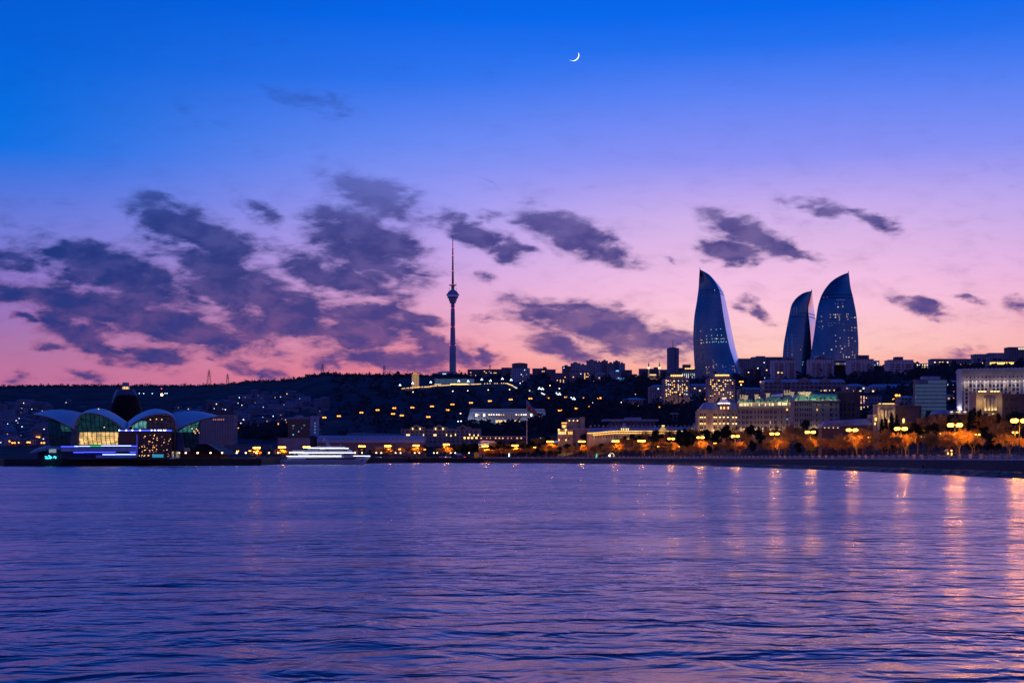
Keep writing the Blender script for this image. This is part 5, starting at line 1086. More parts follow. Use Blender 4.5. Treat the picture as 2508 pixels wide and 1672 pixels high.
for i in range(24):
    x = -wo_.w/2+4.2+i*2.55
    wo_.part('fin', MB().box(x-.28, x+.28, -1., .2, 2, wo_.top-8.5), S_WHITE)
    o_ = wo_.part('parapet_tooth', MB().box(-.45,.45,-1.2,.4,0,1.6), S_WHITE); o_.location = (x,0,wo_.top)
for i in range(14):
    x = -wo_.w/2+5.45+i*2.55
    for j in range(7):
        z_ = wo_.top-10.6-j*2.75; wo_.item('window', x, 0, z_, 1.35, 1.5, pmat('brown_lit_window',(.1,.05,.03),.4,emis=(1,.4,.15),estr=.22) if (i*7+j*3)%5 == 0 else m_glassd)
wo_.part('string_course', MB().box(-wo_.w/2+2.4, wo_.w/2, -1.2, .2, wo_.top-8.6, wo_.top-7.9), S_WHITE)
for i in range(20):
    x = -wo_.w/2+4.2+i*2.55; wo_.item('lamp', x, -1.1, wo_.top-7.5, .5, .4, glow('parapet_lamp',(1,.7,.5),2.), .3); wo_.item('window', x+1.27, 0, wo_.top-4.6, .8, 1.1, m_glassd); 
for i in range(8): point(wo_.root, (-wo_.w/2+5+i*6.4, -3., wo_.top-9.8), 300, (1,.86,.78), .4); point(wo_.root, (-wo_.w/2+5+i*6.4, -2.6, wo_.top-7.2), 110, (1,.6,.4), .3)
point(wo_.root, (-wo_.w/2+.8, -3.4, wo_.z(1000)), 600, (.85,.8,1), .4)
flood(wo_, -6, -24, 4, 50, 2, 6200, (1,.76,.6), UP)
mr_ = Bd('mansard_hall', 'long low hall with a violet mansard roof and little dormers behind the promenade trees', 2013, 2138, 1046, 1082, d=800, depth=9, cat='hall'); mr_.wall(S_BROWN); mr_.part('roof', MB().add([(mr_.x(X),y,mr_.z(Y)) for X,Y,y in [(2012,1046,-.6),(2139,1040,-.6),(2139,1040,9.6),(2012,1046,9.6),(2022,1030,3.5),(2137,1023.5,3.5),(2137,1023.5,6),(2022,1030,6)]],[(3,2,1,0),(0,1,5,4),(1,2,6,5),(2,3,7,6),(3,0,4,7),(4,5,6,7)]), m_slate)
for k in range(6): mr_.win(2027+k*10.5, 1038-k*.4, 3.2, 6, S_PINK, 1.2, arch=True, name='dormer', t=2.)
for X in (2020,2030,2041,2052): mr_.win(X, 1047, 3, 1.4, W_WARM, 0, name='lamp')
b_ = Bd('low_roof_hall', 'low wide violet-roofed hall between the glass office and right ornate house', 2290, 2372, 1014, 1050, d=720, depth=9, cat='hall'); b_.wall(S_BROWN); b_.hip(1003, m_slate)
for X in (2332,2345,2350,2365): b_.win(X, 1007+(X%3), 4 if X == 2350 else 2, 2, W_WARM, 3, t=3.5)
# ---------------------------------------------------------------- motor yacht
yd = 1118; yp = yd/FOC
ya = empty('motor_yacht', at(798,1120,yd), 'white motor yacht outlined by white light strips moored along the quay', 'yacht'); ya.location.z = 0
def yx(X): return (X-798)*yp
def yz(Y): return EYE+(YH-Y)*yp
m_hull = pmat('white_yacht_paint', (.74,.73,.74), .25, nscale=.1, namt=.05); m_yg = pmat('black_yacht_glass', (.01,.015,.02), .08)
STRIP = glow('white_light_strip', (.85,.9,1), 3., True)
secs = []
for X, zk, zd, bw in [(688,1136.5,1127,3.4),(692,1137,1124.6,3.9),(700,1137.5,1124.2,4.2),(720,1137.5,1122,4.5),(780,1137.5,1120.5,4.6),(830,1137.5,1119.5,4.4),(860,1137.5,1118.2,3.8),(880,1137.4,1117.2,2.8),(890,1137,1116.6,2.),(900,1128,1116.1,1.),(908,1117.5,1115.6,.12)]:
    zd_, zk_ = yz(zd), min(yz(zk), .3)-(.9 if X < 895 else 0); zk_ = zk_ if X < 895 else yz(zk)
    secs.append([(yx(X),-bw,zd_),(yx(X),-bw*.97,lerp(zk_,zd_,.6)),(yx(X),-bw*.7,lerp(zk_,zd_,.15)),(yx(X),0,zk_),(yx(X),bw*.7,lerp(zk_,zd_,.15)),(yx(X),bw*.97,lerp(zk_,zd_,.6)),(yx(X),bw,zd_)])
mb = MB().loft(secs); n = len(mb.v); mb.f.append(tuple(range(7))); mb.mi.append(0)
mb.loft([[s_[0],(s_[0][0],0,s_[0][2]+.05),s_[6]] for s_ in secs])
hu = mb.build('hull', m_hull, ya, False)
def ydeck(name, pts, bw, mat, par=None): return MB().extr([(yx(X),yz(Y)) for X,Y in pts], -bw, bw).build(name, mat, par or ya)
ydeck('main_deck', [(706,1124),(868,1119),(866,1114.5),(842,1110),(735,1110),(731,1116),(706,1116.5)], 4., m_hull)
ydeck('upper_deck', [(716,1109),(870,1109),(862,1104.5),(856,1100.5),(752,1100.5),(744,1101.5),(718,1101.5)], 3.6, m_hull)
ydeck('bridge_deck', [(785,1101),(857,1101),(850,1097.5),(842,1093),(778,1092.5),(760,1095),(756,1098),(785,1098)], 3.1, m_hull)
MB().extr([(yx(X),yz(Y)) for X,Y in [(749,1124.8),(870,1124.2),(875,1120.6),(752,1121.2)]], -4.66, -4.).build('window_band', m_yg, ya)
MB().extr([(yx(X),yz(Y)) for X,Y in [(757,1113.8),(862,1113.2),(858,1110.4),(760,1110.4)]], -4.08, -3.9).build('window_band', m_yg, ya)
MB().extr([(yx(X),yz(Y)) for X,Y in [(790,1102.4),(852,1102.4),(850,1099.2),(800,1099.2)]], -3.68, -3.4).build('window_band', m_yg, ya)
for X0, X1, Y, bw in ((704,837.5,1116.4,4.8),(855.5,907,1116.,1.6),(743,871.5,1108.8,4.3),(712,744,1107.6,4.1),(755,855,1097.2,3.6)):
    MB().box(yx(X0),yx(X1),-bw-.12,-bw+.3,yz(Y)-.2,yz(Y)+.2).build('light_strip', STRIP, ya)
for X, Y in ((712.5,1108),(871,1108.6)): MB().ball((yx(X),-4.2,yz(Y)),.55,8).build('deck_lamp', glow('deck_lamp',(1,.8,.5),7.,True), ya)
for X in (709,713,717,722,728): MB().box(yx(X),yx(X+2.2),-3.9,-3.6,yz(1123.5),yz(1118.5)).build('stern_window', W_WARM, ya)
for X in (722,731,739): MB().box(yx(X),yx(X+2.5),-3.5,-3.2,yz(1113),yz(1110)).build('stern_window', W_DIM, ya)
MB().extr([(yx(X),yz(Y)) for X,Y in [(801.5,1093),(811,1093),(806,1086),(792.5,1069.5),(790,1071)]], -.35, .35).build('mast', m_hull, ya)
MB().tube((yx(790.5),0,yz(1070.5)),(yx(784.3),0,yz(1058.5)),.16,.08).build('whip_aerial', m_hull, ya)
for X, Y, r0 in ((793.5,1078.5,4.2),(834.4,1090,2.7)): MB().ball((yx(X),-.9,yz(Y)),r0*yp,12).build('radar_dome', m_hull, ya, True)
for X, Y in ((784.5,1068.5),(796,1068)): MB().ball((yx(X),0,yz(Y)),2.2*yp,10,.7).build('satellite_dish', m_hull, ya, True)
MB().box(yx(780),yx(801),-.3,.3,yz(1071.8),yz(1071.2)).build('spreader', m_hull, ya); MB().box(yx(787),yx(806),-.3,.3,yz(1081.8),yz(1081.2)).build('spreader', m_hull, ya)
MB().tube((yx(778.5),-1,yz(1093)),(yx(778.5),-1,yz(1072)),.09).build('flag_staff', m_hull, ya)
MB().add([(yx(700),-4.3,yz(1134)),(yx(702),-4.3,yz(1126)),(yx(712),-4.55,yz(1126)),(yx(708),-4.55,yz(1134))],[(0,1,2,3)]).build('side_door', m_hull, ya)
MB().box(yx(886.5),yx(889),-2.45,-1.9,yz(1129),yz(1124.5)).build('anchor', m_dark, ya)

# ---------------------------------------------------------------- national flag on its tall pole
fpz = gp(1290.6,1475)
fg = empty('flagpole', fpz, 'tall white flagpole flying a blue, red and green flag before the convention hall', 'flagpole'); kp = 1475/FOC
def fzz(Y): return EYE+(YH-Y)*kp-fpz.z
MB().tube((0,0,-1),(0,0,fzz(979)),.62,.3,n=10).build('pole', m_white, fg)
fl = MB(); A = resample([(0.6,981),(8,988),(16,998),(22,1006),(26.5,1013)], 20); B = resample([(.6,1006.5),(6,1009),(14,1012.5),(20,1016),(25,1019.5)], 20)
prev = None
for k, mi in enumerate((0,1,2)):
    fl.cur = mi; t0, t1 = k/3, (k+1)/3
    def row(t_): return [(lerp(a[0],b_[0],t_)*kp, -.8*math.sin(i*.75+t_*1.5), fzz(lerp(a[1],b_[1],t_))) for i, (a, b_) in enumerate(zip(A,B))]
    fl.loft([row(t0), row((t0+t1)/2), row(t1)])
fo = fl.build('flag', [pmat('flag_blue',(.02,.2,.55),.8), pmat('flag_red',(.5,.02,.06),.8), pmat('flag_green',(.02,.17,.08),.8)], fg, True)
em = MB(); cr = []
for i in range(13):
    a_ = math.radians(55)+i*math.radians(250)/12; cr.append((math.cos(a_)*.9, math.sin(a_)*.9))
inn = [(.22+math.cos(math.radians(68)+i*math.radians(224)/12)*.72, math.sin(math.radians(68)+i*math.radians(224)/12)*.72) for i in range(13)]
em.loft([[(x,0,z) for x,z in cr],[(x,0,z) for x,z in inn]])
st = [(.75+(.42 if i%2 == 0 else .2)*math.cos(i*pi/8), 0, (.42 if i%2 == 0 else .2)*math.sin(i*pi/8)) for i in range(16)]
em.add(st, [tuple(range(16))])
for y_ in (-1.,): o_ = em.build('crescent_and_star', m_white, fo); o_.location = (11*kp, -1.15, fzz(1003))

# ---------------------------------------------------------------- masts, pylons, dish on the ridge
def pylon(X, Yt, Yb, lab, arms=True):
    d = 3300; p = d/FOC; o_ = empty('power_pylon' if arms else 'radio_mast', at(X, Yb, d), lab, 'pylon' if arms else 'mast', 'pylons along the ridge' if arms else None); H = (Yb-Yt)*p
    m_ = MB()
    if arms:
        w = H*.13
        def wd(t_): return w*(1-t_)**1.2+.5
        for sx in (-1,1):
            for sy in (-1,1): 
                for k in range(6): m_.tube((sx*wd(k/6),sy*wd(k/6),H*k/6-(4 if k == 0 else 0)),(sx*wd((k+1)/6),sy*wd((k+1)/6),H*(k+1)/6),.42,n=3)
        for k in range(5): m_.tube((-wd(k/6),-wd(k/6),H*k/6),(wd((k+1)/6),-wd((k+1)/6),H*(k+1)/6),.28,n=3); m_.tube((wd(k/6),-wd(k/6),H*k/6),(-wd((k+1)/6),-wd((k+1)/6),H*(k+1)/6),.28,n=3)
        m_.build('lattice', m_dark, o_)
        for zt in (.62,.74,.86):
            MB().tube((-H*.16,0,H*zt),(H*.16,0,H*zt),.45,n=4).build('cross_arm', m_dark, o_)
    else: m_.tube((0,0,-6),(0,0,H),.5,.3,n=4); m_.build('mast', m_dark, o_)
    return o_
pylon(512,904,945,'tallest lattice power pylon on the left ridge'); pylon(557.6,915,942,'small lattice power pylon right of the tallest one on the left ridge'); pylon(790,890.5,917,'lattice power pylon standing on the hill top'); pylon(941,893.5,920,'lattice power pylon left of the radar dish'); pylon(1200,893,906,'lattice pylon behind the skyline blocks right of the television tower')
for X, Yt, lab in ((1015,895,'thin radio mast above the golden memorial'),(1062,896,'thin radio mast left of the television tower'),(1129,896,'thin radio mast right of the television tower'),(652,927,'short mast on the wooded ridge')): pylon(X, Yt, 924, lab, False)
rd = empty('radar_dish', at(975,920,3120), 'round radar dish poking above the wooded ridge', 'dish'); q_ = 3120/FOC
MB().tube((0,0,-6),(0,0,5*q_),1.,n=6).build('mount', m_dark, rd); o_ = MB().lathe([(4.7*q_,0),(4.*q_,-1.2*q_),(2*q_,-2.2*q_),(.2,-2.6*q_)],14).build('dish', m_dark, rd, True); o_.location.z = 7.5*q_; o_.rotation_euler = (math.radians(60),0,math.radians(25))
wm = empty('floodlight_mast', gp(397,2600), 'tall mast with one dazzling floodlight and red beacon behind the mall', 'mast'); q_ = 2600/FOC; z0 = wm.location.z
MB().tube((0,0,-3),(0,0,EYE+(YH-951)*q_-z0),.5,.3).build('pole', m_dark, wm)
o_ = MB().ball((0,0,0),2.7*q_,10).build('floodlight', glow('dazzling_floodlight',(1,.66,.3),14.,True), wm); o_.location = (0,-2,EYE+(YH-966.5)*q_-z0)
o_ = MB().ball((0,0,0),1.2*q_,8).build('red_beacon', RED, wm); o_.location = (-.8*q_,-2,EYE+(YH-951.5)*q_-z0)

# ---------------------------------------------------------------- crescent moon
md = 60000; mr = 14.3*md/FOC
mo_ = empty('moon', at(1404.3,135.8,md), 'thin bright crescent moon in the blue sky', 'moon')
a0, a1 = math.radians(-128), math.radians(28); O_ = []; I_ = []
for i in range(41):
    t_ = i/40; a_ = lerp(a0,a1,t_); O_.append((mr*math.cos(a_),0,mr*math.sin(a_))); th = 3.*md/FOC*math.sin(pi*t_)**.8; I_.append(((mr-th)*math.cos(a_),60,(mr-th)*math.sin(a_)))
MB().loft([O_, I_]).build('lit_crescent', glow('moonlight',(1,.99,.95),1.6), mo_)

# ---------------------------------------------------------------- street lamps
def tiered(name, heads, r, col, H, arm=True, mat_=None, pole_r=.16):
    """a lamp standard of height H: pole, cross-arm, and the lamp heads at (x, z-offset)"""
    o_ = empty(name, (0,0,0), 'lamp', 'street lamp'); P_ = [(MB().tube((0,0,-1.5),(0,0,H+(.4 if arm else -r)),pole_r,pole_r*.6,n=6).build('pole', m_dark, o_), [])]
    if arm: P_.append((MB().tube((min(h[0] for h in heads)-.1,0,H+.5),(max(h[0] for h in heads)+.1,0,H+.5),.1,n=5).build('arm', m_dark, o_), []))
    first = None
    for hx, hz in heads:
        if first is None: b_ = first = MB().ball((0,0,0), r, 8, .75).build('lamp_head', mat_ or col, o_)
        else: b_ = first.copy(); C.objects.link(b_); b_.parent = o_
        b_.location = (hx, 0, H+hz); P_.append((b_, []))
    return o_, P_
SOD = glow('sodium_lamp', (1,.37,.03), 12., True); SODs = glow('small_sodium_lamp', (1,.40,.045), 9., True); BALL = glow('globe_lamp', (1,.74,.34), 8., True)
HILL = glow('hill_sodium_lamp', (1,.31,.02), 3.2, True); WHT = glow('cool_white_lamp', (.72,.88,1), 4., True); WSM = glow('warm_path_lamp', (1,.6,.25), 7., False); CSM = glow('cool_path_lamp', (.7,.85,1), 6., False)
TALLW = 5400.
def lamp_light(par, loc, power, col=(1,.36,.02), r=.45):
    l = LL.get((power, col)) or bpy.data.lights.new('lamp_light', 'POINT'); LL[(power, col)] = l
    l.energy = power; l.color = col; l.shadow_soft_size = r
    o_ = bpy.data.objects.new('lamp_light', l); C.objects.link(o_); o_.parent = par; o_.location = loc; return o_
LL = {}
def put(proto, X, Y, d, Hm, lab, grp, zoff=0):
    """stand a copy of a lamp so its head comes to photo pixel X,Y at depth d, its own pole reaching the ground"""
    g_ = gp(X, d); o_, P_ = proto; zh = EYE+(YH-Y)*d/FOC; H = max(2.5, zh-g_.z)
    sc = 1.; r = dup(o_, [], g_, 0, 1., lab, grp)
    for p, _ in P_:
        c = p.copy(); C.objects.link(c); c.parent = r
        if p.name.startswith('pole'): c.scale.z = (H+.3)/(Hm+.3)
        else: c.location.z = p.location.z+(H-Hm)
    return r
def drop(proto):
    for p, _ in proto[1]: bpy.data.objects.remove(p)
    bpy.data.objects.remove(proto[0])
HT = 14.
tall4 = tiered('street_lamp', [(-2.15,0),(-1.25,.05),(1.25,0),(2.15,.05)], .92, SOD, HT)
tall4s = tiered('street_lamp', [(-2.7,0),(-.95,0),(.95,0),(2.7,0)], 1.0, SOD, HT)
TALL = [(628.8,1096),(690.8,1094.8),(751,1094.5),(886.5,1092.5),(949.7,1091.7),(1019,1090.5),(1093,1088),(1188,1092),(1261.5,1090.7),(1347,1081),(1424.7,1080.8),(1507.6,1080),(1571.4,1079.5),(1644,1074),(1715.6,1071),(1801,1068),(1897,1062),(1984.7,1058),(2087,1052.7),(2206.5,1049.6),(2339,1040.7),(2497,1030)]
n_ = len(TALL)
for i, (X, Y) in enumerate(TALL):
    d = inland(X, 24 if X > 1185 else 45); k = n_-1-i
    lab = ('rightmost tall four-headed orange street lamp of the seafront row' if k == 0 else ORD[k]+' tall four-headed orange street lamp from the right in the seafront row')
    r = put(tall4 if X > 1600 else tall4s, X, Y, d, HT, lab, 'tall orange lamps along the seafront')
    for dx in (-1.6, 1.6): lamp_light(r, (dx,-.5,EYE+(YH-Y)*d/FOC-r.location.z-3.2), TALLW*(1. if X > 1600 else .8))
drop(tall4); drop(tall4s)
sm1 = tiered('street_lamp', [(-.8,0),(.8,0)], .42, SODs, 8.)
SM = [(582,1104),(1040,1100.5),(1210,1096),(1309.4,1095),(1366.6,1095),(1431,1092),(1613,1093),(1661,1093),(1719,1092),(1751,1085),(2072.5,1072.6),(2130,1071),(2210,1068),(2261,1069.5),(2307,1061.6),(2361,1066.7),(2394,1063.7),(2486,1058.6),(979,1099.5),(436,1100),(612,1103.5)]
SM.sort(key=lambda t_: -t_[0])
for i, (X, Y) in enumerate(SM):
    d = inland(X, 50 if X > 1185 else 60) if X > 450 else 1040
    r = put(sm1, X, Y, d, 8., ('rightmost low orange lamp' if i == 0 else ORD[i]+' low orange lamp from the right')+' among the seafront trees', 'low orange lamps among the seafront trees')
    lamp_light(r, (0,-.6,EYE+(YH-Y)*d/FOC-r.location.z-.7), 1500.)
drop(sm1)
gl_ = tiered('globe_lamp', [(0,0)], .62, BALL, 4.5, False)
GL = sorted([455,484,515.6,544,580,602,627.5,658.7,681.4,886.5,921.7,934,969,981,1016,1026.8,1062.5,1071,1104,1114.8,1148.7])
for i, X in enumerate(GL):
    d = interp([(440,936),(600,962),(640,1010),(672,1140),(690,1178),(900,1338),(1000,1452),(1177,1456)], X); Y = 1108.6
    r = put(gl_, X, Y, d, 4.5, ('leftmost' if i == 0 else ORD[i])+(' globe lamp' if i == 0 else ' globe lamp from the left')+' on a thin pole along the dock edge', 'globe lamps along the dock edge')
    zb = 5.05 if X < 640 else 5.6; H = EYE+(YH-Y)*d/FOC-zb; r.location.z = zb
    for c in [c for c in bpy.data.objects if c.parent is r]:
        if c.name.startswith('pole'): c.scale.z = (H+.3)/(4.8); c.location.z = 1.5*(c.scale.z)
        else: c.location.z = H
drop(gl_)
hl2 = tiered('street_lamp', [(-1.7,0),(1.7,0)], 1.6, HILL, 9.)
HL = [(794.6,1022),(830,1018.5),(885,1010),(924.7,1003.7),(965.6,999),(962.5,1013),(984,1017),(1010,997.6),(1058,994.8),(1095.7,1003.7),(636.5,1042.5),(586.7,1047),(546.7,1054.5),(678.6,1037.7),(704,1034.6),(1108,990),(1153.6,986),(1200,981.8),(1250.8,978),(1299,975.7),(1343,974.4),(1384.7,972.6),(1432.7,974.6),(1467.9,974.4),(1372,1004.7),(1412,1000),(1446.7,995.8),(1559.4,995),(1621,975.7),(1617,997),(1674,1000),(1815.6,934.3),(1866.6,935.4),(1731,977.7),(2200,968),(2194,978.7),(2334,961),(1049,1020.6),(492,1059.5),(20,1080),(33,1084),(70,1083),(105,1084),(93,1070)]
HL.sort()
def region(X, Y):
    if X < 200: return 'on the shore left of the domed mall'
    if X < 720: return 'on the hillside above the low sheds'
    if X < 1000: return 'on the hill road above the vaulted hall'
    if X < 1145: return 'on the slope beside the convention hall'
    if X < 1345: return 'on the hill road above the convention hall'
    if X < 1500: return 'on the hill road right of the flag'
    if X < 1750: return 'around the gold-lit apartment towers'
    if X < 1900: return 'below the leftmost cream apartment block'
    return 'on the street beside the glass office block'
cnt = {}
for X, Y in HL:
    rg = region(X, Y); cnt[rg] = cnt.get(rg, 0)+1
    put(hl2, X, Y, place(X, min(Y+11, 1090)), 9., ORD[cnt[rg]-1]+' twin orange street lamp from the left '+rg, 'orange twin lamps on the hillside')
drop(hl2)
tri = tiered('park_lamp', [(-1.5,0),(1.5,0),(0,2.2)], .95, WHT, 8.)
TRI = sorted([(979.6,943.8),(1010.7,939),(1055,936.6),(1123.5,933.6),(1146.7,934),(1180,930),(1201.5,932.8),(1230.6,928),(1252,931),(1321,952),(1328.6,953),(1362.8,965),(1370.4,966),(1398.7,976.4),(1405.6,977.4)])
for i, (X, Y) in enumerate(TRI): put(tri, X, Y, place(X, Y+12), 8., ORD[i]+' white three-globe park lamp from the left on the terrace and stairs', 'white three-globe park lamps')
drop(tri)
def specks(name, pts, proto_mat, r, lab, grp, h=3.):
    pr = tiered(name, [(0,0)], r, proto_mat, h, False, pole_r=.12)
    for X, Y in pts: put(pr, X, Y, place(X, Y+5), h, lab, grp)
    drop(pr)
specks('path_lamp', [(1001,960.6),(1011.5,959.6),(1030.6,960.9),(1083,959),(1109,957.8),(1145.7,956.5),(1196,954.7),(1248,953.5),(1273,953)], WSM, .95, 'small warm path lamp in the row under the lit park terrace', 'warm path lamps under the park terrace')
specks('path_lamp', [(1280,934),(1347,943.8),(1370,951),(1452.8,933.6),(1494,984),(1489,994),(1502,994),(1447,1007.5),(1556.6,965.6),(1346,1003),(1128,1012),(1246,1054.6),(1221,1054),(1182,1051.5),(1522,985),(1713,938),(1731,927),(1815,942)], WSM, .9, 'small warm lamp shining alone among the dark hillside trees', 'small warm lamps scattered on the dark hillside')
specks('path_lamp', [(1274,938),(1451,986),(1450,986.5),(1214,1041),(1206,1047.5),(1325,1073),(1129,1031),(1122,1031.5),(1461.5,1017),(1607,977),(1690,975),(341,963),(352,963.5),(373,963.5),(404,963),(409,963)], CSM, .85, 'small cool white lamp shining alone on the dark slope', 'small cool white lamps scattered on the slope')
# stairs lit down the hill
sr = empty('lit_stairway', gp(1300,place(1300,954)), 'broken line of white lit stair flights running down the park hill', 'stairway'); z0 = sr.location
for X0, Y0, X1, Y1 in ((1257,945,1266,950),(1296,956,1303,959),(1326,962,1334,966),(1344,968,1351,971),(1355,972,1362,975),(1368,975,1374,979)):
    d0, d1 = place(X0, Y0+1)-4, place(X1, Y1+1)-4; a_, b_ = at(X0, Y0, d0)-z0, at(X1, Y1, d1)-z0
    MB().tube(a_, b_, 1., n=4).build('stair_light', glow('stair_light',(.9,.85,.75),1.4), sr)

# ---------------------------------------------------------------- hillside houses on the left
m_h = [pmat('hazed_grey_house_wall',(.11,.125,.17),.85), pmat('hazed_cream_house_wall',(.16,.16,.2),.85), pmat('hazed_white_house_wall',(.25,.26,.32),.8)]  # blue haze tint is painted into the wall colours
m_hr = [pmat('tin_roof',(.17,.21,.28),.5), pmat('brown_tile_roof',(.16,.09,.07),.8)]
protoH = []
for wdt, ht, dp, wm_, rm_ in ((11,6.5,9,0,0),(16,9,10,1,0),(9,6,8,2,1),(20,12,11,2,0),(13,15,11,1,0)):
    o_ = empty('hillside_house', (0,0,0), 'house', 'house'); w_ = MB().box(-wdt/2,wdt/2,0,dp,-5,ht).build('wall', m_h[wm_], o_)
    rf = MB().add([(-wdt/2-.6,-.7,ht),(wdt/2+.6,-.7,ht),(wdt/2+.6,dp+.6,ht),(-wdt/2-.6,dp+.6,ht),(-wdt*.3,dp/2,ht+2.2),(wdt*.3,dp/2,ht+2.2)],[(3,2,1,0),(0,1,5,4),(1,2,5),(2,3,4,5),(3,0,4)]).build('roof', m_hr[rm_], o_)
    ws = []
    for j in range(max(1,int(ht/3.2))):
        for i in range(max(2,int(wdt/4.4))):
            b_ = MB().box(-.8,.8,-.08,.2,-.7,.7).build('window', m_glassd, o_); b_.location = (-wdt/2+(i+.5)*wdt/max(2,int(wdt/4.4)),0,1.8+j*3.1); ws.append(b_)
    protoH.append((o_, w_, rf, ws, ht))
rr_ = random.Random(77); HP = []
tries = 0
while len(HP) < 214 and tries < 9000:
    tries += 1
    if rr_.random() < .5: X, Y = rr_.uniform(-10,120), rr_.uniform(992,1088)
    else: X, Y = rr_.uniform(430,800), rr_.uniform(966,1062)
    if X > 400 and Y < 1000-sm((X-450)/200)*34+sm((X-680)/150)*22: continue
    if X > 400 and Y > 1050-max(0,(X-560))*.12: continue
    if 484 < X < 576 and Y > 1004: continue
    if 700 < X < 785 and Y > 1012: continue
    if any(abs(X-a_) < 13 and abs(Y-b_) < 6 for a_, b_ in HP): continue
    HP.append((X, Y))
for X, Y in [(150,1008),(108,992),(165,985),(200,1000),(102,986),(230,1012)]: HP.append((X, Y))
litm = [W_DIM, W_WARM, W_PINK, W_COOL, glow('small_bright_window',(1,.62,.3),4.), glow('small_cool_window',(.7,.9,1),3.)]
for n0_, (X, Y) in enumerate(sorted(HP, key=lambda t_: t_[1])):
    o_, w_, rf, ws, ht = protoH[rr_.choice([0,0,1,1,2,2,3,4])]; d = place(X, Y+4)
    lab = 'dim flat hillside house with few lights in the quarter left of the domed mall' if X < 250 else ('dim hillside house with few lights in the quarter right of the mall' if X < 640 else 'dim hillside house in the dark quarter above the dark glass office')
    r = dup(o_, [(w_,[]),(rf,[])], gp(X,d)+Vector((0,0,1)), rr_.uniform(-.5,.5), rr_.uniform(.8,1.25), lab, 'dim houses on the left hillside')
    kk = rr_.sample(range(len(ws)), min(len(ws), 2))
    for j, k in enumerate(kk):
        c = ws[k].copy(); C.objects.link(c); c.parent = r
        if j == 0 and rr_.random() < .5:
            lm = rr_.choice(litm); key = 'house_window_'+lm.name
            if key not in bpy.data.meshes:
                me_ = ws[k].data.copy(); me_.name = key; me_.materials[0] = lm
            c.data = bpy.data.meshes[key]; 
            if lm.name.startswith('small'): c.scale = (.9,1,.9)
for o_, w_, rf, ws, ht in protoH:
    for c in [w_, rf]+ws+[o_]: bpy.data.objects.remove(c)
# ---------------------------------------------------------------- trees
m_bark = pmat('bare_tree_bark', (.22,.15,.1), .9, nscale=2.); m_twig = pmat('amber_lit_twigs', (.72,.36,.08), .9, nscale=1.)  # amber lamp glow is put into the twig colour
m_leaf = pmat('dark_evergreen_leaves', (.014,.022,.013), .8, nscale=.6, namt=.5); m_cyp = pmat('cypress_leaves', (.014,.02,.014), .85, nscale=.8, namt=.4)
def bare_tree(seed, H, spread, dens=1.):
    rr_ = random.Random(seed); tr = MB(); cr = MB()
    def grow(p, d_, L_, r_, lev):
        q_ = p+d_*L_; (tr if lev < 2 else cr).tube(p, q_, r_, r_*.62, n=5 if lev < 2 else 3, caps=False)
        if lev >= 5: return
        n = {0:5,1:4,2:4,3:4,4:3}[lev]; n = max(2, round(n*dens)) if lev > 2 else n
        for k in range(n):
            t_ = rr_.uniform(.55,1) if lev else rr_.uniform(.7,1.); s_ = p.lerp(q_, t_); ax = d_.orthogonal().normalized(); ax.rotate(Matrix.Rotation(rr_.uniform(0,2*pi)+k*2*pi/n, 3, d_))
            nd = (d_*rr_.uniform(.55,.95)+ax*rr_.uniform(.45,.85)*spread+Vector((0,0,.16 if lev < 3 else .05))).normalized()
            grow(s_, nd, L_*rr_.uniform(.56,.82)*(1.15 if lev == 0 else 1), max(.05, r_*.58), lev+1)
    grow(Vector((0,0,-.3)), Vector((rr_.uniform(-.08,.08),rr_.uniform(-.05,.05),1)).normalized(), H*.34, H*.022, 0)
    return tr, cr
def leaf_cloud(m_, c, rx, rz, n, size, rr_):
    for _ in range(n):
        v = Vector((rr_.gauss(0,1),rr_.gauss(0,1),rr_.gauss(0,1))).normalized()*(rr_.random()**.4); p = Vector((c[0]+v.x*rx, c[1]+v.y*rx, c[2]+v.z*rz))
        a_ = Vector((rr_.uniform(-1,1),rr_.uniform(-1,1),rr_.uniform(-1,1))).normalized()*size*rr_.uniform(.6,1.3); b_ = a_.orthogonal().normalized()*size*rr_.uniform(.4,.9)
        m_.add([p-a_*.5,p+b_*.6,p+a_*.5,p-b_*.5],[(0,1,2,3)])
def ever_tree(seed, H, wide):
    rr_ = random.Random(seed); tr = MB().tube((0,0,-.3),(0,0,H*.6),H*.024,H*.012,n=6); cr = MB()
    for k in range(13):
        a_ = rr_.uniform(0,2*pi); e_ = rr_.uniform(0,wide*.62); z_ = H*rr_.uniform(.38,.84); s_ = 1-abs(z_/H-.55)*.9
        c = (e_*math.cos(a_)*s_, e_*math.sin(a_)*s_, z_); tr.tube((0,0,z_*.6),c,H*.008,H*.003,n=4,caps=False); leaf_cloud(cr, c, wide*.36, H*.13, 170, .5, rr_)
    return tr, cr
def cypress(seed, H):
    rr_ = random.Random(seed); tr = MB().tube((0,0,-.3),(0,0,H*.8),H*.018,H*.005,n=6); cr = MB()
    for k in range(24):
        t_ = k/23; leaf_cloud(cr, (rr_.uniform(-.2,.2),rr_.uniform(-.2,.2),H*(.08+.86*t_)), max(.25,H*.1*math.sin(pi*min(1,.16+t_*.84))**.8), H*.06, 90, .38, rr_)
    return tr, cr
PR = {}
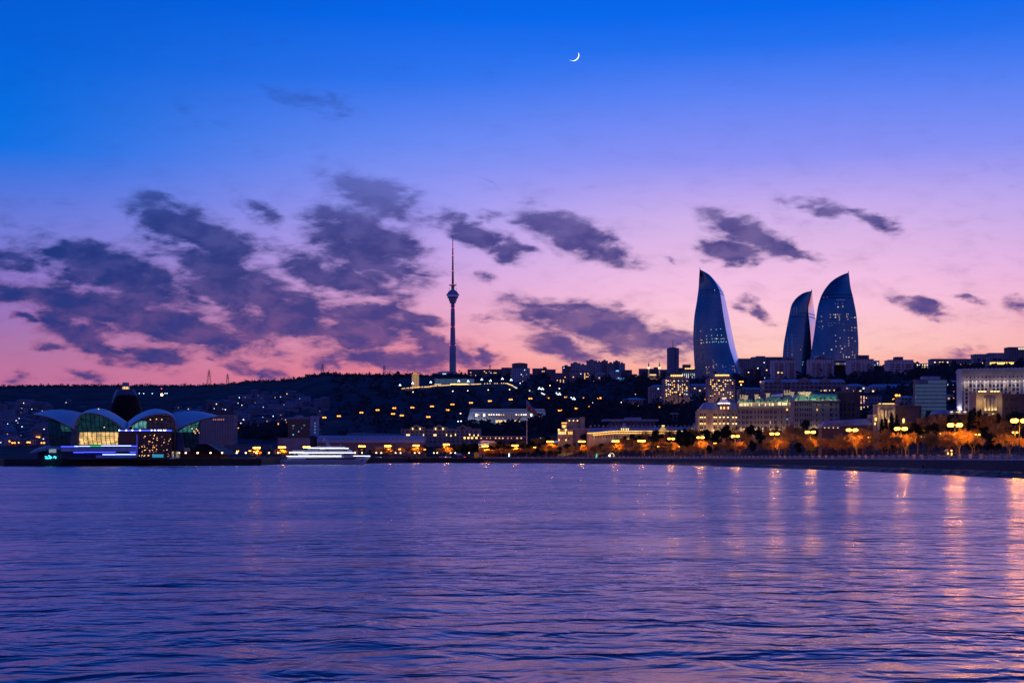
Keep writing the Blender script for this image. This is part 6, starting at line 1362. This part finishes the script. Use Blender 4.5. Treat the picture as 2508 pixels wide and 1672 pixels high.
def proto(kind, i):
    if (kind, i) in PR: return PR[(kind, i)]
    tr, cr = bare_tree(100+i, 10, (.95,1.15,.8,1.25,1.)[i]) if kind == 'bare' else ever_tree(200+i, 10, (3.6,4.4,3.)[i]) if kind == 'ever' else cypress(300+i, 10)
    for q_ in (tr, cr):
        if q_ is tr: zm = max(v[2] for v in tr.v+cr.v)
        q_.v = [(v[0]*(10/zm if kind != 'bare' else 9.4/zm), v[1]*(10/zm if kind != 'bare' else 9.4/zm), v[2]*10/zm) for v in q_.v]
    o_ = empty({'bare':'bare_tree','ever':'evergreen_tree','cyp':'cypress_tree'}[kind], (0,0,0), 'tree', 'tree')
    t_ = tr.build('trunk', m_bark, o_); c_ = cr.build('crown', m_twig if kind == 'bare' else m_leaf if kind == 'ever' else m_cyp, o_)
    PR[(kind, i)] = (o_, [(t_,[]),(c_,[])]); return PR[(kind, i)]
REG = [(690,'in front of the pale warehouse'),(980,'behind the yacht and vaulted hall quay'),(1178,'in front of the arched apartments'),(1300,'around the flagpole'),(1440,'in front of the corner palace'),(1715,'in front of the long gold-lit palace'),(1808,'in front of the cream domed hotel'),(1944,'in front of the green-roofed hotel'),(2012,'in front of the darker hotel wing'),(2140,'in front of the violet mansard hall'),(2245,'in front of the left ornate house'),(2330,'in front of the glass office block'),(3000,'below the right ornate house')]
TREES = []
rr_ = random.Random(31)
def hpx(X): return interp([(600,20),(1000,24),(1200,27),(1500,33),(1800,42),(2000,52),(2200,62),(2508,78)], X)
X = 1190.
while X < 2560:
    u_ = rr_.random(); TREES.append((X, inland(X, rr_.uniform(24,34)), 'bare' if u_ < .72 else 'ever', hpx(X)*rr_.uniform(.72,1.02))); X += rr_.uniform(.55,.95)*hpx(X)*.8
X = 1186.
while X < 2580:
    TREES.append((X, inland(X, rr_.uniform(44,60)), 'ever' if rr_.random() < .42 else 'bare', hpx(X)*rr_.uniform(.9,1.25))); X += rr_.uniform(.45,.8)*hpx(X)*.8
X = 1195.
while X < 2560:
    TREES.append((X, inland(X, rr_.uniform(75,100)), 'ever' if rr_.random() < .5 else 'bare', hpx(X)*rr_.uniform(1.,1.35))); X += rr_.uniform(.45,.75)*hpx(X)*.8
for X, Y in TALL:
    if X > 2440 or 735 < X < 890: continue
    for dx, do in ((-9,-4),(8,3),(1,6)):
        d = inland(X, (24 if X > 1185 else 45)+do); TREES.append((X+dx*(1 if X < 1700 else 1.4), d, 'bare', (YH-Y)*rr_.uniform(.72,.95)))
for X in (1376,1384,1396,1408,1420,1434,1446,1457,1466,1476,1488): TREES.append((X, inland(X, rr_.uniform(62,72)), 'ever', rr_.uniform(40,48) if 1390 < X < 1450 else rr_.uniform(34,42)))
for i in range(44):
    X = 1300+i*9.6; TREES.append((X, inland(X, rr_.uniform(64,84)), 'ever', interp([(1300,26),(1385,30),(1400,50),(1470,52),(1500,44),(1530,32),(1720,36)], X)*rr_.uniform(.85,1.1)))
for i in range(14):
    X = 1186+i*8.4; TREES.append((X, inland(X, rr_.uniform(36,50)), 'ever', rr_.uniform(20,34)))
for X in (1112,1122,1134,1146,1156,1166): TREES.append((X, inland(X, rr_.uniform(60,75)), 'ever', rr_.uniform(28,36)))
X = 612.
while X < 1180:
    if not 735 < X < 890 or rr_.random() < .3: TREES.append((X, inland(X, rr_.uniform(55,80)), 'bare' if rr_.random() < .6 else 'ever', hpx(X)*rr_.uniform(.75,1.2)))
    X += rr_.uniform(12,22)
for X, Y, h_ in ((1290,1074,40),(1300,1080,34),(1640,1055,42),(1666,1050,44),(1735,1054,40),(1752,1050,36),(2184,1008,80),(2196,1014,70),(2160,1024,60),(2170,1022,62),(2376,1003,84),(2386,996,80),(2398,1000,84),(2324,1018,72),(2446,1010,70),(2040,1044,52),(2024,1048,50)):
    d = inland(X, 70); TREES.append((X, d, 'cyp', None if False else (YH+ (EYE-ground_z(X,d))*FOC/d - Y)))
cnt = {}
TREES.sort()
for X, d, kind, hp in TREES:
    o_, P_ = proto(kind, rr_.randrange({'bare':5,'ever':3,'cyp':2}[kind])); g_ = gp(X, d); H = hp*d/FOC
    if kind != 'cyp': H = max(4., min(H, 23.))
    rg = next(t_ for x_, t_ in REG if X < x_); key = (kind, rg); cnt[key] = cnt.get(key, 0)+1
    nm = {'bare':'leafless winter tree','ever':'dark round evergreen tree','cyp':'tall narrow dark cypress'}[kind]
    s_ = H/10; wv = rr_.uniform(.9,1.2)
    dup(o_, P_, g_, rr_.uniform(0,6.28), (s_*wv, s_*wv, s_), '%s %s from the left %s' % (ORD[min(29,cnt[key]-1)], nm, rg), {'bare':'leafless trees along the seafront','ever':'evergreen trees along the seafront','cyp':'cypresses behind the seafront'}[kind])
for o_, P_ in PR.values():
    for p, _ in P_: bpy.data.objects.remove(p)
    bpy.data.objects.remove(o_)
# low clipped hedge under the trees
hm = MB(); rr_ = random.Random(8)
for X in [1200+i*3.2 for i in range(420)]:
    if rr_.random() < .16: continue
    d = inland(X, 19); g_ = gp(X, d); leaf_cloud(hm, (g_.x, g_.y, g_.z+.7), 1.7, .9, 22, .6, rr_)
tag(hm.build('hedge_foliage', m_leaf), kind='stuff')
# wooded ridge and slopes: nobody could count these trees
wm_ = MB(); rr_ = random.Random(5)
def clump(X, d, s_, n=10):
    g_ = gp(X, d); 
    for _ in range(n):
        p = g_+Vector((rr_.gauss(0,s_*.5), rr_.gauss(0,s_*.5), abs(rr_.gauss(0,s_*.55)))); a_ = Vector((rr_.uniform(-1,1),rr_.uniform(-.5,.5),rr_.uniform(-.6,.6))).normalized()*s_*.55; b_ = Vector((rr_.uniform(-.4,.4),0,1))*s_*.5
        wm_.add([p-a_,p+a_,p+b_],[(0,1,2)])
X = -120.
while X < 1480:
    d4 = tab(F4, X)[0]; s_ = rr_.choice([2,2.4,3,3.8,5]) if X < 1150 else rr_.choice([3,4,5])
    clump(X, d4-rr_.uniform(0,60), s_, 14); X += rr_.uniform(1.,2.8)
for _ in range(3000):
    X = rr_.uniform(-60,2520); d2, d3, d4 = tab(F2,X)[0], tab(F3,X)[0], tab(F4,X)[0]; d = rr_.uniform(d2-60, d4)
    if X < 820 and (rr_.random() < .9 or d > d3): continue
    Yp = YH-(ground_z(X,d)-EYE)*FOC/d
    if (975 < X < 1268 and 924 < Yp < 954) or (1135 < X < 1345 and 1024 < Yp < 1046): continue
    clump(X, d, rr_.uniform(4,8), 9)
for X0, X1, Y0, Y1, n in ((560,720,1050,1075,160),(1140,1340,1047,1064,150),(2140,2178,908,945,50),(2240,2357,909,930,130),(1480,1700,1000,1035,220),(1300,1480,985,1060,260),(1560,1640,935,970,100)):
    for _ in range(n):
        X = rr_.uniform(X0,X1); clump(X, place(X, rr_.uniform(Y0,Y1)), rr_.uniform(3,5) if X0 == 2240 else rr_.uniform(5,9), 11)
tag(wm_.build('hillside_woods', pmat('dark_wood_foliage',(.046,.054,.07),.9,nscale=.05,namt=.5,spec=.05)), kind='stuff')

# ---------------------------------------------------------------- the lit road behind the seafront trees
m_asp = pmat('asphalt', (.05,.05,.055), .8)
mb = MB(); lines = [offset_line(FINE, o_) for o_ in (104,118)]
rd_ = [[], []]
for i in range(60, 258):
    for k in (0,1):
        x_, y_ = lines[k][i]; Xp = CX+FOC*x_/y_
        rd_[k].append((x_, y_, ground_z(Xp, y_)+.35))
mb.loft(rd_); tag(mb.build('road', m_asp), kind='structure')
# garden wall lit by the street lamps, seen between the trunks
gw = empty('garden_wall', gp(2250, inland(2250,122)), 'long low yellow-lit stone wall seen between tree trunks on the right', 'wall'); z0 = gw.location
ln_ = offset_line(FINE, 124)
pts = [(x_, y_, ground_z(CX+FOC*x_/y_, y_)) for x_, y_ in ln_[150:256]]
wb = MB(); wb.loft([[Vector(p)-z0+Vector((0,0,-1)) for p in pts],[Vector(p)-z0+Vector((0,0,1.9)) for p in pts],[Vector(p)-z0+Vector((.5,.3,1.9)) for p in pts]]); wb.build('wall', pmat('yellow_lit_stone',(.5,.4,.25),.8,nscale=.4,namt=.4), gw)
WL = glow('wall_foot_lamp', (1,.55,.1), 9., True)
for i in range(0, len(pts), 5):
    o_ = MB().ball((0,0,0),.22,6).build('lamp', WL, gw); p = Vector(pts[i])-z0; o_.location = p+Vector((-1.6,-1.2,1.2))

# ---------------------------------------------------------------- vehicles
def car_proto(name, label, body_c, van=False):
    o_ = empty(name, (0,0,0), label, 'car'); m_ = pmat('car_paint_'+name, body_c, .25, .2, nscale=.5, namt=.05); P_ = []
    prof = [(-2.2,.35),(-2.25,.9),(-1.9,1.02),(-1.5,1.08),(-1.1,1.08),(1.,1.08),(2.,.92),(2.2,.75),(2.2,.35)]
    if van: prof = [(-2.5,.35),(-2.55,1.1),(-2.5,1.15),(1.4,1.15),(2.3,1.02),(2.45,.75),(2.45,.35)]
    b_ = MB().extr(prof,-.88,.88).build('body', m_, o_); P_.append((b_, []))
    cab = [(-1.75,1.06),(-1.25,1.52),(.2,1.54),(1.05,1.08)] if not van else [(-2.45,1.13),(-2.3,1.85),(.8,1.88),(1.6,1.14)]
    P_.append((MB().extr(cab,-.76,.76).build('cabin', m_yg, o_), [])); P_.append((MB().extr([(cab[1][0],cab[1][1]-.02),(cab[1][0]+.1,cab[1][1]+.04),(cab[2][0]-.1,cab[2][1]+.04),(cab[2][0],cab[2][1]-.02)],-.78,.78).build('roof', m_, o_), []))
    for sx in (-1.38,1.35):
        for sy in (-.82,.82):
            w_ = MB().tube((sx,sy-.11,.34),(sx,sy+.11,.34),.34,n=12).build('wheel', m_dark, o_); h_ = MB().tube((sx,sy-.125,.34),(sx,sy+.125,.34),.18,n=8).build('rim', m_steel, w_); P_.append((w_, [h_]))
    for sy in (-.6,.6):
        P_.append((MB().box(prof[-1][0]-.02,prof[-1][0]+.05,sy-.2,sy+.2,.62,.8).build('headlight', glow('headlight',(1,.85,.6),12.), o_), [])); P_.append((MB().box(prof[0][0]-.09,prof[0][0],sy-.2,sy+.2,.7,.9).build('tail_light', glow('tail_light',(1,.02,.02),9.), o_), []))
    return o_, P_
def killp(pr):
    for p, s_ in pr[1]:
        for q_ in s_: bpy.data.objects.remove(q_)
        bpy.data.objects.remove(p)
    bpy.data.objects.remove(pr[0])
c1 = car_proto('parked_car','car',(.5,.5,.52)); c2 = car_proto('parked_van','van',(.55,.55,.56), True); c3 = car_proto('passing_car','car',(.08,.08,.1))
def qcar(pr, X, d, rz, lab, grp=None, z=None, sc=1.):
    g_ = gp(X, d)
    if z is not None: g_.z = z
    return dup(pr[0], pr[1], g_, rz, sc, lab, grp)
qcar(c2, 1084, 1466, 0, 'white van parked on the quay behind the globe lamps, left of another car', 'vehicles parked on the quay', 5.62, 1.35)
qcar(c1, 1097, 1468, 0, 'pale car parked on the quay just right of the white van', 'vehicles parked on the quay', 5.62, 1.3)
qcar(c3, 1137, 1470, pi/2+.25, 'dark car on the quay with two glowing red tail lights', 'vehicles parked on the quay', 5.62, 1.3)
qcar(c1, 926, 1362, 0, 'pale car parked on the quay under a globe lamp right of the yacht', 'vehicles parked on the quay', 5.62, 1.2)
tn = empty('canopy_tent', at(1123,1120,1462), 'white tent canopy beside the globe lamps on the quay', 'tent'); tn.location.z = 5.62; q_ = 1462/FOC
MB().loft([[(-10*q_,-2,3.6),(10*q_,-2,2.8)],[(-5*q_,0,5.2),(4*q_,0,5.2)],[(-10*q_,2,3.6),(10*q_,2,2.8)]]).build('canopy', m_white, tn)
for sx in (-9,9): MB().tube((sx*q_,-1.8,0),(sx*q_,-1.8,3.),.1,n=5).build('leg', m_dark, tn)
spots = [2075,2096,2124,2142,2163,2176,2190,2214,2232,2288,2344,2360,2402,2440,2470,2030]
spots.sort()
for i, X in enumerate(spots):
    d = inland(X, 110); a_ = math.atan2(-1,.05)
    ft = pi/2+(0 if i%2 else pi)
    qcar((c1,c3)[i%2], X, d, ft+.15, '%s car from the left %s on the road behind the seafront trees' % (ORD[i], 'showing red tail lights' if i%2 else 'with glowing headlights'), 'cars on the road behind the seafront trees', gp(X,d).z+.36)
for pr in (c1, c2, c3): killp(pr)

# ---------------------------------------------------------------- kiosks and signs on the promenade
kd = inland(2323, 26); kk = empty('domed_kiosk', gp(2323,kd), 'round dark kiosk with a domed roof and an orange light beside the balustrade', 'kiosk')
MB().lathe([(1.5,0),(1.5,2.4)],12).build('wall', S_BROWN, kk); MB().lathe([(1.9,2.4),(1.8,2.8),(1.2,3.3),(.3,3.6)],14).build('roof', pmat('pale_kiosk_roof',(.45,.4,.36),.5), kk, True)
for x_, c_ in ((-.7,W_GOLD),(.8,W_AMB)): MB().box(x_-.22,x_+.22,-1.56,-1.3,.5,2.1).build('window', c_, kk)
MB().ball((.6,-1.7,2.9),.28,8).build('lamp', glow('kiosk_lamp',(1,.3,.04),8.), kk)
ad = inland(1498, 16); ar = empty('lit_arch', gp(1498,ad), 'white glowing round arch standing at the balustrade', 'arch'); q_ = ad/FOC
mb = MB()
for k in range(14):
    a0_, a1_ = math.radians(-35)+k*math.radians(250)/14, math.radians(-35)+(k+1)*math.radians(250)/14
    mb.tube((6*q_*math.cos(a0_),0,6*q_+6*q_*math.sin(a0_)),(6*q_*math.cos(a1_),0,6*q_+6*q_*math.sin(a1_)),.55,n=6)
mb.build('ring', pmat('lit_arch_white',(.7,.6,.5),.6,emis=(1,.65,.35),estr=.5), ar); MB().ball((-5*q_,-.6,6*q_),.85,8).build('lamp', glow('arch_white_lamp',(1,.9,.75),6.), ar)
yb = empty('yellow_booth', gp(1166,1466), 'yellow ticket booth behind the quay end', 'booth'); yb.location.z = 5.6
MB().box(-2.2,2.2,0,3,0,6.4).build('wall', pmat('glowing_mustard_booth',(.45,.25,.04),.7,emis=(1,.45,.04),estr=.07), yb); MB().box(-2.4,2.4,-.3,3.2,6.4,6.8).build('roof', m_dark, yb)  # faint yellow emission paints light on the booth wall
sg = empty('lit_sign', gp(1247,inland(1247,30)), 'narrow bright white light box standing among the promenade trees', 'sign'); MB().box(-.6,.6,-.3,.3,0,.6).build('base', m_dark, sg); MB().box(-.55,.55,-.25,.25,.6,4.8).build('panel', glow('white_light_box',(.8,.9,1),3.), sg)
gt = empty('green_neon_sail', gp(1461,inland(1461,15)), 'small green neon sail shape beside the balustrade', 'neon light'); MB().extr([(-1.4,0),(1.6,0),(.2,5.)],-.12,.12).build('panel', glow('green_neon',(.02,.6,.25),1.2), gt)

# ---------------------------------------------------------------- people on the steps
def person(X, off, z, Hm, rz, lab, seated=False, coat=(.02,.02,.03)):
    d = inland(X, off); o_ = empty('person', Vector(((X-CX)/FOC*d, d, z)), lab, 'person', None, rz)
    me_ = bpy.data.meshes.new('body'); s_ = Hm/1.75
    if seated: J = [(0,0,.5),(0,-.04,.78),(0,-.02,1.02),(0,-.02,1.12),(0,-.05,1.28),(-.2,-.03,1.),(-.28,-.2,.75),(-.16,-.4,.62),(.2,-.03,1.),(.28,-.2,.75),(.16,-.4,.62),(-.1,-.02,.48),(-.13,-.45,.5),(-.13,-.47,.06),(-.13,-.6,.03),(.1,-.02,.48),(.13,-.45,.5),(.13,-.47,.06),(.13,-.6,.03)]
    else: J = [(0,0,.95),(0,0,1.2),(0,.01,1.43),(0,0,1.52),(0,-.02,1.65),(-.19,0,1.41),(-.26,.02,1.15),(-.25,-.1,.92),(.19,0,1.41),(.26,.02,1.15),(.25,-.1,.92),(-.09,0,.92),(-.11,-.06,.5),(-.12,.04,.08),(-.12,-.14,.03),(.09,0,.92),(.12,.06,.5),(.12,.12,.08),(.12,-.06,.03)]
    E = [(0,1),(1,2),(2,3),(3,4),(2,5),(5,6),(6,7),(2,8),(8,9),(9,10),(0,11),(11,12),(12,13),(13,14),(0,15),(15,16),(16,17),(17,18)]
    rad = [.17,.16,.16,.07,.12,.09,.065,.045,.09,.065,.045,.12,.085,.055,.045,.12,.085,.055,.045]
    me_.from_pydata([Vector(j)*s_ for j in J], E, []); b_ = bpy.data.objects.new('body', me_); C.objects.link(b_); b_.parent = o_
    sk = b_.modifiers.new('skin','SKIN'); 
    for i, r in enumerate(rad): me_.skin_vertices[0].data[i].radius = (r*s_*1.05, r*s_*1.05)
    me_.skin_vertices[0].data[0].use_root = True; b_.modifiers.new('sub','SUBSURF').levels = 1; b_.modifiers['sub'].render_levels = 2
    me_.materials.append(pmat('dark_coat_%d' % int(X), coat, .9)); h_ = J[4]
    hair = MB().ball((h_[0]*s_,(h_[1]+.015)*s_,(h_[2]+.05)*s_),.115*s_,10,1.05).build('hair', pmat('dark_hair',(.01,.008,.007),.7), o_, True); return o_
LZ = lambda off: 1.85 if off <= 7 else 1.86+(int((off-7)/.95)+1)*.66
person(1638, 6.0, 1.86, 2.1, .4, 'person in dark clothes standing on the waterside path, left of a pair')
person(1645, 5.8, 1.86, 2.3, -.5, 'person in dark clothes standing on the waterside path, right of a pair')
person(1657, 10.4, LZ(10.4), 2.1, .9, 'person in dark clothes walking down the steps beside the pair', coat=(.03,.025,.03))
person(1689, 13.6, 5.24, 2.3, .2, 'person in a black coat standing at the balustrade by a small light', coat=(.012,.012,.016))
person(1247.5, 10.4, LZ(10.4), 2.5, .1, 'person in dark clothes on the steps below the narrow white light box')
person(2261.5, 6.6, 1.87, 1.9, -.6, 'person in dark clothes sitting at the water edge on the right', True)
